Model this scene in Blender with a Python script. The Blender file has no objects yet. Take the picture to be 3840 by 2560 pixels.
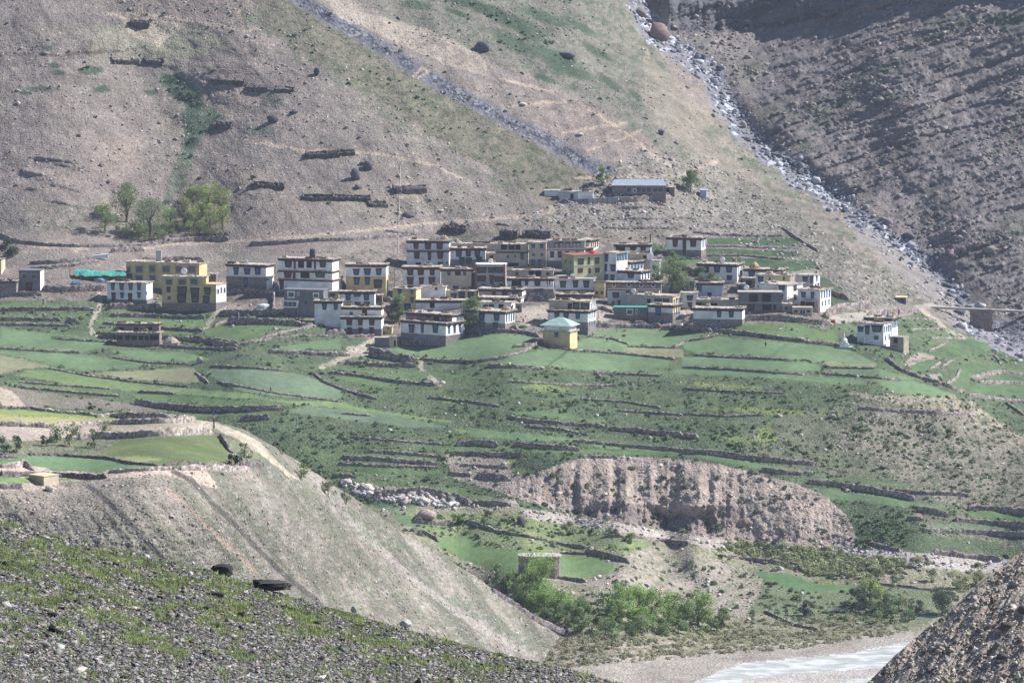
import bpy, math, random
import numpy as np
from mathutils import Vector
random.seed(7); R = np.random.RandomState(11)
sc = bpy.context.scene
COL = sc.collection
# ---------------------------------------------------------------- camera, sky, sun
F, CX, CY = 18750.0, 1920.0, 1280.0
TH = math.radians(6.0); CT, ST = math.cos(TH), math.sin(TH)
cd = bpy.data.cameras.new('camera'); cam = bpy.data.objects.new('camera', cd); COL.objects.link(cam)
cd.sensor_width = 36.0; cd.lens = F / 3840.0 * 36.0; cd.clip_start = 1.0; cd.clip_end = 6000.0
cam.location = (0, 0, 0); cam.rotation_euler = (math.radians(90) - TH, 0, 0)
sc.camera = cam
SUN_AZ, SUN_EL = 16.0, 43.0      # azimuth measured from +X (right) towards +Y (away)
w = bpy.data.worlds.new("World"); sc.world = w; w.use_nodes = True
nt = w.node_tree; nt.nodes.clear()
sky = nt.nodes.new('ShaderNodeTexSky'); sky.sky_type = 'NISHITA'; sky.sun_disc = False
sky.sun_elevation = math.radians(SUN_EL); sky.sun_rotation = math.radians(90 - SUN_AZ); sky.altitude = 3500
bg = nt.nodes.new('ShaderNodeBackground'); bg.inputs['Strength'].default_value = 0.085
wo = nt.nodes.new('ShaderNodeOutputWorld'); nt.links.new(sky.outputs[0], bg.inputs[0]); nt.links.new(bg.outputs[0], wo.inputs[0])
sd = bpy.data.lights.new('sun', 'SUN'); sd.energy = 5.0; sd.angle = math.radians(0.55); sd.color = (1, 0.965, 0.92)
so = bpy.data.objects.new('sun', sd); COL.objects.link(so)
ce = math.cos(math.radians(SUN_EL)); sdir = Vector((ce*math.cos(math.radians(SUN_AZ)), ce*math.sin(math.radians(SUN_AZ)), math.sin(math.radians(SUN_EL))))
so.rotation_euler = sdir.to_track_quat('Z', 'Y').to_euler()
sc.view_settings.view_transform = 'Standard'; sc.view_settings.look = 'None'
sc.view_settings.exposure = 0.68; sc.view_settings.gamma = 1.0
sc.cycles.max_bounces = 4; sc.cycles.diffuse_bounces = 2; sc.cycles.volume_bounces = 0
sc.cycles.volume_step_rate = 5.0; sc.cycles.volume_max_steps = 32
# ---------------------------------------------------------------- geometry of view
def am(u, v):
    a = (np.asarray(u, float)-CX)/F; b = (CY-np.asarray(v, float))/F
    dy = CT + b*ST
    return a/dy, (-ST + b*CT)/dy
def Pn(u, v, y):
    a, m = am(u, v); return np.stack([a*y, y+0*a, m*y], -1)
# ---------------------------------------------------------------- noise
def vnoise(x, y, seed):
    r = np.random.RandomState(seed); G = r.rand(256, 256)
    xi = np.floor(x).astype(int); yi = np.floor(y).astype(int); fx = x-xi; fy = y-yi
    fx = fx*fx*(3-2*fx); fy = fy*fy*(3-2*fy)
    g = lambda i, j: G[j % 256, i % 256]
    return (g(xi, yi)*(1-fx)+g(xi+1, yi)*fx)*(1-fy) + (g(xi, yi+1)*(1-fx)+g(xi+1, yi+1)*fx)*fy - .5
def fbm(u, v, su, sv=None, rot=0, octv=5, seed=1, gain=.5):
    sv = sv or su; c, s = math.cos(math.radians(rot)), math.sin(math.radians(rot))
    x = (u*c+v*s)/su; y = (-u*s+v*c)/sv; o = 0; a = 1; t = 0
    for k in range(octv):
        o = o + a*vnoise(x*2**k+k*17.3, y*2**k+k*9.1, seed*31+k); t += a; a *= gain
    return o/t*2
def tps_fit(pts):
    p = np.array(pts, float); X = p[:, :2]/1000.; y = p[:, 2]; n = len(p)
    d = np.linalg.norm(X[:, None]-X[None], axis=2); K = np.where(d > 0, d*d*np.log(d+1e-12), 0) + .002*np.eye(n)
    A = np.zeros((n+3, n+3)); A[:n, :n] = K; A[:n, n] = 1; A[:n, n+1:] = X; A[n, :n] = 1; A[n+1:, :n] = X.T
    c = np.linalg.solve(A, np.r_[y, 0, 0, 0])
    us = np.arange(-900, 4760, 20.); vs = np.arange(-500, 3100, 20.)
    U, V = np.meshgrid(us, vs); Q = np.stack([U, V], -1).reshape(-1, 2)/1000.
    d = np.linalg.norm(Q[:, None]-X[None], axis=2); k = np.where(d > 0, d*d*np.log(d+1e-12), 0)
    g = (k@c[:n] + c[n] + Q@c[n+1:]).reshape(U.shape)
    def ev(u, v):
        x = np.clip((np.asarray(u, float)+900)/20., 0, len(us)-1.001); y = np.clip((np.asarray(v, float)+500)/20., 0, len(vs)-1.001)
        i = x.astype(int); j = y.astype(int); fx = x-i; fy = y-j
        return (g[j, i]*(1-fx)+g[j, i+1]*fx)*(1-fy)+(g[j+1, i]*(1-fx)+g[j+1, i+1]*fx)*fy
    return ev
# zones: crops of the survey, (x0, y0, scale)
Z1 = (0, 850, 2.45); Z2 = (800, 850, 3.136); Z3 = (1400, 850, 3.136); Z4 = (2000, 850, 3.136); Z5 = (2600, 850, 2.6133); Z6 = (2000, 600, 3.136)
G1 = (0, 1200, 1.8375); G2 = (1280, 1200, 1.8375); G3 = (2560, 1200, 1.8375); L3 = (1800, 1900, 2.138); LL = (1300, 1850, 2.613)
R5 = (2800, 1750, 1.9356); S = (0, 1350, 2.45); FV = (0, 0, 1/1.63265); T1 = (0, 0, 1.6336); T2 = (1280, 0, 1.6336); M2 = (900, 1250, 2.24); R4 = (2800, 1150, 2.2615); T3 = (2560, 0, 1.225)
def zc(z, *xy):
    a = np.array(xy, float).reshape(-1, 2); return np.stack([z[0]+a[:, 0]/z[2], z[1]+a[:, 1]/z[2]], -1)
# ---------------------------------------------------------------- materials
def nodes(name):
    m = bpy.data.materials.new(name); m.use_nodes = True; n = m.node_tree; b = n.nodes['Principled BSDF']
    b.inputs['Roughness'].default_value = .9; b.inputs['Specular IOR Level'].default_value = .15
    return m, n, b
def noise_col(n, src, scale, lo, hi, detail=4, coord=None, out=None, vor=False):
    tc = n.nodes.new('ShaderNodeTexCoord'); t = n.nodes.new('ShaderNodeTexVoronoi' if vor else 'ShaderNodeTexNoise'); t.inputs['Scale'].default_value = scale
    if not vor: t.inputs['Detail'].default_value = detail
    n.links.new(tc.outputs['Object'], t.inputs['Vector'])
    f = t.outputs['Distance'] if vor else t.outputs['Fac']
    if vor:
        sp = n.nodes.new('ShaderNodeSeparateColor'); n.links.new(t.outputs['Color'], sp.inputs[0]); f = sp.outputs[0]
    mr = n.nodes.new('ShaderNodeMapRange'); mr.inputs[1].default_value = 0 if vor else .3; mr.inputs[2].default_value = 1 if vor else .7
    mr.inputs[3].default_value = lo; mr.inputs[4].default_value = hi; n.links.new(f, mr.inputs[0])
    mx = n.nodes.new('ShaderNodeVectorMath'); mx.operation = 'SCALE'; n.links.new(src, mx.inputs[0]); n.links.new(mr.outputs[0], mx.inputs['Scale'])
    return mx.outputs[0], t
MATS = {}
def mat(name, col=None, scale=2., lo=.8, hi=1.2, bump=0., bs=3., rough=.9, vor=False, attr=False, spec=.15, scale2=None):
    if name in MATS: return MATS[name]
    m, n, b = nodes(name); b.inputs['Roughness'].default_value = rough; b.inputs['Specular IOR Level'].default_value = spec
    if attr:
        a = n.nodes.new('ShaderNodeAttribute'); a.attribute_name = 'col'; src = a.outputs['Color']
    else:
        a = n.nodes.new('ShaderNodeRGB'); a.outputs[0].default_value = (*col, 1); src = a.outputs[0]
    src, t = noise_col(n, src, scale, lo, hi, vor=vor)
    if scale2: src, _ = noise_col(n, src, scale2, .8, 1.2)
    n.links.new(src, b.inputs['Base Color'])
    if bump:
        bt = n.nodes.new('ShaderNodeTexNoise'); bt.inputs['Scale'].default_value = bs; bt.inputs['Detail'].default_value = 5
        tc = n.nodes.new('ShaderNodeTexCoord'); n.links.new(tc.outputs['Object'], bt.inputs['Vector'])
        bn = n.nodes.new('ShaderNodeBump'); bn.inputs['Strength'].default_value = 1; bn.inputs['Distance'].default_value = bump
        n.links.new(bt.outputs['Fac'], bn.inputs['Height']); n.links.new(bn.outputs[0], b.inputs['Normal'])
    MATS[name] = m; return m
# ---------------------------------------------------------------- mesh helpers
def tag(o, label=None, cat=None, group=None, kind=None):
    if label: o['label'] = label
    if cat: o['category'] = cat
    if group: o['group'] = group
    if kind: o['kind'] = kind
    return o
def mk(name, V, Fc, m, parent=None, col=None, smooth=False, loc=None, rz=0):
    V = np.asarray(V, np.float32); Fc = np.asarray(Fc, np.int32)
    me = bpy.data.meshes.new(name); k = Fc.shape[1]
    me.vertices.add(len(V)); me.vertices.foreach_set('co', V.ravel())
    me.loops.add(Fc.size); me.loops.foreach_set('vertex_index', Fc.ravel())
    me.polygons.add(len(Fc)); me.polygons.foreach_set('loop_start', np.arange(0, Fc.size, k, dtype=np.int32))
    me.polygons.foreach_set('loop_total', np.full(len(Fc), k, np.int32))
    if smooth: me.polygons.foreach_set('use_smooth', np.ones(len(Fc), bool))
    if col is not None:
        ca = me.color_attributes.new('col', 'FLOAT_COLOR', 'POINT')
        ca.data.foreach_set('color', np.c_[np.asarray(col, np.float32), np.ones(len(V), np.float32)].ravel())
    me.update(calc_edges=True); me.validate()
    for mm in (m if isinstance(m, (list, tuple)) else [m]): me.materials.append(mm)
    o = bpy.data.objects.new(name, me); COL.objects.link(o)
    if parent: o.parent = parent
    if loc is not None: o.location = loc
    o.rotation_euler = (0, 0, rz)
    return o
class MB:
    def __init__(s): s.v = []; s.f = []
    def hexa(s, p):     # 8 points: bottom ring 4, top ring 4
        b = len(s.v); s.v += [tuple(q) for q in p]
        for q in ((3, 2, 1, 0), (4, 5, 6, 7), (0, 1, 5, 4), (1, 2, 6, 5), (2, 3, 7, 6), (3, 0, 4, 7)): s.f.append([b+i for i in q])
        return s
    def box(s, x0, x1, y0, y1, z0, z1, tx=0, ty=0):   # tx, ty: inset of the top
        return s.hexa([(x0, y0, z0), (x1, y0, z0), (x1, y1, z0), (x0, y1, z0), (x0+tx, y0+ty, z1), (x1-tx, y0+ty, z1), (x1-tx, y1-ty, z1), (x0+tx, y1-ty, z1)])
    def cyl(s, x, y, z0, z1, r, r2=None, n=8):
        r2 = r if r2 is None else r2; pr = None
        for k in range(n):
            a, b = 2*math.pi*k/n, 2*math.pi*(k+1)/n
            i = len(s.v); s.v += [(x+r*math.cos(a), y+r*math.sin(a), z0), (x+r*math.cos(b), y+r*math.sin(b), z0), (x+r2*math.cos(b), y+r2*math.sin(b), z1), (x+r2*math.cos(a), y+r2*math.sin(a), z1), (x, y, z1), (x, y, z0)]
            s.f += [[i, i+1, i+2, i+3], [i+3, i+2, i+4, i+4][:4]]
            s.f[-1] = [i+3, i+2, i+4, i+3]
        return s
    def build(s, name, m, parent=None, loc=None, rz=0):
        me = bpy.data.meshes.new(name); fs = [list(dict.fromkeys(f)) for f in s.f]
        me.from_pydata(s.v, [], fs); me.materials.append(m); me.update()
        o = bpy.data.objects.new(name, me); COL.objects.link(o)
        if parent: o.parent = parent
        if loc is not None: o.location = loc
        o.rotation_euler = (0, 0, rz); return o
def empty(name, loc, rz=0):
    o = bpy.data.objects.new(name, None); o.empty_display_size = 1; COL.objects.link(o); o.location = loc; o.rotation_euler = (0, 0, rz); return o
# ---------------------------------------------------------------- painting of ground colours (albedo only) on a (u,v) grid
def inpoly(u, v, poly):
    ins = np.zeros(u.shape, bool); n = len(poly)
    for i in range(n):
        x1, y1 = poly[i]; x2, y2 = poly[(i+1) % n]
        if y1 == y2: continue
        c = ((y1 > v) != (y2 > v)) & (u < (x2-x1)*(v-y1)/(y2-y1)+x1); ins ^= c
    return ins
def pdist(u, v, pl):
    d = np.full(u.shape, 1e9)
    for (x1, y1), (x2, y2) in zip(pl[:-1], pl[1:]):
        L = (x2-x1)**2+(y2-y1)**2+1e-9; t = np.clip(((u-x1)*(x2-x1)+(v-y1)*(y2-y1))/L, 0, 1)
        d = np.minimum(d, np.hypot(u-x1-t*(x2-x1), v-y1-t*(y2-y1)))
    return d
class Paint:
    def __init__(s, U, V, base):
        s.U, s.V = U, V; s.c = np.ones(U.shape+(3,))*np.array(base); s.id = np.zeros(U.shape, int)
        s.nu = fbm(U, V, 40, octv=4, seed=91); s.nv = fbm(U, V, 40, 20, octv=4, seed=92); s.n2 = fbm(U, V, 22, 12, octv=4, seed=93, gain=.7)
        s.nb = fbm(U, V, 220, 110, octv=4, seed=94)
    def mix(s, mask, col, a=1.0):
        k = (mask*a)[..., None]; s.c = s.c*(1-k)+np.array(col)*k
    def _box(s, pts, pad):
        return (s.U > pts[:, 0].min()-pad) & (s.U < pts[:, 0].max()+pad) & (s.V > pts[:, 1].min()-pad) & (s.V < pts[:, 1].max()+pad)
    def poly(s, pts, col, rag=8, a=1., thr=None, idn=None):
        pts = np.asarray(pts); b = s._box(pts, rag*2)
        m = np.zeros(s.U.shape, bool); m[b] = inpoly(s.U[b]+rag*s.nu[b], s.V[b]+rag*.6*s.nv[b], pts)
        if thr is not None: m &= s.n2 > thr
        s.mix(m.astype(float), col, a)
        if idn is not None: s.id[m] = idn
    def line(s, pts, wd, col, a=1., thr=-9, w2=None, rag=5):
        pts = np.asarray(pts); b = s._box(pts, max(wd, w2 or 0)*2+10); d = np.full(s.U.shape, 1e9)
        d[b] = pdist(s.U[b]+rag*s.nu[b], s.V[b]+rag*s.nv[b], pts); m = np.clip((wd-d)/(wd*.35)+.3, 0, 1)*(s.n2 > thr); s.mix(m, col, a)
    def blob(s, x, y, rx, ry, col, rot=0, a=1., thr=-.1, rag=.6, soft=.4):
        c, q = math.cos(math.radians(rot)), math.sin(math.radians(rot)); du, dv = s.U-x, s.V-y
        r = np.hypot((du*c+dv*q)/rx, (-du*q+dv*c)/ry) + rag*s.n2
        s.mix(np.clip((1-r)/soft, 0, 1), col, a)
# ================================================================ MAIN GROUND: valley floor, terraces, village bench, mountains
f = lambda *xy: zc(FV, *xy)
RAV = f(1455,-60, 1462,0, 1500,75, 1560,115, 1630,165, 1668,240, 1720,310, 1800,375, 1870,425, 1930,465, 2000,525, 2080,575, 2150,630, 2200,690, 2235,740, 2290,775, 2360,815, 2450,860)
ctl = []
for u in (-600, 400, 1400, 2400): ctl += [(u, 2750, 1195)]
ctl += [(u, 2560, 1250) for u in (500, 1700, 2700, 3600, 4400)] + [(u, 2400, 1314) for u in (500, 1700, 2700, 3600)] + [(u, 2300, 1345) for u in (1700, 2900, 4300)]
ctl += [(u, 2200, 1372) for u in (1000, 2600, 3500)] + [(u, 2110, 1395) for u in (3000, 3700, 4300)] + [(1900, 2350, 1320), (1500, 2150, 1342), (2000, 2150, 1346), (2350, 2120, 1352), (1700, 2030, 1398), (2100, 2060, 1392), (2600, 2100, 1375)]
ctl += [(u, 2060, 1403) for u in (2500, 2800, 3100)] + [(2200, 1980, 1408), (3000, 1980, 1406)] + [(1900, 1955, 1406), (1400, 1930, 1412), (1400, 1860, 1418), (3450, 1990, 1400), (4000, 1990, 1402), (3450, 1880, 1418), (3350, 1760, 1436)]
ctl += [(u, 1760, 1428) for u in (1300, 2100, 2800)] + [(3900, 1780, 1438)] + [(u, 1640, 1445) for u in (400, 1500, 2600)] + [(3300, 1640, 1453), (4200, 1640, 1465)] + [(u, 1500, 1468) for u in (0, 900, 1900, 2900)] + [(3550, 1500, 1478), (3900, 1680, 1462), (3840, 1500, 1540)]
ctl += [(u, 1385, 1492) for u in (-300, 900, 1900, 2900, 3300)] + [(u, 1240, 1562) for u in (-300, 800, 1600, 2400, 3200)] + [(3840, 1400, 1585), (4300, 1500, 1590)]
ctl += [(u, 1100, 1612) for u in (-300, 800, 1600, 2400, 3200)] + [(u, 950, 1662) for u in (-300, 800, 1600, 2400)] + [(2950, 950, 1668), (3300, 1100, 1640)]
ctl += [(u, 700, 1702) for u in (-300, 900, 1500)] + [(-300, 450, 1738), (300, 450, 1728), (620, 450, 1748), (900, 450, 1741), (300, 700, 1692), (620, 720, 1706), (1500, 450, 1742), (-300, 200, 1775), (300, 200, 1768), (900, 200, 1768), (1500, 200, 1790), (2000, 200, 1812)]
ctl += [(-300, 0, 1805), (400, 0, 1800), (900, 0, 1795), (1500, 0, 1822), (2000, 0, 1852), (2100, 450, 1772), (2100, 690, 1716), (2450, 690, 1722), (2500, 400, 1812), (2700, 800, 1722), (2250, 200, 1845), (2280, 0, 1885)]
ctl += [(u, -300, 1850+dy) for u, dy in ((-600, 0), (600, 0), (1600, 10), (2300, 90), (2900, 160), (3800, 90), (4600, 40))]
ctl += [(2420, 0, 1950), (2590, 200, 1900), (2740, 450, 1848), (3100, 740, 1776), (3480, 1030, 1705), (3700, 1240, 1648), (3900, 1340, 1620)]
ctl += [(3000, 600, 1806), (3400, 600, 1790), (3840, 600, 1770), (4400, 600, 1750), (3000, 300, 1872), (3400, 250, 1850), (3840, 300, 1824), (4500, 300, 1795), (3000, 0, 1950), (3400, 0, 1905), (3840, 0, 1868), (4600, 0, 1820), (3600, 900, 1724), (3900, 900, 1712), (3870, 1150, 1666), (4500, 1200, 1640), (4600, 1600, 1560), (4600, 2000, 1430)]
ctl += [(2650, 2000, 1406), (2900, 1990, 1407), (2600, 1900, 1414), (2300, 1900, 1414), (2900, 1880, 1416), (3350, 1490, 1471), (3150, 1640, 1450), (3600, 1640, 1467), (3450, 1640, 1461), (3600, 1760, 1442)]
main_y = tps_fit(ctl)
us = np.arange(-620, 4470, 5.); vs = np.r_[np.arange(-260, 2640, 5.), np.arange(2640, 2860, 20.)]
U, V = np.meshgrid(us, vs); Y = main_y(U, V)
ravx = np.interp(V, RAV[:, 1], RAV[:, 0]); right = np.clip((U-ravx-30)/120, 0, 1)*np.clip((1330-V)/60, 0, 1)
mtn = np.clip((930+60*fbm(U, V, 300, seed=5)-V)/120, 0, 1); mtn = np.maximum(mtn, right)*(1)
ravd = np.full(U.shape, 1e9); bx = (V < 1450) & (U > 2200); ravd[bx] = pdist(U[bx], V[bx], RAV)
# relief of the slopes: broad swells, gullies running down the fall line, small lumps (positive = nearer)
rel = 5*fbm(U, V, 420, 300, seed=6, octv=3) + 2.6*fbm(U, V, 120, 90, seed=7, octv=4) + 1.1*fbm(U, V, 34, 24, seed=8, octv=4, gain=.65)
gul = 3.0*fbm(U, V, 70, 420, rot=-28, seed=9, octv=4)*np.clip((U-1150)/300, 0, 1)
rr = fbm(U, V, 60, 300, rot=40, seed=10, octv=5, gain=.6); rrs = fbm(U, V, 260, 26, rot=-24, seed=12, octv=5, gain=.6)
sS = (V+.32*U+70*fbm(U, V, 300, 200, seed=37))/62.; saw = (sS-np.floor(sS)); sS2 = (V+.24*U+40*fbm(U, V, 200, 140, seed=38))/23.; saw = saw*1.0*np.clip(.6+1.5*fbm(U, V, 260, 160, seed=39), 0, 1)+(sS2-np.floor(sS2))*.6*np.clip(.4+2*fbm(U, V, 160, 120, seed=40), 0, 1)
rel2 = 1.6*saw + 2.8*rr + 3.2*rrs + 1.6*fbm(U, V, 30, 22, seed=13, octv=4, gain=.7) + 5*fbm(U, V, 420, 300, rot=30, seed=14, octv=3)
Y = Y - mtn*((1-right)*(rel*.62+gul*.55) + right*rel2)
Y = Y + 9*np.exp(-(ravd/55.)**2)                                            # stream bed
Y = Y - (1-mtn)*(.55*fbm(U, V, 60, 26, seed=15, octv=4, gain=.6))
cln = np.interp(U, (2480, 2650, 2950, 3250, 3500), (112, 118, 92, 50, -30))+16*fbm(U, V*0, 60, seed=41); Y = Y - np.where(U > 2470, 1, 0)*np.clip((U-2470)/40, 0, 1)*(.2*np.clip(cln-V, 0, 100)+1.6*fbm(U, V, 24, 80, seed=42)*(V < cln))
# eroded bluff: steep scarp over the valley floor
BL = zc(FV, 1160,1135, 1200,1095, 1330,1052, 1480,1048, 1620,1060, 1730,1085, 1830,1110, 1900,1140, 1945,1185, 1965,1230, 1962,1258, 1700,1250, 1520,1215, 1400,1195, 1270,1170)
cb = (U > 1800) & (U < 3300) & (V > 1650) & (V < 2120); bl = np.zeros(U.shape); bl[cb] = inpoly(U[cb], V[cb], BL)
topv = np.interp(U, BL[:10, 0], BL[:10, 1])
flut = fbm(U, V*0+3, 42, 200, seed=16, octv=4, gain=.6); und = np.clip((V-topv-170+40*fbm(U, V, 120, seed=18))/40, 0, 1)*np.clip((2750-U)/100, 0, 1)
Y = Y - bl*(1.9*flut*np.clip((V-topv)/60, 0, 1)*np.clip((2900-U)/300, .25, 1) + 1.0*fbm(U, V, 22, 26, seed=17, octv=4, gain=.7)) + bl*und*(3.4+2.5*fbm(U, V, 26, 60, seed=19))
# light scarp on the slope above the village
# fold rock ledges at the left of the mountain
LED = zc(T1, 130,960, 420,960, 720,1060, 800,1180, 640,1290, 300,1290, 130,1180)
lb = (U < 620) & (V > 500) & (V < 850); lm = np.zeros(U.shape); lm[lb] = inpoly(U[lb]+20*fbm(U, V, 60, seed=20)[lb], V[lb], LED)
Y = Y - lm*3.2*np.maximum(fbm(U, V, 170, 20, rot=8, seed=21, octv=4, gain=.6)+.05, 0)
# ---- colours
SOIL = np.array((.228, .196, .183)); TAN = np.array((.50, .42, .34)); GRY = np.array((.25, .25, .26)); DKG = np.array((.045, .068, .045)); GRS = np.array((.105, .155, .075))
OLV = np.array((.19, .19, .115)); FLD = np.array((.105, .20, .085)); STN = np.array((.30, .27, .27)); PUR = np.array((.20, .165, .165))
p = Paint(U, V, SOIL)
p.mix(np.clip(p.nb*1.6, 0, 1), (.235, .212, .172), .8); p.mix(np.clip(-p.nb*1.6, 0, 1), (.29, .235, .20), .7)
p.mix(np.clip(fbm(U, V, 26, 10, seed=30, octv=4, gain=.7)*1.8-.35, 0, 1)*mtn, (.135, .122, .11), .8)
p.mix(np.clip(fbm(U, V, 16, 9, seed=31, octv=3, gain=.7)*2.2-.8, 0, 1), (.50, .45, .40), .75)
p.mix(np.clip(fbm(U, V, 120, 26, rot=6, seed=36, octv=4, gain=.6)*2-.25, 0, 1)*mtn, (.16, .145, .125), .6)
p.mix(np.clip(fbm(U, V, 26, 300, rot=-33, seed=56, octv=4, gain=.6)*3-.3, 0, 1)*np.clip(fbm(U, V, 300, 300, seed=57)*3+.3, 0, 1)*mtn, (.15, .13, .125), .6)
# greenish slope beyond the rock band
p.poly(f(720,-90, 1440,-90, 1475,60, 1560,200, 1700,400, 1990,620, 2110,690, 1960,690, 1700,520, 1560,370, 1400,260, 1240,190, 1100,120, 900,60), (.185, .178, .148), 30, .9)
for q in range(3): p.poly(f(900,-60, 1420,-60, 1470,70, 1620,280, 2100,660, 1960,640, 1600,400, 1350,220, 1120,140, 960,60), (.095, .12, .085), 25, .4, thr=.08+.1*q)
p.poly(f(1480,110, 1600,230, 1680,330, 1790,440, 1900,540, 1820,520, 1680,440, 1560,340, 1470,220), (.27, .235, .195), 30, .6)
for x, y, rx, ry, r in ((955,12,42,12,8), (1075,5,60,10,10), (1160,45,70,18,25), (1215,70,60,24,35), (1180,100,60,22,30), (1270,130,70,22,25), (1320,165,60,16,20), (1290,150,40,30,10), (1110,20,70,14,15), (1050,30,40,8,20), (1250,40,80,16,20), (1400,190,40,10,35), (1460,220,25,8,40), (1370,120,50,10,30), (1250,180,40,9,20), (1330,60,60,10,30)):
    p.blob(x*1.633, y*1.633, rx*1.633, ry*1.633, (.055, .085, .055), r, .85)
# olive slope left of the rock band
p.poly(f(560,-60, 690,-40, 860,110, 1050,230, 1250,340, 1370,415, 1270,470, 1150,405, 1000,320, 870,230, 760,165, 620,80), (.16, .15, .11), 40, .75)
p.poly(f(560,-60, 690,-40, 860,110, 1050,230, 1250,340, 1360,415, 1290,450, 1150,405, 1000,320, 870,230, 760,165, 600,70), (.085, .105, .06), 18, .65, thr=.09)
p.line(f(560,40, 640,110, 760,170, 860,240, 960,320, 1080,400, 1200,440), 22, (.125, .15, .10), .6, .0)
p.line(f(600,30, 560,60), 20, (.16, .20, .12), .6, 0)
# dark rock band
RB = f(655,-20, 745,35, 850,92, 940,150, 1000,186, 1100,243, 1180,285, 1260,325, 1340,372, 1400,398)
p.line(RB, 30, (.15, .15, .175), .9, -9); p.line(RB, 18, (.055, .06, .085), .95, -.05); p.line(RB, 26, (.29, .29, .31), .8, .28)
# light scarp
p.poly(f(740,-10, 850,35, 960,62, 1040,90, 1110,135, 1135,180, 1060,160, 980,130, 900,95, 830,60, 780,40), (.34, .295, .25), 10, .9)
p.poly(f(860,50, 960,75, 1060,110, 1120,160, 1050,150, 960,110), (.22, .185, .165), 16, .7, thr=.05)
p.poly(f(690,-20, 790,-20, 860,45, 800,52), (.33, .285, .245), 14, .7)
# gully shrubs, slope grass
p.poly(f(215,60, 330,50, 470,60, 540,100, 430,140, 300,150, 200,130), (.27, .265, .19), 40, .6)
for q in (f(365,165, 440,185, 470,240, 520,270, 455,330, 430,410, 385,475, 370,470, 400,380, 425,300, 430,250, 375,200),): p.poly(q, (.115, .155, .105), 14, .9, thr=-.25)
for x, y, rx, ry in ((392,185,36,18), (420,215,36,22), (445,240,26,26), (435,270,30,14), (350,213,22,8), (210,163,40,11), (135,168,24,7), (128,150,14,8), (232,206,24,10), (90,205,45,8), (60,213,26,5), (375,35,10,5), (350,90,14,6), (450,290,26,26), (435,330,20,20), (420,390,16,28), (410,440,12,20), (470,155,30,6), (110,110,18,7), (620,235,30,22), (600,300,40,14)):
    p.blob(x*1.633, y*1.633, rx*1.633, ry*1.633, (.06, .088, .06), 0, .9 if x < 460 else .5)
p.line(f(0,125, 60,124, 130,128, 190,122, 260,118, 330,110), 7, (.13, .10, .09), .9, -.1)
for q in (f(250,32, 330,34, 400,40, 470,52, 560,72, 600,66), f(560,70, 545,30, 575,0, 590,-40), f(545,322, 640,335, 700,345, 860,352, 1000,380, 1060,410), f(0,552, 100,566, 200,572), f(290,576, 400,560, 560,553, 700,541, 850,528, 1000,512, 1120,503, 1240,492, 1290,478), f(1270,212, 1150,180), f(1290,305, 1380,290, 1440,282), f(1350,345, 1430,318, 1470,300), f(1180,245, 1240,238, 1300,232), f(960,180, 985,165, 970,155, 950,175), f(1320,410, 1560,402, 1620,380, 1650,372), f(1400,470, 1395,500, 1410,520, 1385,545), f(1330,235, 1430,300, 1560,400)):
    p.line(q, 6, (.42, .345, .27), .75, -.35, rag=8)
p.line(f(1290,470, 1240,490, 1210,500), 14, (.47, .385, .295), .8, -.1)
p.poly(f(270,38, 400,38, 420,62, 360,110, 330,95, 290,75), (.44, .37, .30), 14, .75)
for q in (f(590,170, 660,165, 700,180, 770,215), f(1190,243, 1330,262, 1270,255), f(1120,185, 1200,200), f(1180,262, 1300,288, 1440,298), f(280,35, 420,50, 520,80), f(1200,222, 1350,240, 1440,250)):
    p.line(q, 6, (.17, .14, .125), .7, -.1, rag=8)
for q in range(3): p.poly(f(80,360, 420,370, 490,460, 440,520, 300,540, 60,520), (.20,.17,.15), 26, .35, thr=.1*q)
p.poly(f(50,470, 220,470, 250,520, 60,540), (.13, .15, .10), 18, .6, thr=.1)
# stony ground behind the village
p.poly(f(1260,500, 1420,470, 1700,430, 1800,500, 1860,560, 1600,545, 1400,545, 1250,560), (.235, .215, .20), 26, .8)
p.poly(f(1480,400, 1700,400, 1850,520, 1700,540, 1450,500), (.31, .27, .235), 26, .6, thr=.05)
p.poly(f(1280,480, 1420,480, 1400,560, 1250,540), (.17, .18, .13), 20, .6, thr=.14)
# slope between mountain and ravine, right
p.poly(f(1700,400, 2000,600, 2250,720, 2150,700, 1940,700, 1840,600, 1700,470), (.175, .162, .138), 26, .92)
p.line(f(1640,300, 1800,430, 1980,580, 2120,680), 40, (.14, .155, .11), .75, -.05, rag=14)
SLO = f(1480,330, 1700,400, 2000,600, 2250,720, 2200,745, 2120,700, 1960,700, 1860,620, 1620,530, 1250,545, 1200,500, 1400,400)
for z_, c_, t_ in ((10, (.11, .10, .095), .12), (8, (.33, .30, .27), .2)): p.poly(SLO, c_, z_, .75, thr=t_)
p.poly(SLO, (.125, .135, .095), 40, .55, thr=.02); q_ = inpoly(U, V, SLO)*1.; p.mix(q_*np.clip(fbm(U, V, 14, 9, seed=46, octv=3, gain=.7)*3-.5, 0, 1), (.36, .335, .31), .7); p.mix(q_*np.clip(fbm(U, V, 13, 9, seed=47, octv=3, gain=.7)*3-.5, 0, 1), (.09, .08, .08), .7)
Y = Y - q_*(.9*fbm(U, V, 26, 16, seed=48, octv=4, gain=.7)+1.3*fbm(U, V, 60, 300, rot=-45, seed=49, octv=3))
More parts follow.
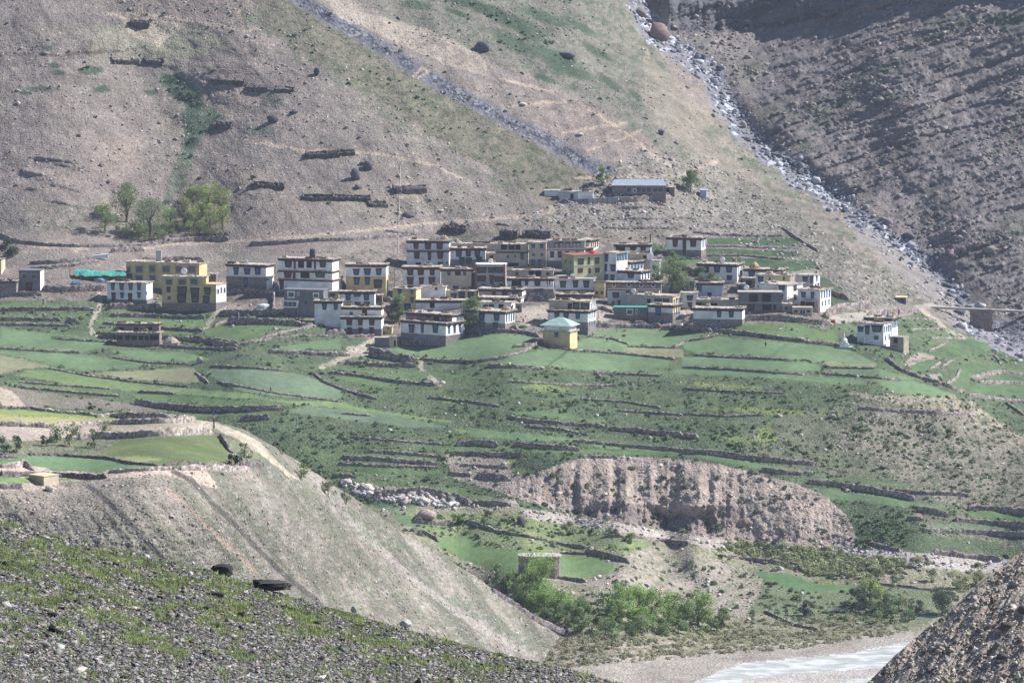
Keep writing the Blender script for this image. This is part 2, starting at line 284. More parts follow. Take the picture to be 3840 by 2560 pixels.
# right mountain
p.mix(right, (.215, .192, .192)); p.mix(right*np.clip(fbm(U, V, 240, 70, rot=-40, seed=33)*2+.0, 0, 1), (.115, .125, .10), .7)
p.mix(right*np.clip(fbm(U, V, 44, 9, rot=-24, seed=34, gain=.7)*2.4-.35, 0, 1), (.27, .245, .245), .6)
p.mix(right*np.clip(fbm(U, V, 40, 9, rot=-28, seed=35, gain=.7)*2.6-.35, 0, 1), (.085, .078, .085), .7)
for x, y, rx, ry, r in ((1960,200,60,30,-30), (1880,260,50,40,-40), (2030,230,40,16,-20), (1840,330,20,50,-50), (2290,50,60,16,-10), (2200,60,70,14,-20), (2050,150,70,14,-20), (2130,440,22,10,0), (2140,520,40,8,0)):
    p.blob(x*1.633, y*1.633, rx*1.633, ry*1.633, (.075, .10, .075), r, .7, rag=1.2)
p.poly(f(1520,0, 1600,-60, 2300,-80, 1980,15, 1880,40, 1760,60, 1640,70, 1560,68), (.125, .13, .15), 16, .85)
p.line(f(1530,62, 1640,70, 1800,55, 1900,30), 12, (.06, .065, .09), .8, -.2)
p.line(f(1990,497, 2080,500, 2160,495), 8, (.09, .09, .09), .8, -.1)
# ravine bed
p.mix(np.clip((48-ravd+30*p.nu)/18, 0, 1)*np.clip((1450-V)/40, 0, 1), (.215, .215, .24), .9)
p.mix(np.clip((46-ravd+40*p.nv)/10, 0, 1)*(p.n2 > .02), (.075, .09, .13), .9)
p.mix(np.clip((40-ravd+40*p.nv)/10, 0, 1)*(p.n2 > .2), (.55, .57, .62), .8)
p.poly(f(2000,520, 2150,640, 2240,730, 2352,810, 2352,830, 2200,745, 2120,690, 1960,540), (.235, .22, .21), 22, .85)
p.poly(f(2210,735, 2352,735, 2420,800, 2420,880, 2290,800), (.27, .26, .29), 16, .9); p.poly(f(2210,735, 2352,735, 2420,800, 2420,880, 2290,800), (.12, .13, .17), 16, .8, thr=.1)
# ---------- terraces and village bench
TER = f(-400,690, 220,690, 330,700, 520,702, 720,735, 880,790, 1180,765, 1240,790, 1330,765, 1700,748, 1880,740, 1935,700, 2050,735, 2120,715, 2230,775, 2352,830, 2800,930, 2800,1500, 1900,1600, 900,1550, -400,1500)
VIL = f(-400,650, 240,640, 520,650, 900,560, 1250,500, 1500,520, 1850,640, 1940,700, 1900,760, 1330,800, 1240,800, 880,800, 500,760, -400,740)
p.poly(VIL, (.215, .188, .165), 20, .9); p.poly(VIL, (.17, .145, .13), 10, .85, thr=.05); p.poly(VIL, (.11, .125, .08), 12, .8, thr=.24); p.poly(f(900,560, 1500,540, 1880,640, 1920,740, 1300,790, 880,780), (.12, .105, .10), 8, .8, thr=.12)
p.poly(TER, (.098, .132, .076), 8)
p.poly(TER, (.06, .088, .055), 12, .8, thr=.08); p.poly(TER, (.145, .18, .10), 12, .7, thr=.22)
p.poly(f(350,705, 500,690, 700,720, 520,715), (.30,.265,.22), 12, .8)
p.mix(inpoly(U, V, TER)*np.clip(fbm(U, V, 260, 60, rot=4, seed=55, octv=4)*3-.1, 0, 1), (.13, .175, .088), .6)
# scrubby hillside, right
HS = f(1700,1000, 1790,960, 1950,915, 2050,895, 2110,900, 2200,915, 2352,1000, 2500,1100, 2500,1280, 2160,1225, 2000,1120, 1850,1085, 1720,1040)
p.poly(HS, (.155, .16, .115), 70, .7); p.poly(HS, (.19, .18, .145), 40, .6, thr=.02); p.poly(HS, (.26, .235, .195), 30, .7, thr=.16)
p.poly(f(1950,960, 2110,920, 2230,925, 2352,1010, 2500,1100, 2500,1240, 2180,1160, 2020,1080, 1900,1020), (.245, .215, .185), 50, .7)
p.poly(f(1940,905, 2060,905, 2190,905, 2260,945, 2352,1010, 2352,1040, 2230,960, 2100,935), (.31, .27, .205), 26, .85)
p.poly(f(1000,850, 2350,900, 2352,1250, 1900,1120, 1600,1020, 1000,950), (.055, .08, .05), 16, .6, thr=.13)
p.poly(f(1620,905, 2352,1000, 2352,1240, 2160,1200, 1850,1080), (.10, .115, .075), 10, .6, thr=.12)
for x, y, rx, ry in ((1660,885,110,6), (1760,943,150,7), (1020,917,22,9), (1700,1010,60,10), (1100,990,60,8), (880,960,60,12), (1150,1060,50,14), (1760,1000,30,30), (680,1075,40,14), (1250,890,60,8)):
    p.blob(x*1.633, y*1.633, rx*1.633, ry*1.633, (.21, .26, .09), 3, .75, rag=.8)
# bare banks at the lower left of the terraces
p.poly(f(0,885, 120,905, 300,925, 400,945, 280,945, 100,935, 0,935), (.24, .205, .18), 16, .8)
p.poly(f(0,888, 30,900, 70,945, 0,940), (.48, .40, .33), 5, .9)
p.poly(f(820,1110, 1000,1125, 1180,1145, 1200,1175, 1040,1165, 860,1150, 800,1120), (.27, .235, .21), 10, .8); p.poly(f(820,1110, 1000,1125, 1180,1145, 1200,1175, 1040,1165, 860,1150, 800,1120), (.50, .45, .40), 10, .7, thr=.16)
p.poly(f(1030,1045, 1160,1050, 1200,1110, 1180,1140, 1100,1120, 1040,1100), (.31, .26, .235), 16, .8)
p.blob(1240*1.633, 1068*1.633, 75*1.633, 24*1.633, (.06, .083, .055), 0, .8)
# bluff
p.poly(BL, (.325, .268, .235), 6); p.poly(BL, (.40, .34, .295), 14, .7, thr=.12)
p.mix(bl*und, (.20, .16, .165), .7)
# valley floor
FLO = f(820,1160, 1180,1165, 1380,1195, 1520,1220, 1700,1252, 1962,1260, 2352,1290, 2700,1300, 2700,1700, 1100,1800, 900,1400)
p.poly(FLO, (.255, .245, .175), 10); p.poly(FLO, (.15, .165, .10), 16, .8, thr=.03); p.poly(FLO, (.34, .30, .25), 14, .7, thr=.24)
p.poly(f(900,1175, 1180,1180, 1420,1210, 1600,1290, 1500,1320, 1300,1330, 1100,1290, 950,1220), (.16, .205, .10), 14, .85); p.poly(f(900,1175, 1180,1180, 1420,1210, 1600,1290, 1500,1320, 1300,1330, 1100,1290, 950,1220), (.24, .27, .11), 14, .6, thr=.15)
p.poly(f(1190,1165, 1300,1180, 1500,1215, 1660,1240, 1660,1262, 1500,1235, 1300,1205, 1210,1190), (.40, .355, .33), 8, .9)
p.poly(f(1700,1252, 1962,1255, 2352,1290, 2500,1300, 2500,1335, 2352,1322, 2100,1300, 1850,1275), (.42, .39, .37), 9, .95)
p.poly(f(1390,1290, 1500,1255, 1620,1275, 1700,1310, 1760,1370, 1720,1420, 1600,1400, 1440,1360, 1250,1330, 1210,1320, 1330,1320), (.32, .28, .245), 12, .9); p.poly(f(1390,1290, 1500,1255, 1620,1275, 1700,1310, 1760,1370, 1720,1420, 1600,1400, 1440,1360), (.16, .18, .11), 14, .7, thr=.16)
p.poly(f(1760,1330, 1960,1330, 2160,1350, 2200,1400, 2100,1440, 1850,1430, 1720,1400), (.13, .165, .095), 18, .8)
p.blob(1900*1.633, 1341*1.633, 90*1.633, 12*1.633, (.22, .24, .11), 0, .8)
p.poly(f(1250,1480, 1500,1470, 1800,1475, 2170,1440, 2400,1445, 2400,1600, 1300,1700), (.34, .305, .275), 10, .9)
p.poly(f(1050,1470, 1500,1450, 2000,1440, 2100,1425, 2150,1450, 1800,1470, 1600,1500, 1300,1510), (.20, .185, .125), 14, .8, thr=-.1)
# paths, road, tracks
p.poly(f(1905,722, 2000,715, 2130,697, 2230,708, 2360,712, 2360,722, 2220,718, 2130,708, 2010,728, 1940,742, 1900,745), (.34, .305, .275), 4, .95)
p.poly(f(1180,705, 1260,700, 1270,745, 1190,750), (.36, .315, .265), 10, .9); p.poly(f(1340,700, 1400,700, 1420,735, 1350,740), (.42, .37, .32), 12, .8); p.poly(f(1555,715, 1610,705, 1600,735, 1540,740), (.46, .40, .33), 10, .8)
for q in (zc(Z1, 900,580, 920,700, 900,780, 850,850, 830,920, 850,980, 960,1010, 1060,1050), zc(Z1, 2080,750, 1990,790, 1920,880, 1880,950), zc(M2, 1110,60, 1000,120, 920,180, 800,240, 680,280), zc(M2, 1520,230, 1520,300, 1600,360, 1680,430), f(2120,712, 2180,760, 2240,790)):
    p.line(q, 9, (.42, .365, .31), .8, -.3)
p.poly(zc(M2, 900,110, 1100,90, 1120,180, 960,200, 880,210), (.42, .36, .31), 8, .8)
p.poly(zc(Z1, 1470,1080, 1560,1000, 1670,1040, 1640,1090), (.42, .345, .31), 4, .95)
p.poly(zc(R4, 1470,580, 1640,560, 1650,600, 1580,640, 1500,610), (.37, .31, .28), 8, .8); p.line(zc(R4, 1700,650, 1790,590, 1810,520), 8, (.37, .31, .28), .8); p.line(zc(R4, 1920,600, 2160,545), 8, (.37, .31, .28), .8)
p.poly(zc(R4, 1420,400, 1500,380, 1600,430, 1500,460, 1380,510, 1340,490), (.37, .31, .28), 8, .8)
p.poly(f(1840,625, 1900,640, 1960,690, 1990,705, 1900,725, 1850,690), (.065, .09, .05), 14, .9)
# ---------- fields
FG, FB, FY, FD, FBR, FDD = (.130, .200, .108), (.14, .195, .13), (.17, .235, .105), (.105, .165, .072), (.225, .225, .14), (.052, .090, .048)
FIELDS = [(G1, FG, (0,50, 120,65, 330,95, 600,115, 760,150, 700,190, 560,225, 440,215, 200,195, 0,180)), (G1, FG, (0,208, 300,222, 600,240, 760,270, 1000,290, 1050,310, 830,335, 560,350, 380,320, 200,270, 0,230)), (G1, FBR, (0,240, 170,270, 350,320, 100,345, 0,370)),
 (G1, FY, (180,345, 420,350, 700,400, 900,435, 1300,470, 1700,500, 1850,545, 1500,530, 1000,490, 600,460, 300,410, 100,380)), (G1, FBR, (580,360, 850,355, 1330,325, 1410,415, 1300,435, 1000,410, 750,390)), (G1, FB, (1410,350, 1480,330, 1750,340, 2050,370, 2352,465, 2352,545, 2000,530, 1750,500, 1620,475, 1480,400)),
 (G1, FG, (760,205, 1000,210, 1300,225, 1450,265, 1300,285, 1000,275, 830,250)), (G1, FD, (900,510, 1100,510, 1400,530, 1700,560, 2050,570, 1900,595, 1500,590, 1150,560, 960,545)), (G1, FD, (1170,640, 1500,640, 1900,620, 1850,645, 1400,665)), (G1, FD, (100,430, 400,460, 800,500, 780,520, 500,500, 200,470, 60,445)),
 (G1, FD, (1110,75, 1380,85, 1340,100, 1110,98)), (G1, FD, (1390,70, 1500,40, 1780,30, 2050,45, 1900,75, 1700,140, 1620,155, 1450,125)), (Z1, FD, (0,700, 300,690, 800,745, 300,742, 0,748)), (Z1, FD, (0,800, 540,800, 830,800, 740,835, 540,820, 0,825)), (Z1, FD, (1010,765, 1900,775, 1900,800, 1010,788)),
 (Z1, FD, (890,850, 1000,840, 1880,850, 1900,920, 1480,905, 1000,875, 900,900)), (G1, FG, (1850,190, 2352,130, 2352,200, 2050,205)), (M2, FY, (200,548, 500,570, 850,570, 1000,620, 1400,680, 1850,750, 1600,735, 1100,662, 700,612, 400,592)), (M2, FB, (380,645, 560,612, 850,632, 1200,672, 1600,745, 1740,790, 1500,792, 1000,742, 700,695, 480,672)),
 (G2, FG, (850,755, 1200,770, 1600,815, 1700,835, 1300,830, 900,800)), (G2, FG, (290,185, 420,168, 700,168, 850,130, 950,100, 1150,95, 1350,120, 1320,170, 1200,225, 1050,262, 850,272, 600,257, 450,235, 330,205)), (G2, FG, (1050,300, 1250,230, 1400,200, 1550,215, 1400,320, 1200,310)),
 (G2, FG, (1550,220, 2000,232, 2270,275, 2240,330, 2100,352, 1750,347, 1420,322)), (G2, FG, (1700,75, 1900,60, 2352,70, 2500,92, 2430,170, 2352,182, 1980,175, 1960,140, 1850,115, 1730,110)), (G2, FG, (1600,160, 1700,115, 1960,145, 1970,185, 1930,215, 1600,205)), (G2, FBR, (1950,190, 2270,195, 2352,200, 2352,260, 2100,247, 1930,215)),
 (G3, FD, (350,60, 450,20, 800,25, 1040,55, 1070,120, 1050,155, 900,140, 400,80)), (G3, FG, (20,165, 100,130, 250,115, 700,150, 1100,190, 1200,230, 1330,295, 1300,300, 900,285, 600,255, 100,225, 0,190)), (G3, FG, (0,255, 200,250, 600,280, 900,295, 970,330, 930,355, 700,350, 300,320, 0,305)), (G3, FBR, (950,287, 1330,303, 1320,323, 1000,313)),
 (G3, FG, (1000,330, 1350,335, 1600,410, 1500,405, 1100,375)), (G3, FG, (-60,335, 300,347, 800,380, 1200,405, 1300,430, 1100,440, 700,405, 100,375, -60,365)), (G3, FG, (1350,415, 1600,420, 1900,520, 1700,527, 1450,500, 1380,470)),
 (R4, (.075, .12, .062), (1540,370, 1700,285, 1900,270, 2060,315, 2020,400, 1800,420, 1600,430)), (R4, (.075, .12, .062), (1400,480, 1560,440, 1640,480, 1480,570, 1390,540)), (R4, (.08, .128, .065), (1680,640, 1800,510, 1900,470, 2180,520, 1920,585, 1850,660, 1750,690)), (R4, (.08, .128, .065), (2180,550, 2352,590, 2500,600, 2500,640, 2100,622)), (G3, (.085, .135, .07), (2000,440, 2500,450, 2500,545, 1950,510)), (G3, FD, (1960,1320, 2050,1312, 2400,1340, 2500,1350, 2500,1390, 2352,1385, 2000,1365)), (G3, FG, (1680,1415, 1760,1405, 2500,1430, 2500,1452, 1750,1432)),
 (G3, FG, (880,1150, 1300,1200, 1700,1270, 1870,1300, 1700,1310, 1300,1260, 1000,1230)), (G3, FG, (0,915, 250,940, 900,1042, 500,1020, 150,955, 0,935)), (G3, FD, (960,1085, 1200,1090, 1850,1162, 1500,1140, 1000,1100)), (G2, FD, (1150,630, 1350,625, 1820,695, 1800,715, 1500,680, 1200,650)),
 (G2, FD, (780,870, 1050,862, 1700,890, 2352,912, 2352,935, 1600,915, 1000,897, 780,897)), (G2, FG, (1700,850, 2500,905, 2500,930, 1800,880)), (G2, FD, (0,1000, 300,1015, 700,1050, 600,1062, 100,1040)), (G2, FD, (450,1140, 700,1150, 1100,1240, 1000,1242, 700,1192)), (G2, FG, (200,1268, 500,1283, 560,1300, 230,1296)), (G2, FG, (350,1350, 500,1345, 720,1400, 750,1415, 430,1420)),
 (G2, FD, (-650,0, -500,0, -480,10, -600,18)), (G2, FD, (300,345, 600,350, 1000,395, 1010,400, 600,385)),(M2, FD, (880,290, 1100,310, 1400,370, 1600,410, 1400,400, 1100,340)), (M2, FD, (760,360, 1000,370, 1300,430, 1320,450, 1000,420)), (M2, FD, (640,1005, 900,1010, 1040,1000, 1650,1050, 1640,1070, 1000,1030)),
 (LL, (.14, .215, .095), (950,430, 1250,430, 1300,520, 1700,560, 2352,592, 2470,640, 2640,700, 2560,790, 2352,830, 1700,805, 1500,790, 1250,690, 1050,600, 880,490)), (R5, (.10, .18, .085), (50,760, 300,770, 500,850, 770,870, 750,900, 550,915, 330,890, 130,820)),
 (Z5, FDD, (135,105, 1010,115, 1060,200, 700,185, 140,178)), (Z5, FDD, (135,212, 1000,240, 1080,280, 960,300, 500,282, 135,262)), (Z5, FDD, (135,300, 450,300, 900,330, 1180,330, 1240,400, 1000,440, 900,440, 135,400)), (Z4, FDD, (1400,200, 1560,215, 1560,300, 1400,280)), (Z4, FD, (1560,370, 1980,380, 1930,440, 1750,450))]
for i, (z, c, q) in enumerate(FIELDS):
    pt = zc(z, *q); p.poly(pt, c, 3, 1., idn=10+i)
    p.poly(pt, np.array(c)*.72+np.array(FY)*.28, 12, .6, thr=.1)
p.line(zc(G1, 360,120, 560,135, 760,150), 7, (.06, .085, .05), .9); p.line(zc(G2, 1560,215, 1400,330), 5, (.07, .11, .055), .8); p.line(zc(G3, 760,150, 660,200, 620,250), 5, (.09, .15, .08), .7)
p.poly(f(1140,1105, 1200,1085, 1240,1130, 1180,1140), (.33, .28, .25), 8, .7)
# river
RIV = f(1640,1545, 1700,1522, 1850,1508, 1950,1500, 2060,1478, 2110,1470, 2200,1440, 2500,1420, 2500,1800, 1500,1900, 1560,1580)
p.poly(RIV, (.47, .53, .50), 5, 1., idn=5)
p.poly(f(1700,1560, 1800,1545, 1980,1535, 2060,1530, 2100,1540, 1950,1560, 1800,1600, 1600,1640), (.42, .385, .36), 5, .95, idn=1)
Xm = Pn(U, V, Y)
# ---- objects from one grid, cut along the painted boundaries
def cut(Xg, colr, ids, groups):
    nr, nc = ids.shape; idx = np.arange(nr*nc).reshape(nr, nc)
    q = np.stack([idx[:-1, :-1], idx[1:, :-1], idx[1:, 1:], idx[:-1, 1:]], -1).reshape(-1, 4); fi = ids[:-1, :-1].ravel()
    Xf = Xg.reshape(-1, 3); Cf = colr.reshape(-1, 3); out = []
    for name, sel, m, sm in groups:
        k = sel(fi)
        if not k.any(): continue
        qq = q[k]; un, inv = np.unique(qq, return_inverse=True)
        o = mk(name, Xf[un], inv.reshape(-1, 4), m, col=Cf[un], smooth=sm); o['kind'] = 'structure'; out.append(o)
    return out
m_gr = mat('ground', attr=True, scale=1.1, lo=.68, hi=1.32, bump=.6, bs=1.6, scale2=.12)
m_fd = mat('crop', attr=True, scale=.5, lo=.84, hi=1.16, bump=.2, bs=3., scale2=.06)
m_wt, n_, b_ = nodes('milky_water'); b_.inputs['Roughness'].default_value = .55; b_.inputs['Specular IOR Level'].default_value = .5
tc = n_.nodes.new('ShaderNodeTexCoord'); mp = n_.nodes.new('ShaderNodeMapping'); mp.inputs['Scale'].default_value = (.16, .32, .4); nz = n_.nodes.new('ShaderNodeTexNoise'); nz.inputs['Scale'].default_value = 1.; nz.inputs['Detail'].default_value = 6
rp = n_.nodes.new('ShaderNodeValToRGB'); rp.color_ramp.elements[0].position = .42; rp.color_ramp.elements[0].color = (.36, .385, .37, 1); rp.color_ramp.elements[1].position = .62; rp.color_ramp.elements[1].color = (.60, .61, .60, 1)
n_.links.new(tc.outputs['Object'], mp.inputs[0]); n_.links.new(mp.outputs[0], nz.inputs['Vector']); n_.links.new(nz.outputs['Fac'], rp.inputs[0]); n_.links.new(rp.outputs[0], b_.inputs['Base Color'])
bm_ = n_.nodes.new('ShaderNodeBump'); bm_.inputs['Distance'].default_value = .5; n_.links.new(nz.outputs['Fac'], bm_.inputs['Height']); n_.links.new(bm_.outputs[0], b_.inputs['Normal'])
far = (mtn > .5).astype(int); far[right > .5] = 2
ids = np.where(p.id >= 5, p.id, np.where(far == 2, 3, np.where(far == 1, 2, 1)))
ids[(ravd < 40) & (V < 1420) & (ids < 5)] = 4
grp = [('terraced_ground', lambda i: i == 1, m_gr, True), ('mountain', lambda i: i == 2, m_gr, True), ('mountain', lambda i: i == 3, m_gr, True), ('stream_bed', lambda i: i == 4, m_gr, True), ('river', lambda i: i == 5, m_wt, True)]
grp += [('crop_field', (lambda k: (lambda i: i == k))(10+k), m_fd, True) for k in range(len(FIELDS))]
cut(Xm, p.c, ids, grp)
def main_at(u, v):      # depth of the finished main ground under a survey point
    x = np.clip((np.asarray(u, float)-us[0])/5, 0, len(us)-2); j = np.searchsorted(vs, v)-1
    j = np.clip(j, 0, len(vs)-2); i = x.astype(int); fx = x-i; fy = np.clip((v-vs[j])/(vs[j+1]-vs[j]), 0, 1)
    return (Y[j, i]*(1-fx)+Y[j, i+1]*fx)*(1-fy)+(Y[j+1, i]*(1-fx)+Y[j+1, i+1]*fx)*fy
# ================================================================ NEARER SPUR AND THE TWO HILLSIDES IN FRONT
class Sheet:
    def __init__(s, crest, u0, u1, du, vbot, dv, ctl, rel, back, name, mats):
        s.us = np.arange(u0, u1, du); s.cr = np.interp(s.us, crest[:, 0], crest[:, 1]); s.cr = s.cr + 4*fbm(s.us, s.us*0, 30, seed=44, octv=3)
        n = int((vbot-s.cr.min())/dv); s.n = n; t = np.linspace(0, 1, n)
        s.U = np.repeat(s.us[None], n, 0); s.V = s.cr[None]+t[:, None]*(vbot-s.cr[None]); s.t = t; s.vbot = vbot
        s.Y = ctl(s.U, s.V)-rel(s.U, s.V)
        s.X = Pn(s.U, s.V, s.Y); s.back = back; s.name = name; s.p = Paint(s.U, s.V, (.3, .3, .3))
    def build(s, m, grp=None):
        X0 = s.X[0]; b = []
        for d, h in s.back: b.append(X0+np.array((0, d, -h)))
        Xg = np.concatenate([np.array(b[::-1]), s.X]); k = len(b); cg = np.concatenate([np.repeat(s.p.c[:1], k, 0), s.p.c]); idg = np.concatenate([np.zeros((k,)+s.us.shape, int), s.p.id])
        cut(Xg, cg, idg, [(s.name, lambda i: i == 0, m, True)] + (grp or []))
    def at(s, u, v):
        x = np.clip((np.asarray(u, float)-s.us[0])/(s.us[1]-s.us[0]), 0, len(s.us)-1.01); i = x.astype(int); fx = x-i
        c = s.cr[i]*(1-fx)+s.cr[i+1]*fx; t = np.clip((v-c)/(s.vbot-c), 0, .9999)*(s.n-1); j = np.clip(t.astype(int), 0, s.n-2); fy = t-j
        return (s.Y[j, i]*(1-fx)+s.Y[j, i+1]*fx)*(1-fy)+(s.Y[j+1, i]*(1-fx)+s.Y[j+1, i+1]*fx)*fy
# --- middle spur with its fields and scree
CR = np.array([(-700,1527),(0,1527),(457,1567),(735,1571),(816,1584),(914,1608),(1045,1682),(1143,1747),(1241,1812),(1371,1894),(1502,1992),(1633,2065),(1796,2171),(1959,2286),(2106,2376),(2237,2420),(2340,2475),(2420,2520)], float)
sy = tps_fit([(-600,1527,1150),(0,1527,1150),(457,1560,1150),(816,1584,1150),(914,1608,1150),(1045,1682,1160),(1241,1812,1180),(1502,1992,1215),(1796,2171,1250),(2106,2376,1292),(2197,2400,1306),(2237,2420,1320),(2340,2475,1335),(2420,2520,1340),(2150,2440,1302),(2000,2450,1266),(-500,1780,1040),(0,1780,1044),(500,1780,1050),(900,1770,1085),(0,1650,1092),(600,1650,1098),(0,1950,1031),(600,2100,1026),(1200,2240,1140),(1700,2400,1200),(2100,2500,1286),(2050,2560,1262),(2400,2650,1300),(0,2400,985),(-600,2400,975),(1200,2600,1080),(2300,2600,1290)])
strk = lambda u, v: fbm(u, v, 46, 900, rot=-38, seed=50, octv=4, gain=.6)
def srel(u, v):
    k = np.clip((v-np.interp(u, (0, 700, 1000, 1100), (1790, 1790, 1740, 1700)))/40, 0, 1)
    return k*(.9*strk(u, v)+.5*fbm(u, v, 26, 20, seed=51, gain=.7)) + .35*fbm(u, v, 40, 20, seed=52, gain=.6)
spur = Sheet(CR, -620, 2420, 5., 2660, 5., sy, srel, [(3, .6), (9, 5), (25, 18), (60, 45)], 'hill', None)
q = spur.p; q.c[:] = (.238, .215, .182); st = strk(spur.U, spur.V)
q.mix(np.clip(st*3, 0, 1), (.155, .158, .122), .85); q.mix(np.clip(-st*3-.15, 0, 1), (.285, .255, .23), .9); q.mix(np.clip(fbm(spur.U, spur.V, 20, 500, rot=-38, seed=53, octv=3)*3-.5, 0, 1), (.12, .12, .10), .55)
q.mix((q.n2 > .16).astype(float), (.125, .145, .095), .5); q.mix((q.n2 < -.36).astype(float), (.36, .34, .31), .6)
q.mix(np.clip((2050-spur.V+120*q.nb)/200, 0, 1)*np.clip((900-spur.U+100*q.nb)/500, 0, 1), (.30, .255, .22), .6)
PLA = zc(S, -400,400, 0,430, 1100,520, 1900,540, 2000,560, 2300,700, 2500,850, 2400,980, 1500,990, 1300,1010, 900,1060, 700,1110, 0,1160, -400,1160)
q.poly(PLA, (.165, .18, .115), 6); q.poly(PLA, (.10, .12, .075), 12, .8, thr=.1); q.poly(PLA, (.30, .265, .22), 12, .7, thr=.25)
q.poly(zc(S, -400,590, 0,580, 550,600, 1000,570, 1800,540, 2000,570, 1900,640, 1000,660, 600,720, 200,740, -400,680), (.42, .355, .31), 6, .95)
q.poly(zc(S, 900,580, 1850,560, 1900,600, 1000,625), (.30, .285, .19), 6, .8)
q.poly(zc(S, 1870,555, 2050,600, 2250,680, 2400,760, 2550,930, 2650,1020, 2750,1100, 2660,1080, 2450,900, 2200,740, 2000,640, 1800,600), (.42, .37, .30), 6, .95)
q.poly(zc(S, 0,960, 200,940, 500,1010, 900,1040, 1050,1000, 1300,990, 2300,985, 2300,1020, 1900,1010, 2000,1180, 1500,1050, 900,1090, 600,1120, 300,1110, 0,1020), (.50, .40, .335), 8, .9)
q.poly(zc(S, -300,1130, 200,1130, 480,1110, 600,1180, 300,1200, -300,1190), (.46, .38, .32), 8, .8)
SF = [((.21, .275, .10), (-400,470, 0,455, 130,455, 500,485, 800,512, 1200,528, 1400,540, 900,540, 500,520, 0,500, -400,510)), ((.34, .32, .155), (-400,512, 0,502, 500,522, 900,542, 1350,542, 700,560, 450,585, 200,575, 0,560, -400,560)),
      ((.13, .215, .11), (-400,920, 0,930, 200,880, 500,880, 800,900, 1100,930, 1450,965, 1200,1000, 900,1015, 500,1000, 250,960, 0,965, -400,960)), ((.16, .24, .10), (-400,1075, 0,1075, 250,1080, 600,1085, 850,1090, 600,1110, 0,1125, -400,1125)),
      ((.125, .16, .07), (960,830, 1100,740, 1400,710, 1900,690, 2030,700, 2120,830, 2060,920, 1800,940, 1500,955, 1300,950, 1000,910))]
for i, (c, pl) in enumerate(SF): q.poly(zc(S, *pl), c, 4, 1., idn=10+i)
q.blob(1250/2.45, 1350+910/2.45, 110, 16, (.30, .33, .15), 0, .8)
q.line(np.array([(620,1830),(700,1900),(790,1985),(880,2070),(960,2150)]), 9, (.36,.27,.22), .8)
G_ = zc(S, 760,1145, 860,1180, 950,1270, 1020,1340); 
q.line(np.array([(335,1825),(372,1850),(430,1905),(500,1970),(560,2040),(640,2120)]), 10, (.085, .08, .08), .95, -9, rag=2); q.line(np.array([(650,1768),(720,1800),(790,1880),(880,1965),(960,2050),(1060,2150),(1200,2260)]), 10, (.095, .088, .085), .9, -9, rag=2)
q.line(np.array([(1330,1960),(1440,2070),(1560,2180),(1680,2270),(1830,2370),(1980,2450)]), 14, (.36,.325,.30), .8, -.2); q.line(np.array([(1830,2250),(1900,2330),(1960,2390)]), 12, (.35,.30,.265), .6)
q.line(np.array([(1300,1920),(1350,1980),(1420,2030),(1500,2050)]), 22, (.11,.15,.095), .6, -.1); q.line(np.array([(1700,2250),(1850,2330),(2000,2420),(2150,2480)]), 30, (.15,.175,.13), .7, -.1)
spur.build(m_gr, [('crop_field', (lambda k: (lambda i: i == k))(10+k), m_fd, True) for k in range(len(SF))])
# --- rocky hillside in front, left
CL = np.array([(-300,1905),(0,1950),(200,2000),(500,2072),(800,2142),(1100,2238),(1400,2322),(1800,2432),(2150,2512),(2330,2562),(2600,2650),(2700,2690)], float)
fl = Sheet(CL, -280, 2660, 4., 2800, 4., lambda u, v: 240-(v-np.interp(u, CL[:, 0], CL[:, 1]))*.068, lambda u, v: .9*fbm(u, v, 240, 90, seed=60, octv=4)+.25*fbm(u, v, 30, 14, seed=61, gain=.7), [(.5, .3), (3, 3), (12, 14), (40, 50)], 'hillside', None)
q = fl.p; q.c[:] = (.08, .075, .072); gm = fbm(fl.U, fl.V, 90, 22, rot=12, seed=62, octv=5, gain=.66)*1.5 - .20 + np.clip((np.interp(fl.U, (0, 1700), (2330, 2480))-fl.V)/420, -.4, .16)
fl.grass = gm; q.mix(np.clip((gm-.02)*9, 0, 1), (.14, .16, .075), .9); q.mix(np.clip((gm-.02)*9, 0, 1)*(q.n2 > .1), (.10, .13, .05), .7)
fl.build(mat('front_ground', attr=True, scale=4., lo=.7, hi=1.3, bump=.06, bs=8.))
# --- brown hillside in front, right
RC = np.array([(3100,2700),(3249,2560),(3330,2480),(3400,2418),(3480,2350),(3560,2288),(3640,2215),(3700,2165),(3780,2105),(3840,2062),(4000,1940),(4300,1760),(4800,1500),(5300,1330)], float)
def rcy(u, v): return 505-(v-np.interp(u, RC[:, 0], RC[:, 1]))*.036+(u-3250)*.018
fr = Sheet(RC, 3110, 5200, 4., 2820, 4., rcy, lambda u, v: 1.6*fbm(u, v, 50, 240, rot=40, seed=65, octv=5, gain=.6)+.2*fbm(u, v, 24, 18, seed=66, gain=.7), [(.5, .5), (3, 4), (12, 18), (40, 60)], 'hillside', None)
q = fr.p; q.c[:] = (.33, .285, .245); q.mix(np.clip(fbm(fr.U, fr.V, 30, 120, rot=40, seed=67, gain=.7)*2, 0, 1), (.175, .17, .12), .8); q.mix((q.n2 > .2).astype(float), (.42, .36, .32), .6); q.mix((q.n2 < -.22).astype(float), (.12, .105, .09), .6)
fr.build(mat('right_ground', attr=True, scale=2.5, lo=.75, hi=1.25, bump=.15, bs=4.))
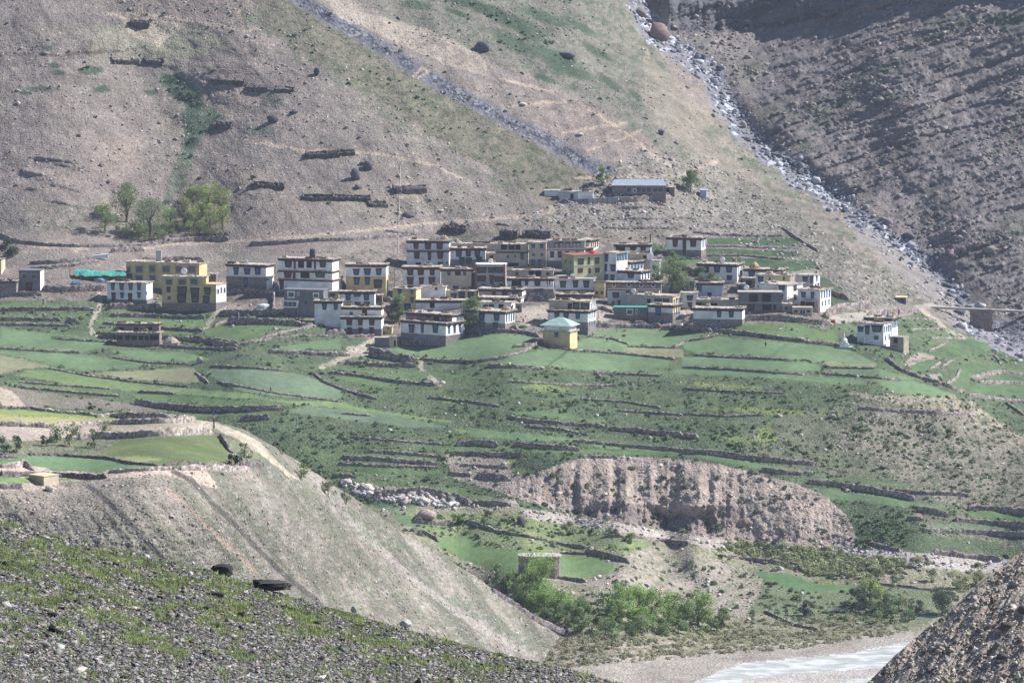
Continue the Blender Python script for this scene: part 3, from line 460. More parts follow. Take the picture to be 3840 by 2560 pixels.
# ================================================================ STONE WALLS
m_stone = mat('dry_stone', attr=True, scale=1.6, lo=.55, hi=1.35, vor=True, bump=.12, bs=2.5)
def wall(z, pts, hpx, label, name='stone_wall', cat='stone wall', grp='dry stone terrace walls', base=(.25, .215, .205), th=.8, at=main_at, seed=[100], closed=False):
    seed[0] += 1; r = np.random.RandomState(seed[0]); q = zc(z, *pts)
    L = np.r_[0, np.cumsum(np.hypot(*np.diff(q, axis=0).T))]; n = max(int(L[-1]/5.), 2); s = np.linspace(0, L[-1], n+1)
    u = np.interp(s, L, q[:, 0]); v = np.interp(s, L, q[:, 1])+hpx*.5; D = at(u, v); B = Pn(u, v, D)
    k = np.ones(5)/5; B2 = B.copy()
    if n > 8: B2[2:-2] = np.stack([np.convolve(B[:, i], k, 'valid') for i in range(3)], -1)
    B = B2; h = hpx*D/F*(1+.38*fbm(s, s*0, 26, seed=seed[0], octv=4, gain=.7))*np.clip(np.minimum(s, L[-1]-s)/12+.35, 0, 1)
    T = np.gradient(B[:, :2], axis=0); T /= np.linalg.norm(T, axis=1)[:, None]+1e-9; N = np.stack([T[:, 1], -T[:, 0]], -1)
    N *= np.where(N[:, 1] > 0, -1, 1)[:, None]; N3 = np.c_[N, np.zeros(n+1)]; Z = np.array((0, 0, 1.))
    rows = []
    for a, hh in ((.5, -.8), (.5, .12), (.44, .45), (.36, .8), (.25, 1.), (-.3, 1.0), (-.5, .3), (-.5, -.8)):
        j = r.normal(0, .09, (n+1, 3))*(0 if hh < 0 else 1); rows.append(B+N3*a*th+Z*(np.where(hh > 0, hh*h, hh)[:, None] if np.ndim(hh*h) else hh)+j)
    X = np.array(rows); m = len(rows); idx = np.arange(m*(n+1)).reshape(m, n+1)
    Fq = np.stack([idx[:-1, :-1], idx[:-1, 1:], idx[1:, 1:], idx[1:, :-1]], -1).reshape(-1, 4)
    caps = [[idx[i, e], idx[i+1, e], idx[m-2-i, e], idx[m-1-i, e]] for e in (0, n) for i in range(3)]
    c = np.array(base)*(1+r.normal(0, .28, (m, n+1, 1)))+r.normal(0, .015, (m, n+1, 3)); c = np.clip(c, .02, .6)
    o0 = X[0].mean(0); o = mk(name, X.reshape(-1, 3)-o0, np.r_[Fq, np.array(caps)], m_stone, col=c.reshape(-1, 3), loc=o0)
    return tag(o, label, cat, grp)
LT, DK = (.36, .31, .285), (.17, .145, .145)
W_ = 'low dry stone terrace wall '
WALLS = [(Z1, (0,760, 300,752, 600,750, 860,752), 36, W_+'under the uppermost left field below the grey house'), (Z1, (0,845, 250,845, 560,850), 34, W_+'in the second row from the left picture edge'), (Z1, (600,862, 730,868), 56, 'thick dark block of stone wall left of the winding footpath'), (Z1, (0,895, 400,900, 640,905), 24, W_+'with grass on top beneath the second left row'),
 (Z1, (1010,808, 1400,815, 1650,830, 1880,825), 38, W_+'below the yellow three storey house'), (Z1, (940,880, 1060,890), 28, 'short dark stone wall left of the roofless stone house'), (Z1, (1470,930, 1650,940, 1860,950), 30, 'dark stone wall right of the roofless stone house'), (Z1, (1490,1010, 1800,1030, 2200,1075), 44, 'dark stone wall running right from the earth mound'), (Z1, (1480,1095, 1800,1110, 2180,1120), 24, 'stone wall edging the field below the earth mound'),
 (Z1, (880,970, 1000,985, 1070,1000), 28, 'pale stone wall beside the winding footpath'), (Z1, (985,725, 1200,728, 1480,735), 56, 'retaining stone wall under the white house with a walled yard', ), (Z1, (385,560, 600,570, 860,560, 970,560), 60, 'long dark stone wall below the turquoise tarpaulin'), (Z1, (145,615, 380,615), 44, 'stone plinth wall under the grey concrete house at the left'), (Z1, (270,330, 500,320, 700,300, 830,275, 1000,240), 34, 'upper wall of the long double stone enclosure on the left slope'), (Z1, (270,380, 450,375, 700,345, 900,315), 26, 'lower wall of the long double stone enclosure on the left slope'),
 (Z1, (1020,215, 1170,205, 1320,205), 46, 'dark stone pen wall above the yellow guesthouse'), (Z1, (1310,295, 1430,295), 46, 'stone store wall left of the pale chimney block'), (Z1, (1480,290, 1680,285, 1860,290), 30, 'thin stone wall behind the yellow guesthouse roof'), (Z1, (0,65, 100,110, 200,135, 400,160, 600,170, 850,172, 1050,170, 1300,160), 26, 'long curving stone wall at the foot of the left mountain'), (Z1, (1290,165, 1500,130, 1800,110, 2100,105), 40, 'rough stone wall under the left tree grove'), (Z1, (1560,85, 1800,72, 2105,60), 22, 'upper straight edge of the walled terrace under the grove'),
 (Z1, (2080,575, 2350,590), 40, 'left yard wall below the white house with three blue windows'), (Z2, (150,755, 400,750, 820,770), 50, 'brown retaining wall below the white house with three blue windows'), (Z2, (60,1010, 400,1005, 830,1000, 1050,1010), 58, 'broad dark stone wall below the grassy bank'), (Z2, (170,1100, 500,1105, 800,1120, 1040,1140), 66, 'tall dark terrace wall with a white pole against it'), (Z2, (1020,1150, 1180,1150), 70, 'dark stone pen at the left foot of the white village corner house'),
 (Z2, (0,1170, 100,1120, 170,1090), 34, 'stone wall climbing beside the grey track'), (Z2, (0,1360, 150,1375, 290,1400), 56, 'dark bushy stone wall at the field corner below the track'), (Z2, (300,1380, 500,1340, 700,1270, 900,1220, 1200,1160, 1300,1150), 36, 'long stony bank wall rising towards the village'), (Z2, (520,1350, 700,1310, 1000,1280, 1350,1280), 26, 'thin stone wall above the middle field of the left village edge'), (Z2, (650,1450, 900,1470, 1200,1490, 1600,1500), 36, W_+'with white stones below the middle field'), (Z2, (1320,1240, 1560,1240), 62, 'dark stone sheep pen at the foot of the two tier white house'), (Z2, (1560,1285, 1960,1275), 34, 'yard wall in front of the two tier white house'),
 (Z3, (-60,1420, 100,1470, 300,1530, 500,1550), 44, 'dark stone wall curving round the left tip of the oval field'), (G2, (540,262, 700,280, 900,285, 1020,270, 1200,235, 1330,175), 18, 'curved dry stone wall along the lower rim of the oval field'), (Z3, (330,1355, 550,1360, 810,1350), 56, 'stone foundation wall of the large white front house'), (Z3, (1080,1225, 1350,1230, 1600,1220, 1850,1255, 1960,1290), 40, 'grey stone wall above the oval field'), (Z3, (1100,1190, 1360,1195), 36, 'dark yard wall under the leaning tree'),
 (Z3, (1810,830, 2050,830, 2150,840), 90, 'grey stone retaining wall below the white row with flag poles'), (G2, (1000,310, 1180,318, 1370,325), 22, 'dark stone wall at the left below the yellow hut fields'), (G2, (1180,180, 1350,165, 1330,130), 22, 'dark wall left of the yellow hut'), (G2, (1390,165, 1560,200, 1700,210, 2000,235, 2300,265), 14, 'field bank wall right of the yellow hut'), (G2, (1750,360, 2000,372, 2200,380), 16, 'stone wall under the lower right of the centre fields'), (G2, (1700,110, 1850,120, 1980,165), 12, 'short field bank with a figure below it'), (G2, (1980,178, 2300,188), 9, 'straight thin field bank in the centre right fields'),
 (Z4, (700,1150, 900,1160, 1180,1165, 1500,1160), 54, 'dark stone wall below the grey house with turquoise edge'), (Z4, (1180,1120, 1340,1130), 40, 'broken yard wall in the centre'), (Z4, (1500,1185, 1800,1185, 2100,1215), 44, 'grey stone wall along the upper edge of the long right field'), (Z4, (1760,1100, 1850,1060, 2000,1080), 36, 'yard wall left of the white house with pale brush roof'), (Z4, (1640,1420, 1700,1390, 1800,1340, 2000,1310, 2150,1270), 24, 'mossy stone wall rising to the village at right of centre'), (Z4, (1450,365, 1700,365, 1960,365), 24, 'stone wall below the white house with two red windows'),
 (Z5, (130,190, 400,190, 700,205, 1020,210), 18, 'stone bank between the upper dark green plots'), (Z5, (130,280, 500,280, 700,300, 900,320), 18, 'stone bank between the lower dark green plots'), (Z5, (510,890, 700,880, 900,900, 1150,920, 1350,940), 56, 'rubble bank wall below the half built houses'), (Z5, (320,1020, 600,1050, 800,1080, 1100,1120, 1430,1160), 38, 'long mossy wall ending at the white shrine'), (G3, (0,40, 200,60, 330,80, 700,120, 1070,165), 20, 'upper stone wall of the long right fields'), (G3, (80,235, 300,250, 600,265, 750,275), 13, 'field bank under the brightest right field'), (G3, (0,320, 300,335, 600,355, 820,370), 12, 'second field bank of the right fields'),
 (G3, (1000,325, 1320,330), 12, 'short bank under the brown strip of field'), (G3, (960,365, 1250,385, 1500,410), 14, 'lowest grassy bank of the right fields'), (G3, (1400,260, 1500,340, 1600,380, 1800,440, 1950,500), 26, 'dark stone wall descending along the edge of the right plateau'), (G3, (1960,505, 2100,530, 2352,560), 22, 'dark wall at the far right under a green plot'), (G3, (2040,420, 2352,430), 18, 'stone wall above the far right plot'), (G3, (2230,570, 2290,610, 2352,650), 18, 'pale broken wall at the far right edge', ),
 (Z5, (1290,850, 1450,790, 1740,760), 82, 'tall rough retaining wall above the road'), (Z5, (1700,870, 1900,830, 2200,800), 60, 'stone parapet below the road by the shed'), (G3, (1210,600, 1400,615, 1700,630, 2030,650), 20, 'lone stone wall across the dry right hillside'), (G3, (0,895, 200,905, 500,945, 700,965, 920,985), 32, 'long terrace wall above the bluff at the right'), (G3, (0,790, 110,800), 30, 'short end of terrace wall left on the scrubby slope'), (G3, (540,1025, 720,1045, 900,1052), 26, 'terrace wall just behind the bluff edge'), (G3, (860,1105, 1100,1130, 1400,1180, 1600,1225), 34, 'dark wall at the foot of the dry hillside'), (G3, (1460,1165, 1600,1185, 1960,1195), 26, 'short double wall under the dry hillside'),
 (G3, (1600,1290, 1700,1310, 1820,1335), 40, 'stone wall corner right of the green gully'), (G3, (1960,1290, 2150,1290, 2400,1320), 32, 'upper wall of the lowest right plots'), (G3, (1880,1370, 2100,1385, 2400,1410), 26, 'middle wall of the lowest right plots'), (G3, (1660,1440, 2000,1455, 2400,1475), 30, 'lowest terrace wall at the right edge'), (G2, (1150,660, 1300,690, 1500,705, 1830,730), 26, 'wall under the narrow bright strip field in the middle'), (G2, (1270,725, 1500,750, 1700,785), 16, 'thin wall below the narrow strip field'), (G2, (1840,740, 2000,755, 2352,785), 30, 'dark wall right of the narrow strip field'), (G2, (1600,825, 1900,855, 2352,890), 18, 'long low wall above the terrace over the bluff'),
 (G2, (790,850, 950,835, 1080,855), 32, 'rounded corner wall at the left of the bluff terrace'), (G2, (1190,845, 1400,865, 1640,885), 28, 'right part of the corner wall over the bluff'), (G2, (760,912, 1000,915, 1250,920), 26, 'dark wall with scrub below the strip over the bluff'), (G2, (1640,935, 1900,940), 18, 'thin wall at the top of the bluff'), (G2, (820,990, 1000,1000, 1150,1010), 12, 'small broken wall on the bare patch left of the bluff'), (G2, (740,1050, 890,1060), 28, 'left half of the gapped wall on the bare patch'), (G2, (930,1060, 1050,1070, 1150,1085), 32, 'right half of the gapped wall on the bare patch'),
 (G2, (165,898, 400,910, 720,940), 16, 'upper of three walls beside the dark scrub'), (G2, (0,938, 300,955, 660,985), 26, 'middle of three walls beside the dark scrub'), (G2, (-20,985, 300,1000, 660,1010), 14, 'lowest of three walls beside the dark scrub'), (G2, (-50,1065, 100,1070), 18, 'short dark wall above the boulder bank'), (G2, (220,1200, 400,1180, 600,1170, 750,1210, 880,1245), 50, 'broken boulder retaining wall below the lowest centre field'), (G2, (900,1250, 1050,1255, 1160,1265), 26, 'pale right end of the boulder retaining wall'),
 (M2, (240,150, 500,155, 700,170, 900,175), 34, 'stone wall under the small field left of the track'), (M2, (880,240, 1150,260, 1480,265), 40, 'thick wall under the strip right of the track'), (M2, (740,320, 1000,350, 1300,400, 1640,425), 28, 'long wall between the two thin strip fields'), (M2, (0,280, 200,295, 360,305), 18, 'pale thin wall above the big bluish field'), (M2, (620,330, 700,400, 850,460, 1000,510, 1150,545), 20, 'dark grassy bank curving round the bluish field'), (M2, (1080,150, 1200,180, 1440,215), 70, 'dark rubble wall below the stone gate'), (M2, (0,625, 200,630, 360,630), 28, 'wall at the right end of the dark green strip'),
 (M2, (0,710, 250,695), 44, 'stony wall beside the prayer flag pole'), (G1, (100,455, 300,475, 600,505, 820,520), 16, 'long grassy stone wall above the bare bank'), (G1, (930,560, 1150,590, 1400,610, 1700,605, 1950,600), 34, 'broad stony wall below the dark green strip field'), (G1, (950,492, 1200,500), 16, 'short pale stone wall above the dark green strip'), (G1, (130,425, 400,445, 760,470), 12, 'thin dark field bank above the long grassy wall'), (G1, (380,125, 560,138, 750,146), 10, 'short dark bank inside the top left field'), (G1, (0,190, 300,210, 560,220), 12, 'field bank under the top left field'),
 (G1, (330,330, 600,380, 900,420, 1300,455), 9, 'long curving bank between the pale left fields'), (G1, (1350,355, 1400,400, 1440,430), 10, 'small bank between the brownish and bluish fields'), (G1, (770,255, 1000,290, 1300,300), 10, 'dark bank under the field below the roofless stone house'), (G1, (1450,310, 1700,325, 1950,345), 14, 'pale stone wall right of the cairn'),
 (LL, (650,260, 850,280, 1050,290), 46, 'stone wall right of the big tan boulder'), (LL, (1160,262, 1300,300, 1500,370, 1800,420, 2100,490, 2352,520), 26, 'long winding stone wall above the stone hut field'), (LL, (1960,575, 2352,580), 20, 'mossy wall at the back of the stone hut field'), (LL, (620,350, 760,370, 900,460), 34, 'curving rubble wall left of the stone hut field'), (LL, (2020,810, 2352,850), 34, 'rubble wall in front of the stone hut'), (L3, (850,340, 1000,370, 1200,440), 36, 'stony bank wall right of the stone hut field'), (L3, (1000,225, 1250,235, 1500,265, 1680,290), 24, 'stone wall at the foot of the bluff debris'),
 (L3, (1960,385, 2150,415, 2400,440), 22, 'wall through the willow scrub'), (R5, (30,670, 200,680, 400,715), 28, 'dark wall among the willow scrub'), (R5, (860,840, 1100,855, 1350,890), 18, 'low stone wall behind the dark bushes'), (R5, (130,1040, 230,1090, 340,1140, 530,1180), 20, 'short dark wall running down to the river flat'), (R5, (890,545, 1000,570, 1120,605), 16, 'dark bank at the foot of the green gully'), (R5, (1350,610, 1600,640, 1850,665), 38, 'reddish eroded bank below the lowest right terraces'), (R5, (1160,370, 1280,370), 26, 'small curved wall inside the green gully'),
 (Z6, (1000,475, 1200,455, 1620,440), 56, 'stone terrace wall in front of the school'), (Z6, (700,600, 840,590), 20, 'small rubble wall on the slope under the grey fence'), (Z6, (1000,690, 1300,680, 1560,690), 22, 'pale rubble wall on the stony slope above the village'), (Z2, (430,195, 800,180, 1200,150, 1700,140, 2000,110, 2190,95), 40, 'long dark stone wall along the track above the village'), (Z2, (2190,105, 2330,90), 24, 'right end of the wall along the track'), (Z3, (150,40, 300,65, 500,80), 22, 'stub of dark wall above the tall white house'),
 (Z5, (870,0, 980,90, 1100,160, 1230,240), 26, 'dark diagonal wall down the right slope'), (Z3, (1450,-40, 1600,-20), 24, 'low wall right on the stony slope behind the village'), (Z5, (1150,980, 1350,985), 16, 'small wall by the straw coloured patch'), (Z3, (1540,960, 1600,1100, 1700,1200), 50, 'dark yard wall right of the slotted end wall'), (Z3, (560,830, 700,835, 840,835), 40, 'rubble wall under the low white wing'), (Z3, (1600,1190, 1700,1185), 60, 'grimy pen wall beside the sandy lane'), (Z4, (740,950, 840,960, 940,1000), 40, 'pale yard wall left of the grey shed with the turquoise edge'), (Z4, (250,800, 450,805, 700,800), 60, 'grimy wall under the white house with three green windows'), (Z4, (1400,370, 1500,350, 1560,340), 40, 'brushy wall left of the lone white house with the red door'), (Z4, (1750,470, 1850,500, 1920,560), 60, 'dark yard wall between the willow and the dish house'), (Z4, (1760,820, 1900,970, 2060,1000), 30, 'low wall behind the sandy lane'), (Z5, (310,720, 400,730, 440,700), 40, 'rough wall behind the pale roofed gallery house'), (Z5, (860,760, 960,770), 60, 'rubble pen right of the concrete frame house'), (Z5, (1350,640, 1450,680, 1520,700), 50, 'dark scrubby wall right of the slotted white house'), (Z2, (700,760, 720,860, 700,960), 60, 'dark stone stair wall left of the grey concrete house'), (Z2, (1420,620, 1500,640, 1560,700), 60, 'yard wall between the red banded and the two tone house'), (Z2, (1900,820, 2000,850, 2100,860), 60, 'stone wall left of the mustard yellow house'), (Z2, (700,640, 760,700), 60, 'dark wall in the gap left of the red banded house'), (Z6, (280,470, 420,480), 50, 'low dark wall before the upper white shed'), (Z6, (1000,560, 1300,550, 1600,560), 24, 'crumbling terrace edge under the school'), (Z6, (900,790, 1100,800, 1400,790, 1700,800), 30, 'long rubble terrace edge above the top row of houses'), (Z6, (1500,680, 1700,660, 1900,690), 26, 'rubble terrace edge on the stony slope right of centre'), (Z5, (0,50, 200,70, 500,85, 900,90), 26, 'rubble wall along the top of the dark green plots'), (R4, (1550,525, 1600,495, 1645,465), 16, 'short curved stone bank on the far right green slope'), (R4, (1650,510, 1700,470, 1750,440), 14, 'second curved stone bank on the far right green slope'), (R4, (1690,650, 1780,600, 1812,520), 18, 'curving pale stone bank above the far right plots'), (R4, (1905,605, 2040,570, 2165,542), 20, 'pale stone wall rising across the far right plots'), (R4, (2165,542, 2250,560, 2352,575, 2500,590), 18, 'dark wall continuing to the far right edge'), (R4, (2040,400, 2120,425, 2152,485), 14, 'small hooked wall high on the far right slope'), (R4, (1380,190, 1550,180, 1700,185), 14, 'pale stone bank right of the isolated white house'), (R4, (1560,262, 1700,255, 1820,268), 14, 'dark bank above the first far right plot'), (R4, (1360,500, 1440,460, 1510,430), 18, 'rough bank right of the brown outbuilding'), (R4, (1300,90, 1450,100, 1600,110), 12, 'grassy bank behind the isolated white house'), (R4, (1540,370, 1620,340, 1720,280), 12, 'thin bank along the upper far right plot'), (G2, (0,640, 200,655), 10, 'short stony edge above the lower bluish strip'), (G3, (-700,540, -400,560, -150,600), 14, 'faint terrace edge in the middle of the green scrub'), (G2, (1150,420, 1500,440, 1900,450), 12, 'faint mossy terrace line below the centre fields'), (G2, (600,530, 900,560, 1100,590), 14, 'overgrown terrace line beside the yellow green patch'), (G2, (1900,620, 2352,650), 12, 'overgrown terrace line right of the strip field'), (G3, (0,640, 300,660, 560,650), 12, 'overgrown bank under the bright grass streak'), (G3, (0,470, 350,490, 700,500), 12, 'overgrown bank below the long right fields'), (G2, (60,800, 400,830, 700,850), 12, 'overgrown bank in the dark scrub above the three walls'), (G1, (1500,420, 1900,500, 2352,560), 8, 'thin bank under the bluish field')]
for t in WALLS: wall(t[0], t[1], t[2]*(1/t[0][2] if t[0][2] > 1 else 1)*1.0, t[3])
# walls of the near spur
for z, pts, h, lab, c in [(S, (0,430, 300,440, 560,475, 800,490, 900,505), 24, 'light stone wall behind the yellow field of the near plateau', LT), (S, (880,510, 1200,495, 1500,510, 1800,530), 34, 'thick stone wall at the back edge of the near plateau', LT), (S, (0,580, 300,590, 500,600, 650,590, 900,575, 1300,560, 1790,545), 46, 'stone wall below the yellow field of the near plateau', LT), (S, (720,700, 900,690, 1100,690, 1500,660, 1950,650), 62, 'broad rough stone wall above the dark meadow', LT),
        (S, (2020,680, 2060,740, 2120,830), 40, 'short steep wall at the right end of the dark meadow', DK), (S, (270,860, 500,865, 800,885, 1000,895, 1200,940, 1450,960), 24, 'thin dark wall between the plateau crop and the meadow', DK), (S, (-200,880, 160,885), 20, 'short dark wall at the left of the plateau crop', DK), (S, (1500,960, 1700,935, 1900,955), 26, 'dark wall under the dark meadow', DK), (S, (1650,985, 2000,985, 2300,1000), 46, 'pale rubble wall along the rim of the near plateau', LT), (S, (0,1035, 300,1045, 600,1050, 850,1070, 980,1060), 46, 'dark stone wall above the yellow shed', DK),
        (S, (-200,1150, 200,1155), 44, 'short dark wall at the left of the yellow shed', DK), (S, (2210,950, 2350,940, 2410,935), 54, 'stone pen wall beside the dark bush', DK), (S, (0,960, 120,965, 220,945, 300,990), 50, 'heap like pale rubble wall above the shed', LT), (S, (1000,1020, 1300,1000, 1600,990), 30, 'pale rubble wall in the middle of the plateau rim', LT),
        (LL, (1420,930, 1600,1040, 1800,1180, 2050,1310, 2300,1400), 30, 'long dark wall between the scree slope and the willow grove', DK)]:
    wall(z, pts, h/z[2], lab, base=c, at=spur.at)
# ---- stone pens on the mountain
def pen(x0, x1, y, h, label, dep=2.6, tilt=0, name='stone_pen', cat='stone pen', grp='stone pens on the mountainside', c=(.10, .088, .09)):
    a = [float(t) for t in Pn(x0, y, main_at(x0, y))]; b = [float(t) for t in Pn(x1, y+tilt, main_at(x1, y+tilt))]
    A = np.array(a); B = np.array(b); W = np.linalg.norm((B-A)[:2]); hm = h*a[1]/F; d = (B-A)/W; nn = np.array((-d[1], d[0], .0))
    r = np.random.RandomState(int(x0)); V = []; Fc = []; cs = []
    def seg(P0, P1, th, hh):
        n = max(int(np.linalg.norm(P1-P0)/.5), 2); t = np.linspace(0, 1, n+1)[:, None]; C = P0+(P1-P0)*t; dd = (P1-P0)/np.linalg.norm(P1-P0); m_ = np.array((-dd[1], dd[0], 0)); H = hh*(1+.12*r.randn(n+1, 1))
        R_ = [C-m_*th-[0, 0, 2], C-m_*th+[0, 0, .5*1]*H, C-m_*th*.8+[0, 0, 1]*H, C+m_*th*.8+[0, 0, 1]*H, C+m_*th-[0, 0, 2]]
        X = np.array(R_)+r.normal(0, .07, (5, n+1, 3)); k = sum(len(q) for q in V); idx = k+np.arange(5*(n+1)).reshape(5, n+1); V.append(X.reshape(-1, 3))
        Fc.append(np.stack([idx[:-1, :-1], idx[:-1, 1:], idx[1:, 1:], idx[1:, :-1]], -1).reshape(-1, 4)); Fc.append(np.array([[idx[0, e], idx[1, e], idx[2, e], idx[4, e]] for e in (0, n)])); cs.append(np.clip(np.array(c)*(1+.3*r.randn(5*(n+1), 1)), .02, .5)+np.zeros(3))
    up = np.array((0, 0, dep*.45)); seg(A, B, .45, hm); seg(A+nn*dep+up, B+nn*dep+up, .4, hm*.6); seg(A+nn*.4, A+nn*dep+up, .4, hm*.8); seg(B+nn*.4, B+nn*dep+up, .4, hm*.8)
    V = np.concatenate(V); o = mk(name, V-A, np.concatenate(Fc), m_stone, col=np.concatenate(cs), loc=A); return tag(o, label, cat, grp)
for x0, x1, y, h, tl, lab in ((1150, 1272, 595, 20, -6, 'long dark stone pen left of the boulder group'), (1270, 1330, 582, 13, 0, 'short pen joined to the right of the long dark pen'), (943, 1062, 706, 20, 8, 'dark stone pen above the track left of centre'), (1134, 1250, 748, 12, 3, 'low thin pen in the row below the boulders'), (1250, 1388, 752, 17, 6, 'dark pen at the right of the thin row'), (1390, 1452, 776, 14, 0, 'small pen below the row of pens'), (1483, 1600, 725, 22, -4, 'dark pen crossed by the white water pipe'),
     (793, 912, 312, 16, 8, 'uppermost long pen on the left ridge'), (922, 1000, 338, 13, 4, 'small pen right of the uppermost pen'), (1032, 1098, 343, 11, 4, 'rightmost pen of the high row'), (796, 860, 480, 18, 4, 'short leaning pen in the gully'), (490, 556, 100, 22, 6, 'grey square stone hut ruin high on the left'), (1655, 1742, 870, 20, 3, 'oval dark pen above the tall white house'), (1874, 1935, 895, 28, 3, 'dark stone heap pen behind the beige houses'), (1960, 2060, 890, 20, 5, 'long stone heap behind the beige houses'), (425, 520, 238, 14, 2, 'pale ruined pen on the grassy ledge'), (540, 610, 240, 16, 3, 'ruined pen beside the grassy ledge')):
    pen(x0, x1, y, h, lab, tilt=tl)
# ================================================================ HOUSES
WM = {}
def wmat(k, c, lo=.86, hi=1.08, sc=.7): WM[k] = mat(k, c, scale=sc, lo=lo, hi=hi, bump=.05, bs=2., scale2=.25)
wmat('whitewash', (.80, .79, .78), .82, 1.06, .45); wmat('sunlit_whitewash', (.90, .89, .87), .9, 1.04); wmat('cream', (.62, .54, .39)); wmat('beige_plaster', (.47, .41, .34)); wmat('yellow_plaster', (.56, .46, .26)); wmat('pale_yellow', (.70, .58, .32))  # brighter whitewash is the sunlit copy for end walls; pale_yellow too on yellow houses
wmat('cement', (.19, .19, .205)); wmat('grey_plaster', (.36, .35, .35)); wmat('grimy_stone', (.23, .21, .21), .6, 1.3, 1.5); wmat('brown_stone', (.24, .195, .18), .55, 1.35, 1.6); wmat('pink_plaster', (.56, .50, .52)); wmat('blue_plaster', (.40, .46, .54)); wmat('mint_plaster', (.50, .58, .55)); wmat('shaded_plaster', (.40, .38, .22)); wmat('mud', (.40, .335, .28), .7, 1.25, 1.2)  # the olive tone is a shaded copy of the yellow and cream walls
m_roof = mat('mud_roof', (.47, .42, .36), scale=1.2, lo=.7, hi=1.25, bump=.08, bs=3); m_brush = mat('brushwood', (.105, .075, .068), scale=2.5, lo=.5, hi=1.5, bump=.15, bs=6); m_frz = mat('red_frieze', (.12, .042, .04), scale=1., lo=.7, hi=1.2)
m_dk = mat('dark_surround', (.05, .032, .035), scale=1, lo=.8, hi=1.2); m_gl = mat('window_glass', (.05, .06, .075), scale=1, rough=.25, spec=.5); m_blue = mat('blue_wood', (.06, .19, .34), scale=2); m_grn = mat('green_wood', (.05, .19, .16), scale=2); m_brn = mat('brown_wood', (.13, .065, .05), scale=2)
m_blk = mat('black_paint', (.025, .025, .03)); m_trim = mat('mint_trim', (.32, .60, .50)); m_wht = mat('white_paint', (.78, .78, .78)); m_tarp = mat('turquoise_tarp', (.08, .33, .28), scale=1.2, lo=.8, hi=1.2, bump=.1); m_red = mat('red_paint', (.38, .05, .045)); m_brick = mat('red_brick', (.30, .13, .09)); m_dark = mat('opening_shade', (.035, .03, .03))
m_yel = mat('yellow_cloth', (.75, .6, .05)); m_bcl = mat('blue_cloth', (.07, .16, .5)); m_rcl = mat('red_cloth', (.55, .06, .05)); m_wcl = mat('white_cloth', (.8, .8, .8)); m_gcl = mat('green_cloth', (.05, .35, .12)); m_wood = mat('weathered_wood', (.20, .16, .13)); m_hay = mat('hay', (.50, .38, .22), scale=3, lo=.6, hi=1.3, bump=.2, bs=5); m_hay2 = mat('old_fodder', (.27, .20, .13), scale=3, lo=.6, hi=1.3, bump=.2, bs=5); m_tin = mat('blue_grey_tin', (.30, .35, .41), scale=1, rough=.45, spec=.4); m_gtin = mat('pale_green_tin', (.40, .56, .50), scale=.8, lo=.75, hi=1.15, rough=.5)
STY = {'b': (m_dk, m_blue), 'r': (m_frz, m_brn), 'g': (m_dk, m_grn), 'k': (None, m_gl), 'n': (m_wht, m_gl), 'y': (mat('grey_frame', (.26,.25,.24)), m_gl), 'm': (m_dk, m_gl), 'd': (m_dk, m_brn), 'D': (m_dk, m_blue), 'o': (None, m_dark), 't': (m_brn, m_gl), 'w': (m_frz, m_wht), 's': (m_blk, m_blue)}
ro = random.Random(77)
def opening(parent, x, y, z, w, h, sty, side, H):
    w *= ro.uniform(.86, 1.12); h *= ro.uniform(.88, 1.08); x += ro.uniform(-.12, .12)*(not side)
    su, pa = STY[sty]; door = sty in 'dDo' and h > 1.9
    nm = 'door' if sty in 'dD' else ('opening' if sty == 'o' else 'window')
    rz = math.pi/2 if side else 0; loc = (x+(.0 if side else 0), y, z)
    if su is None:
        if sty == 'o': return MB().box(-w/2, w/2, -.03, .3, 0, h).build(nm, pa, parent, loc, rz)  # solid dark slab: the shade inside the hollow is put into its colour
        o = MB().box(-w/2, w/2, -.05, .25, 0, h).build(nm, mat('grey_wood', (.22, .2, .19)), parent, loc, rz)
        MB().box(-w*.36, w*.36, -.08, .2, h*.12, h*.86).build('glass', pa, o); return o
    m = MB(); a = w*.60; b = w*.44 if sty in 'bgrds' else w*.5
    e = h*.14
    m.hexa([(-b, -.07, -e*.9), (b, -.07, -e*.9), (b, .25, -e*.9), (-b, .25, -e*.9), (-a, -.07, h+e), (a, -.07, h+e), (a, .25, h+e), (-a, .25, h+e)])
    if sty in 'brgsw' and w > .9: m.box(-a-.12, a+.12, -.3, 0, h+e, h+e+.16)
    o = m.build(nm, su, parent, loc, rz)
    if pa is m_gl: 
        k = max(1, int(w/1.3)); g = MB()
        for i in range(k): g.box(-w*.42+i*w*.84/k+.06, -w*.42+(i+1)*w*.84/k-.06, -.10, 0, h*.10, h*.9)
        g.build('glass', m_gl, o)
    else:
        fm = MB(); fm.box(-w*.36, w*.36, -.11, 0, h*.04, h*.93); fo = fm.build('frame' if nm == 'window' else 'panel', pa, o)
        if nm == 'window' and w > 1.0:
            g = MB()
            for s in (-1, 1): g.box(s*w*.17-w*.08, s*w*.17+w*.08, -.14, -.08, h*.14, h*.82)
            g.build('glass', m_gl, o)
    return o
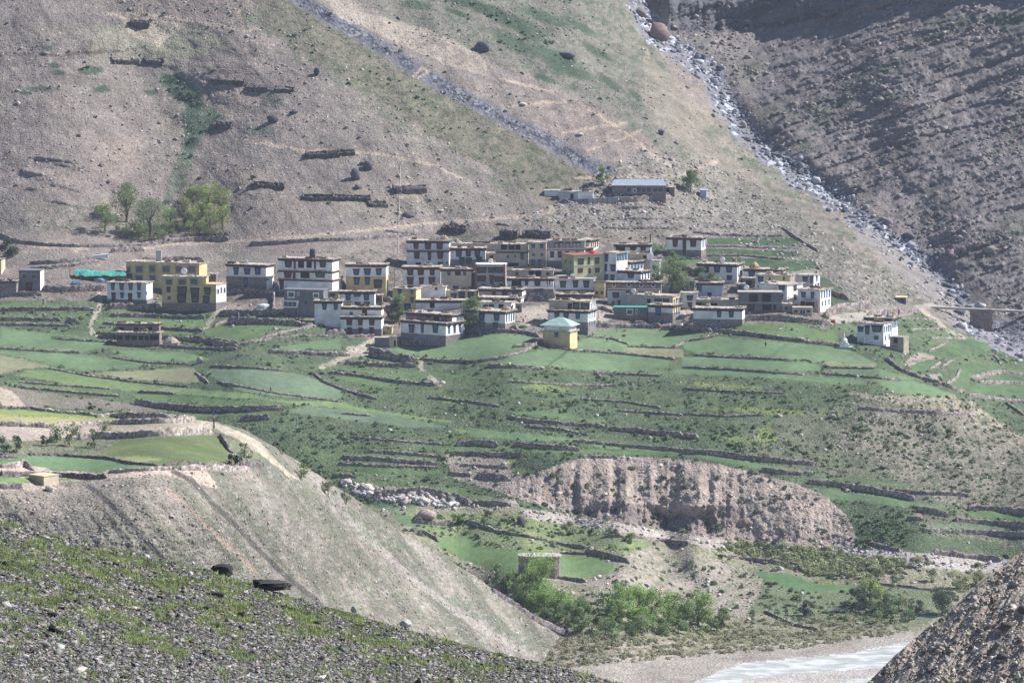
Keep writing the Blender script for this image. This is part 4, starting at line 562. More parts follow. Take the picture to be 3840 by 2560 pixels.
def ragged(W, D, z, hh, over, seed, step=.55):
    r = random.Random(seed); m = MB(); n = max(3, int((W+2*over)/step)); s = (W+2*over)/n
    for i in range(n):
        j = r.uniform(-.12, .14); m.box(-over+i*s, -over+(i+1)*s+.02, -over+r.uniform(-.12, .1), .6, z-r.uniform(0, .08), z+hh+j)
    n = max(3, int((D+over)/step)); s = (D+over)/n
    for i in range(n):
        j = r.uniform(-.12, .14); m.box(W-.6, W+over+r.uniform(-.1, .12), .605+i*s, .605+(i+1)*s+.02, z-r.uniform(0, .08), z+hh+j)
    for i in range(n):
        j = r.uniform(-.1, .1); m.box(-over, .5, .61+i*s, .61+(i+1)*s+.02, z, z+hh+j-.05)
    m.box(.5, W-.6, .605, D+over, z+.02, z+hh-.12)
    return m
HOUSES = []
def house(z, x0, x1, yt, yb, xs, label, wall_='whitewash', rows=(), side=(), base=None, bm='grimy_stone', fr=(), roof='brush', sw=None, name='house', cat='house', D=None, dep=None, grp=None, items=(), oc=None, yaw=None, down=3.):
    q = zc(z, x0, yt, x1, yb, xs, yb); u0, v0 = q[0]; u1, v1 = q[1]; us_ = q[2, 0]; r = random.Random(int(u0*7+v0))
    D = min(D or 9e9, float(main_at((u0+u1)/2, v1))); dep = dep or 10.; dep = max(4.2, dep*.68, (us_-u1)*D/F/.6)
    ph = yaw if yaw is not None else math.asin(min(.62, max(.03, (us_-u1)*D/F/dep))); A = Pn(u0, v1, D); n_ = np.array((-math.sin(ph), -math.cos(ph), 0)); t_ = np.array((math.cos(ph), -math.sin(ph), 0))
    def loc(uu, vv, off=0):
        a, m = am(uu, vv); d = np.array((float(a), 1., float(m))); t = (A@n_+off)/(d@n_); P_ = d*t-A; return float(P_@t_), float(P_[2])
    W, _ = loc(u1, v1); _, H = loc((u0+u1)/2, v0); root = empty(name, A, -ph)
    zz = lambda y: loc((u0+u1)/2, z[1]+y/z[2])[1]
    hx = H-(1.0 if roof == 'brush' else .25 if roof in ('slab', 'thin') else 0)
    MB().box(0, W, 0, dep, -down, hx).build('wall', WM[wall_], root)
    if base: MB().box(-.06, W+.06, -.06, dep, -down-.1, zz(base)).build('stone_base', WM[bm], root)
    if sw: MB().box(W+.003, W+.045, .02, dep-.1, zz(base)+.003 if base else -down, hx-.01).build('side_wall', WM[sw], root)  # end wall skin, mostly a lighter copy: sunlight put into its colour
    sd_ = int(u0)
    if roof == 'brush':
        MB().box(-.1, W+.1, -.12, dep+.1, hx, hx+.38).build('frieze', m_frz if oc is None else oc, root)
        ragged(W, dep, hx+.38, .46, .32, sd_).build('brushwood', m_brush, root); ragged(W, dep, hx+.84, .18, .42, sd_+5).build('roof', m_roof, root)
    elif roof == 'slab': ragged(W, dep, hx, .25, .3, sd_).build('roof', m_roof, root)
    elif roof == 'thin': MB().box(-.2, W+.2, -.2, dep+.2, hx, hx+.25).build('roof', WM['cement'] if oc is None else oc, root)
    elif roof == 'stack':
        ragged(W, dep, hx-.5, .5, .2, sd_, .4).build('brushwood', m_brush, root); ragged(W, dep, hx, .15, .26, sd_+3).build('roof', m_roof, root)
    elif roof == 'open': pass
    if roof in ('brush', 'slab', 'stack') and W > 7:
        for i in range(r.choice((2, 3, 4))):
            a = r.uniform(.2, W-2.2); b = r.choice((r.uniform(.3, 1.), r.uniform(dep*.5, dep-1.5))); l = r.uniform(1., 2.6); t = ragged(l, r.uniform(.5, 1.), 0, r.uniform(.25, .75), .05, sd_+i*7+1, .3); t.build('firewood_stack' if i % 2 else 'fodder_stack', (m_brush, m_hay2, m_roof)[r.randint(0, 2)], root, (a, b, H))
    for y in fr:
        k = zz(y); MB().box(-.12, W+.14, -.16, dep, k-.55, k).build('frieze', m_frz, root); ragged(W, dep, k, .16, .3, sd_+int(y)).build('ledge', m_roof if oc is None else m_brush, root)
    for yc, h, w, sty, xl in rows:
        for xc in xl:
            pt = zc(z, xc, yc+h/2)[0]; a, b = loc(*pt); wm_ = w/z[2]*D/F; hm = h/z[2]*D/F
            opening(root, a, 0, b, wm_, hm, sty, False, H)
    for yc, h, w, sty, n in side:
        b = zz(yc+h/2); hm = h/z[2]*D/F
        for i in range(n):
            yy = dep*(i+.6)/(n+.2); opening(root, W+(.045 if sw else 0), yy, b, w, hm, sty, True, H)
    tag(root, label, cat, grp or 'houses of the village'); HOUSES.append((root, W, H, dep)); return root, W, H, dep
Hs = {}
# far left
house(Z1, 175, 370, 400, 585, 388, 'plain grey concrete house at the far left with two windows upstairs', 'cement', [(455, 50, 45, 'y', [228, 310]), (550, 60, 55, 'd', [270])], roof='thin', sw='whitewash')
house(Z1, -140, 150, 500, 640, 165, 'low dark ruined building cut by the left picture edge, brush heaped on top', 'grimy_stone', roof='stack')
house(Z1, -120, 12, 300, 450, 30, 'small sunlit tan building at the extreme left edge on the slope', 'cream', roof='thin')
Hs['guest'] = house(Z1, 1160, 1830, 325, 540, 1893, 'long yellow two storey guesthouse with a row of six upper windows', 'yellow_plaster', [(390, 60, 70, 'y', [1278, 1400, 1525, 1645, 1765]), (390, 60, 38, 'y', [1187]), (470, 48, 70, 'y', [1278, 1400]), (465, 42, 44, 'g', [1190])], roof='slab', sw='pale_yellow')
house(Z1, 985, 1345, 510, 700, 1390, 'white house with four blue upper windows, between the tarpaulin and the yellow block', 'whitewash', [(550, 52, 38, 'b', [1040, 1120, 1200, 1280]), (645, 60, 34, 'd', [1042, 1197]), (632, 36, 30, 'b', [1120, 1280])], base=668, roof='slab')
Hs['y3'] = house(Z1, 1490, 1895, 455, 770, 1900, 'tall yellow three storey building with grey framed windows, nearest the left fields', 'yellow_plaster', [(505, 55, 66, 'y', [1555, 1670, 1785]), (577, 42, 36, 'd', [1552]), (652, 42, 36, 'k', [1552]), (590, 60, 72, 'm', [1672, 1790]), (660, 60, 72, 'm', [1672, 1790])], base=700, bm='brown_stone', roof='slab', dep=7, yaw=.12, down=4)
house(Z1, 1858, 1985, 525, 765, 2072, 'lower annex with sunlit curved end joined to the right of the yellow three storey building', 'yellow_plaster', [(590, 60, 70, 'm', [1907]), (665, 60, 60, 'm', [1897])], base=695, side=[(590, 60, 1.2, 'n', 3)], sw='sunlit_whitewash', roof='thin', oc=WM['yellow_plaster'], D=Hs['y3'][0].location.y-1.2, dep=9, down=4)
Hs['ruin'] = house(Z1, 1070, 1465, 968, 1090, 1478, 'roofless dark stone house with a row of pale posts standing in the left fields', 'brown_stone', [(1018, 44, 46, 'o', [1100, 1175, 1235, 1296, 1350, 1395, 1435])], roof='slab', dep=6, down=4)
house(Z1, 1065, 1460, 890, 960, 1468, 'rear half of the roofless stone house with ragged wall tops and flag posts', 'brown_stone', [(935, 30, 40, 'o', [1120, 1250, 1380])], roof='stack', D=Hs['ruin'][0].location.y+7.5, dep=5)
# left centre
house(Z2, 155, 620, 440, 715, 700, 'white house with three blue windows beside the red banded house', 'whitewash', [(525, 62, 66, 'b', [265, 395, 520]), (650, 90, 40, 'D', [380])], base=587, roof='brush', dep=9)
Hs['red'] = house(Z2, 770, 1400, 372, 745, 1470, 'large white house with dark red bands, balcony posts and a black tank on its roof', 'whitewash', [(440, 62, 80, 'r', [882, 1288]), (440, 90, 70, 'o', [1030, 1125]), (440, 92, 30, 'd', [955, 1195]), (565, 60, 90, 'r', [880]), (560, 80, 40, 'd', [950]), (565, 80, 110, 'o', [1080]), (560, 60, 130, 'g', [1260]), (680, 90, 50, 'd', [800])], fr=[520, 620], roof='brush', dep=9, down=5)
Hs['ann'] = house(Z2, 865, 1310, 618, 735, 1345, 'low annex with red brushwood edge in front of the red banded house', 'whitewash', [(685, 60, 60, 'm', [965]), (680, 80, 60, 'd', [1115]), (690, 60, 64, 'b', [1238])], roof='brush', dep=6)
house(Z2, 830, 1295, 738, 1035, 1340, 'unplastered grey concrete house with lattice windows below the red banded house', 'cement', [(800, 60, 86, 'n', [912]), (788, 36, 30, 'n', [1003]), (805, 60, 62, 'n', [1205]), (910, 66, 170, 'n', [900]), (895, 24, 22, 'o', [1085])], roof='thin', dep=8, down=4)
house(Z2, 1560, 2030, 440, 785, 2052, 'two tone house, white above and yellow below, with three blue windows', 'yellow_plaster', [(532, 62, 66, 'b', [1680, 1810, 1945]), (640, 70, 60, 'b', [1685, 1808]), (672, 80, 90, 'm', [1935])], roof='brush', dep=9)
_b = HOUSES[-1]; MB().box(-.05, _b[1]+.05, -.05, _b[3], _b[2]*.58, _b[2]-.76).build('white_upper_wall', WM['whitewash'], _b[0])
house(Z2, 1480, 1895, 757, 945, 1905, 'white two tier house top with blue windows above the pair of white corner houses', 'whitewash', [(828, 62, 60, 'b', [1588, 1802]), (805, 30, 80, 'b', [1690]), (910, 34, 66, 'b', [1590, 1700, 1800])], roof='brush', dep=6)
house(Z2, 1190, 1510, 868, 1170, 1520, 'white house with two small blue windows, left of the two tier white house', 'whitewash', [(938, 60, 50, 'b', [1308, 1440])], base=None, roof='brush', dep=8, down=4)
Hs['tt'] = house(Z2, 1500, 1975, 1055, 1265, 1995, 'white house with three dark red windows and grimy base at the left field corner', 'whitewash', [(1120, 66, 62, 'r', [1602, 1730, 1862]), (1220, 60, 44, 'd', [1600, 1732, 1862])], base=1200, roof='brush', dep=9, down=4)
house(Z2, 1510, 1975, 940, 1070, 1998, 'low white upper tier with a dark doorway, set back above the three red windows', 'whitewash', [(1018, 40, 36, 'k', [1620]), (1008, 76, 70, 'o', [1775])], roof='brush', D=Hs['tt'][0].location.y+4.5, dep=7)
house(Z2, 2012, 2098, 1168, 1262, 2112, 'tiny yellow hut with one small window at the foot of the poplar', 'yellow_plaster', [(1195, 20, 20, 'k', [2055])], roof='slab', dep=3)
# centre, top row
house(Z3, 395, 890, 160, 480, 905, 'tallest white house with two floors of dark red windows at the top of the village', 'whitewash', [(222, 72, 66, 'r', [503, 642, 783]), (335, 68, 66, 'r', [515, 788]), (345, 80, 46, 'r', [662]), (440, 50, 60, 'o', [530, 645]), (443, 40, 52, 'r', [788]), (424, 22, 22, 'k', [865])], fr=[280], roof='brush', dep=9)
house(Z3, 905, 1318, 248, 490, 1325, 'white house with three bright green windows at the top of the village', 'whitewash', [(312, 66, 66, 'g', [1010, 1117, 1220]), (400, 60, 56, 'g', [1040, 1122, 1245])], base=385, roof='brush', dep=9)
house(Z3, 918, 1440, 195, 300, 1455, 'low mud building with pale roof behind the green windowed house', 'beige_plaster', roof='slab', dep=6, D=1652)
Hs['big'] = house(Z3, 345, 785, 470, 815, 800, 'large white three floor house with dark red windows, left of centre', 'whitewash', [(525, 76, 66, 'r', [436, 557, 690]), (637, 70, 70, 'r', [436, 690]), (637, 62, 56, 'r', [566]), (738, 52, 40, 'k', [675, 740])], roof='brush', dep=9)
house(Z3, 795, 1150, 490, 585, 1170, 'beige upper floor with a dark veranda between two white houses', 'beige_plaster', [(540, 58, 40, 'b', [888, 1078]), (535, 80, 62, 'o', [992])], roof='brush', D=1606, dep=6)
house(Z3, 795, 1140, 580, 745, 1150, 'white house with three blue windows and small lower windows under the beige veranda', 'whitewash', [(645, 52, 52, 'b', [880, 970, 1063]), (722, 44, 52, 'b', [970]), (728, 32, 30, 'k', [1065])], roof='brush', dep=8)
house(Z3, 1200, 1548, 440, 740, 1566, 'modern pale house with wide windows between two brick red columns', 'grey_plaster', [(508, 58, 100, 'm', [1270, 1480]), (508, 58, 62, 'm', [1390]), (612, 56, 100, 'm', [1273, 1480]), (620, 76, 42, 'd', [1395]), (700, 34, 32, 'r', [1300, 1413, 1497])], roof='thin', oc=WM['whitewash'], dep=8)
_b = HOUSES[-1]; [MB().box(a, a+.6, -.2, .3, 0, _b[2]+.1).build('column', m_brick, _b[0]) for a in (-.15, _b[1]-.45)]
house(Z3, 1440, 1815, 200, 480, 1828, 'old beige house with an open timber veranda on the upper floor', 'beige_plaster', [(240, 62, 70, 'o', [1540, 1625, 1700]), (350, 34, 28, 'k', [1585, 1663]), (350, 60, 40, 'b', [1748]), (445, 40, 120, 'o', [1650])], fr=[290], roof='slab', dep=9)
house(Z3, 1828, 2030, 180, 492, 2040, 'tall narrow beige house with four small square windows', 'beige_plaster', [(232, 34, 34, 'b', [1882, 1977]), (328, 34, 34, 'k', [1880, 1978]), (425, 60, 32, 'b', [1960]), (415, 60, 34, 'D', [1878])], roof='slab', base=390, dep=8)
house(Z3, 1570, 2115, 505, 610, 2128, 'long beige upper floor with dark openings and a drying rack on its roof', 'beige_plaster', [(553, 50, 50, 'k', [1693, 2050]), (555, 78, 72, 'o', [1858, 1938])], roof='slab', D=1616, dep=7)
house(Z3, 1578, 2118, 603, 745, 2128, 'white house with dark red openings below the long beige upper floor', 'whitewash', [(665, 80, 110, 'o', [1685]), (660, 50, 40, 'r', [1805]), (665, 50, 66, 'r', [1930]), (660, 44, 44, 'r', [2055])], roof='brush', dep=7)
_ = house(Z3, 1800, 2120, 728, 870, 2130, 'grimy stone lower storey with small blue windows under the dark red openings', 'grimy_stone', [(748, 26, 40, 'b', [1915, 1975])], roof='open', dep=3, D=1592)
# centre, middle rows
house(Z3, 228, 500, 722, 975, 558, 'plain mustard yellow house with four small blue windows behind the poplar', 'yellow_plaster', [(768, 46, 36, 'b', [312, 458]), (865, 46, 36, 'b', [458]), (965, 90, 74, 'D', [405])], roof='slab', dep=8, sw='pale_yellow')
house(Z3, 845, 1215, 750, 860, 1240, 'low pale yellow house with three windows and sunlit end wall', 'pale_yellow', [(800, 60, 64, 'm', [1040, 1145]), (822, 54, 60, 'b', [940])], roof='slab', dep=6)
house(Z3, 560, 850, 700, 820, 862, 'low white wing with small square windows below the big three floor house', 'whitewash', [(730, 36, 34, 'k', [738])], roof='slab', dep=5, D=1596)
house(Z3, 500, 1085, 860, 980, 1100, 'long low white wall building with one dark doorway above the large front house', 'whitewash', [(915, 80, 52, 'o', [690])], roof='brush', dep=8)
house(Z3, 1245, 1745, 728, 835, 1788, 'beige house row with three dark windows and a dazzling white end wall', 'beige_plaster', [(770, 60, 50, 'r', [1420]), (770, 76, 66, 'd', [1550]), (775, 60, 70, 'b', [1670]), ], roof='brush', sw='sunlit_whitewash', dep=9)
house(Z3, 1240, 1735, 828, 905, 1785, 'narrow brown storey with small square openings and bright white end', 'brown_stone', [(855, 30, 74, 'o', [1405, 1515, 1620])], roof='slab', sw='sunlit_whitewash', dep=9, D=1588)
house(Z3, 1240, 1620, 885, 1000, 1668, 'low pale tier with dark recesses and bright white stepped end wall', 'whitewash', [(940, 56, 60, 'o', [1320, 1385, 1500])], roof='slab', sw='sunlit_whitewash', dep=9, D=1584)
house(Z3, 1090, 1550, 985, 1215, 1668, 'white house with two blue windows and a bright slatted end wall beside the lane', 'whitewash', [(1062, 74, 74, 'b', [1275, 1450]), (1155, 50, 60, 'b', [1145, 1275, 1440])], side=[(1060, 90, .9, 's', 4)], base=1130, roof='brush', sw='sunlit_whitewash', dep=11, down=4)
Hs['front'] = house(Z3, 325, 852, 1110, 1345, 1055, 'large white front house with three blue windows and a dazzling sunlit end wall', 'whitewash', [(1195, 84, 76, 'b', [448, 730]), (1195, 84, 50, 'b', [580]), (1305, 74, 34, 'o', [578])], side=[(1195, 74, 1.0, 's', 3)], base=1262, roof='brush', sw='sunlit_whitewash', dep=13, down=5)
house(Z3, 385, 925, 1015, 1125, 1052, 'set back upper storey with brown brushwood walls over the large white front house', 'brown_stone', [(1085, 50, 60, 'b', [650, 830]), (1085, 50, 80, 'o', [740])], side=[(1085, 70, 1., 's', 1)], roof='brush', sw='sunlit_whitewash', D=Hs['front'][0].location.y+3.0, dep=9)
# centre right
house(Z4, 155, 605, 160, 300, 618, 'grey rendered top floor with white ringed windows', 'grey_plaster', [(225, 56, 44, 'w', [275, 330, 403, 485, 525])], roof='slab', dep=7, D=1650)
house(Z4, 160, 600, 268, 480, 612, 'white house with arched recesses under the grey top floor', 'whitewash', [(325, 60, 40, 'm', [220, 315, 400, 520])], roof='thin', base=400, dep=7, oc=m_brush)
house(Z4, 520, 665, 150, 270, 770, 'small house top with four bright window bays on its sunlit end', 'whitewash', [], side=[(205, 70, 1.0, 'd', 4)], roof='brush', sw='sunlit_whitewash', dep=10, D=1664)
# yellow house turned the other way: its long face catches the sun
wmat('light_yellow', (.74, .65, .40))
def yellow_house():
    z = Z4; D = 1618.; ph = -math.radians(27); A0 = Pn(*zc(z, 480, 605)[0], D); root = empty('house', A0, -ph); t_ = np.array((math.cos(ph), -math.sin(ph), 0)); n_ = np.array((-math.sin(ph), -math.cos(ph), 0))
    def loc(x, y):
        a, m = am(*zc(z, x, y)[0]); d = np.array((float(a), 1., float(m))); t = (A0@n_)/(d@n_); P_ = d*t-A0; return float(P_@t_), float(P_[2])
    W = loc(830, 600)[0]; H = loc(480, 345)[1]; dep = 8.5
    MB().box(0, W, 0, dep, -4, H).build('wall', WM['light_yellow'], root); MB().box(-.04, -.003, .02, dep, -4, H-.01).build('side_wall', WM['shaded_plaster'], root)  # left face: shade painted in as a darker copy of the yellow
    MB().box(-.35, W+.35, -.35, dep+.3, H, H+.3).build('roof', m_brick, root)
    m = MB(); [m.box(x-.14, x+.14, -.08, .1, -2, H-.003) for x in (-.02, W)]; m.box(.12, W-.14, -.07, .1, H*.52, H*.52+.22).box(.12, W-.14, -.07, .1, H-.3, H-.004).build('trim', m_trim, root)
    for x, y, w_, h_ in ((558, 408, 58, 62), (655, 400, 24, 62), (752, 400, 50, 58), (558, 510, 60, 50), (663, 515, 24, 60), (752, 510, 50, 50)):
        a, b = loc(x, y+h_/2); opening(root, a, 0, b, w_/z[2]*D/F/math.cos(ph), h_/z[2]*D/F, 't', False, H)
    for i, k in ((2.2, .58), (6, .58), (2.2, .12), (6, .12)):
        o = opening(root, -.04, i, H*k, .8, 1.5, 'k', False, H); o.rotation_euler = (0, 0, -math.pi/2)
    MB().cyl(W*.75, 3, H+.3, H+.9, 1.0).cyl(W*.75, 3, H+.9, H+1.3, 1.0, .3).build('roof_tank_cover', m_rcl, root)
    tag(root, 'yellow house with mint green trim and a red topped tank on its roof', 'house', 'houses of the village'); HOUSES.append((root, W, H, dep))
yellow_house()
house(Z4, 832, 975, 300, 640, 1112, 'white three floor house with tall blue windows, right of the mint trimmed house', 'whitewash', [(365, 72, 50, 'b', [857]), (485, 66, 40, 'b', [853]), (485, 66, 70, 'b', [935]), (600, 56, 50, 'b', [857, 930])], side=[(358, 62, 1.2, 'D', 4)], roof='slab', dep=9)
house(Z4, 950, 1380, 205, 330, 1392, 'white house at the top right of the cluster with dark red window bays and washing', 'whitewash', [(275, 60, 60, 'r', [1175, 1290]), (270, 76, 120, 'o', [1025])], roof='brush', D=1652, dep=7)
house(Z4, 1115, 1390, 315, 420, 1400, 'low beige tier with a white satellite dish at its right corner', 'beige_plaster', [(355, 36, 40, 'o', [1310])], roof='slab', D=1640, dep=6)
house(Z4, 975, 1140, 405, 520, 1300, 'small white upper house with bright blue framed windows on the sunlit side', 'whitewash', [(475, 50, 80, 'b', [1060])], side=[(462, 56, 1.2, 'D', 4)], roof='brush', D=1636, dep=9, sw='sunlit_whitewash')
house(Z4, 975, 1262, 515, 640, 1378, 'white house with one wide blue window and three slots in its sunlit end', 'whitewash', [(570, 56, 84, 'b', [1145])], side=[(570, 70, .8, 's', 3)], roof='brush', D=1622, dep=9, sw='sunlit_whitewash')
house(Z4, 1370, 1480, 395, 640, 1500, 'narrow white house half hidden behind the large willow', 'whitewash', [(480, 40, 30, 'b', [1420])], roof='slab', D=1632, dep=6)
house(Z4, 245, 712, 610, 760, 730, 'white house with three dark green windows below the mint trimmed house', 'whitewash', [(678, 62, 66, 'g', [348, 498, 618])], roof='slab', base=740, dep=8, down=4)
house(Z4, 715, 840, 648, 835, 850, 'small yellow painted wall house with faded murals, in the centre', 'pale_yellow', [(775, 34, 30, 'o', [750, 805])], roof='thin', oc=m_brush, dep=5)
house(Z4, 850, 1500, 655, 760, 1515, 'long grimy grey tier with small square windows in the middle of the right cluster', 'grimy_stone', [(685, 40, 44, 'n', [950, 1120, 1270, 1410])], roof='stack', D=1604, dep=7)
house(Z4, 872, 1480, 738, 940, 1495, 'long pale house with mint green corner trim under the grimy tier', 'mint_plaster', [(800, 60, 66, 'm', [965]), (790, 60, 44, 'd', [1110]), (785, 36, 60, 'm', [1265, 1425]), (893, 44, 36, 'k', [935]), (900, 56, 34, 'd', [1008])], roof='thin', oc=m_brush, D=1596, dep=5)
Hs['c'] = house(Z4, 170, 640, 978, 1195, 738, 'tall white house behind the green roofed hut, sunlit end wall with many slots', 'whitewash', [(1045, 66, 60, 'b', [275, 388, 525])], side=[(1040, 66, .8, 's', 4), (1135, 40, .7, 's', 3)], base=1115, roof='brush', sw='sunlit_whitewash', dep=11, down=5)
house(Z4, 188, 665, 865, 985, 738, 'set back veranda storey with pale roof over the three blue windows', 'beige_plaster', [(938, 74, 80, 'm', [500, 608]), (935, 76, 60, 'o', [425])], side=[(930, 66, .8, 's', 3)], roof='slab', sw='sunlit_whitewash', D=Hs['c'][0].location.y+3.4, dep=9)
house(Z4, 262, 690, 790, 865, 705, 'dark red topped storey rising behind the veranda in the centre', 'brown_stone', [], roof='brush', D=1600, dep=6)
house(Z4, 1100, 1640, 800, 925, 1738, 'long beige upper floor with open bays and yellow cloth in its doorway', 'beige_plaster', [(880, 60, 76, 'm', [1470, 1560]), (872, 60, 50, 'o', [1360])], side=[(880, 60, .9, 's', 3)], roof='slab', sw='pale_yellow', D=1588, dep=10)
house(Z4, 1352, 1638, 915, 1110, 1735, 'white house with dark doors and sunlit cream end wall beside the sandy lane', 'whitewash', [(985, 90, 70, 'D', [1470]), (1080, 70, 70, 'o', [1390, 1470, 1560])], side=[(990, 70, .8, 's', 3)], base=1010, roof='brush', sw='pale_yellow', D=1583, dep=10, down=4)
house(Z4, 945, 1338, 945, 1095, 1350, 'low grey shed with a turquoise edged roof and a lattice window', 'cement', [(1000, 66, 70, 'n', [1130]), (1000, 44, 24, 'n', [1213])], base=1050, bm='brown_stone', roof='thin', oc=m_tarp, D=1579, dep=7, down=4)
house(Z4, 1738, 1930, 775, 955, 1940, 'small plain white house with two stacked blue windows', 'whitewash', [(838, 46, 60, 'b', [1842]), (918, 40, 44, 'b', [1840])], roof='slab', dep=8)
house(Z4, 1565, 1972, 122, 340, 2036, 'white house with two dark red windows standing alone beside the dark green plots', 'whitewash', [(190, 76, 66, 'r', [1666, 1882]), (240, 180, 44, 'd', [1775])], side=[(200, 76, .8, 's', 3)], base=272, roof='brush', sw='sunlit_whitewash', dep=9)
# right cluster
house(Z5, 38, 428, 362, 540, 490, 'white house with three blue windows, a white dish and a yellow flag on the roof', 'whitewash', [(415, 56, 52, 'b', [130, 232, 350]), (500, 36, 44, 'd', [350])], side=[(440, 76, .8, 's', 3)], roof='brush', sw='sunlit_whitewash', dep=10, items=('dish',))
house(Z5, 30, 285, 545, 700, 298, 'shaded blue grey house behind the pair of small trees', 'blue_plaster', [(600, 60, 50, 'b', [60]), (660, 40, 44, 'o', [160])], roof='brush', D=1606, dep=7)
house(Z5, 492, 865, 412, 520, 920, 'low white house with a brown haystack on its roof', 'whitewash', [(470, 60, 60, 'b', [570]), (470, 30, 90, 'o', [720])], roof='brush', sw='sunlit_whitewash', dep=9, D=1640)
house(Z5, 610, 948, 470, 630, 1000, 'cream and white house with a brown timber corner, middle of the right cluster', 'whitewash', [(520, 50, 48, 'b', [660]), (515, 44, 24, 'k', [752]), (522, 60, 30, 'o', [822]), (505, 44, 24, 'k', [887]), (602, 34, 50, 'b', [658]), (600, 34, 60, 'r', [757])], roof='slab', sw='mud', dep=8, D=1628)
_b = HOUSES[-1]; MB().box(_b[1]*.3, _b[1]-.01, -.05, .3, _b[2]*.36, _b[2]-.26).build('cream_panel', WM['pale_yellow'], _b[0])
house(Z5, 1005, 1178, 468, 620, 1250, 'pinkish house with a white corner and tall blue windows at the top right', 'pink_plaster', [(515, 44, 48, 'b', [1093]), (520, 50, 30, 'b', [1157])], side=[(515, 44, 1.1, 'b', 1), (585, 34, 1., 's', 2)], roof='slab', sw='sunlit_whitewash', dep=9, D=1624)
house(Z5, 640, 915, 558, 745, 1088, 'white house with bright blank end wall in the middle of the right cluster', 'whitewash', [(605, 36, 64, 'b', [870]), (690, 40, 44, 'b', [860])], side=[(600, 46, 1.6, 'm', 1), (690, 50, 1.4, 'm', 1)], roof='slab', sw='sunlit_whitewash', dep=10, D=1610)
house(Z5, 440, 865, 638, 838, 872, 'half built two storey grey concrete frame house with deep open bays', 'cement', [(700, 80, 90, 'o', [590, 715]), (790, 50, 60, 'd', [570]), (790, 60, 90, 'o', [720]), (790, 50, 34, 'o', [800])], roof='thin', oc=m_roof, D=1602, dep=8, down=4)
_b = HOUSES[-1]; [MB().box(x-.18, x+.18, -.35, .1, -3, _b[2]-.26).build('pillar', WM['cement'], _b[0]) for x in (.2, _b[1]*.52, _b[1]-.25)]; MB().box(-.1, _b[1]+.1, -.4, .0, _b[2]*.46, _b[2]*.46+.3).build('floor_slab', WM['grey_plaster'], _b[0])
house(Z5, 1022, 1242, 612, 800, 1360, 'white house with two blue windows and slotted sunlit side above the beige ruin', 'whitewash', [(668, 42, 46, 'b', [1080]), (672, 50, 40, 'b', [1170])], side=[(662, 56, .8, 's', 4), (748, 40, .7, 's', 3)], roof='slab', sw='sunlit_whitewash', D=1596, dep=11, down=4)
house(Z5, 1050, 1225, 722, 830, 1240, 'roofless mud walled shell with two dark doorways', 'mud', [(760, 60, 40, 'o', [1070]), (760, 60, 84, 'o', [1145])], roof='open', D=1588, dep=4)
house(Z5, 968, 1165, 790, 862, 1175, 'small beige ruin with four empty windows above the rubble bank', 'beige_plaster', [(827, 24, 34, 'o', [1002, 1130]), (832, 40, 16, 'o', [1055, 1082])], roof='open', D=1584, dep=4)
Hs['r'] = house(Z5, 0, 478, 795, 985, 512, 'white house with two blue windows and grimy base behind the round green tree', 'whitewash', [(855, 54, 40, 'b', [255, 370]), (925, 32, 30, 'k', [252])], base=905, roof='brush', sw='sunlit_whitewash', D=1572, dep=9, down=4)
house(Z5, 28, 480, 712, 808, 510, 'pale roofed upper storey with a brushwood gallery, right of the sandy lane', 'beige_plaster', [(765, 50, 110, 'o', [70, 180])], roof='slab', sw='sunlit_whitewash', D=1575.5, dep=8)
Hs['e'] = house(Z5, 1605, 1862, 940, 1140, 1950, 'isolated white house at the right end of the village with large green windows', 'whitewash', [(1003, 44, 54, 'g', [1640]), (1010, 70, 44, 'g', [1705]), (1002, 50, 110, 'g', [1800]), (1085, 44, 46, 'k', [1790])], side=[(1000, 50, .8, 's', 4), (1085, 44, .7, 's', 2)], roof='slab', sw='sunlit_whitewash', dep=9, down=6)
house(Z5, 1680, 1945, 888, 950, 2015, 'set back upper storey of the isolated right house with coloured flags on top', 'whitewash', [], side=[(950, 60, .8, 's', 4)], roof='brush', sw='sunlit_whitewash', D=Hs['e'][0].location.y+6, dep=8, down=7)
house(Z5, 1925, 2060, 1078, 1210, 2120, 'rough brown stone outbuilding on the slope under the isolated right house', 'mud', [(1110, 60, 50, 'o', [1985])], roof='open', dep=6, D=Hs['e'][0].location.y+.5, down=8)
house(Z5, 1985, 2085, 690, 745, 2103, 'tiny roadside shed with a sloping pale roof on the ridge', 'grimy_stone', [(735, 34, 30, 'b', [2055])], roof='thin', oc=WM['pale_yellow'], dep=3, name='shed', cat='shed')
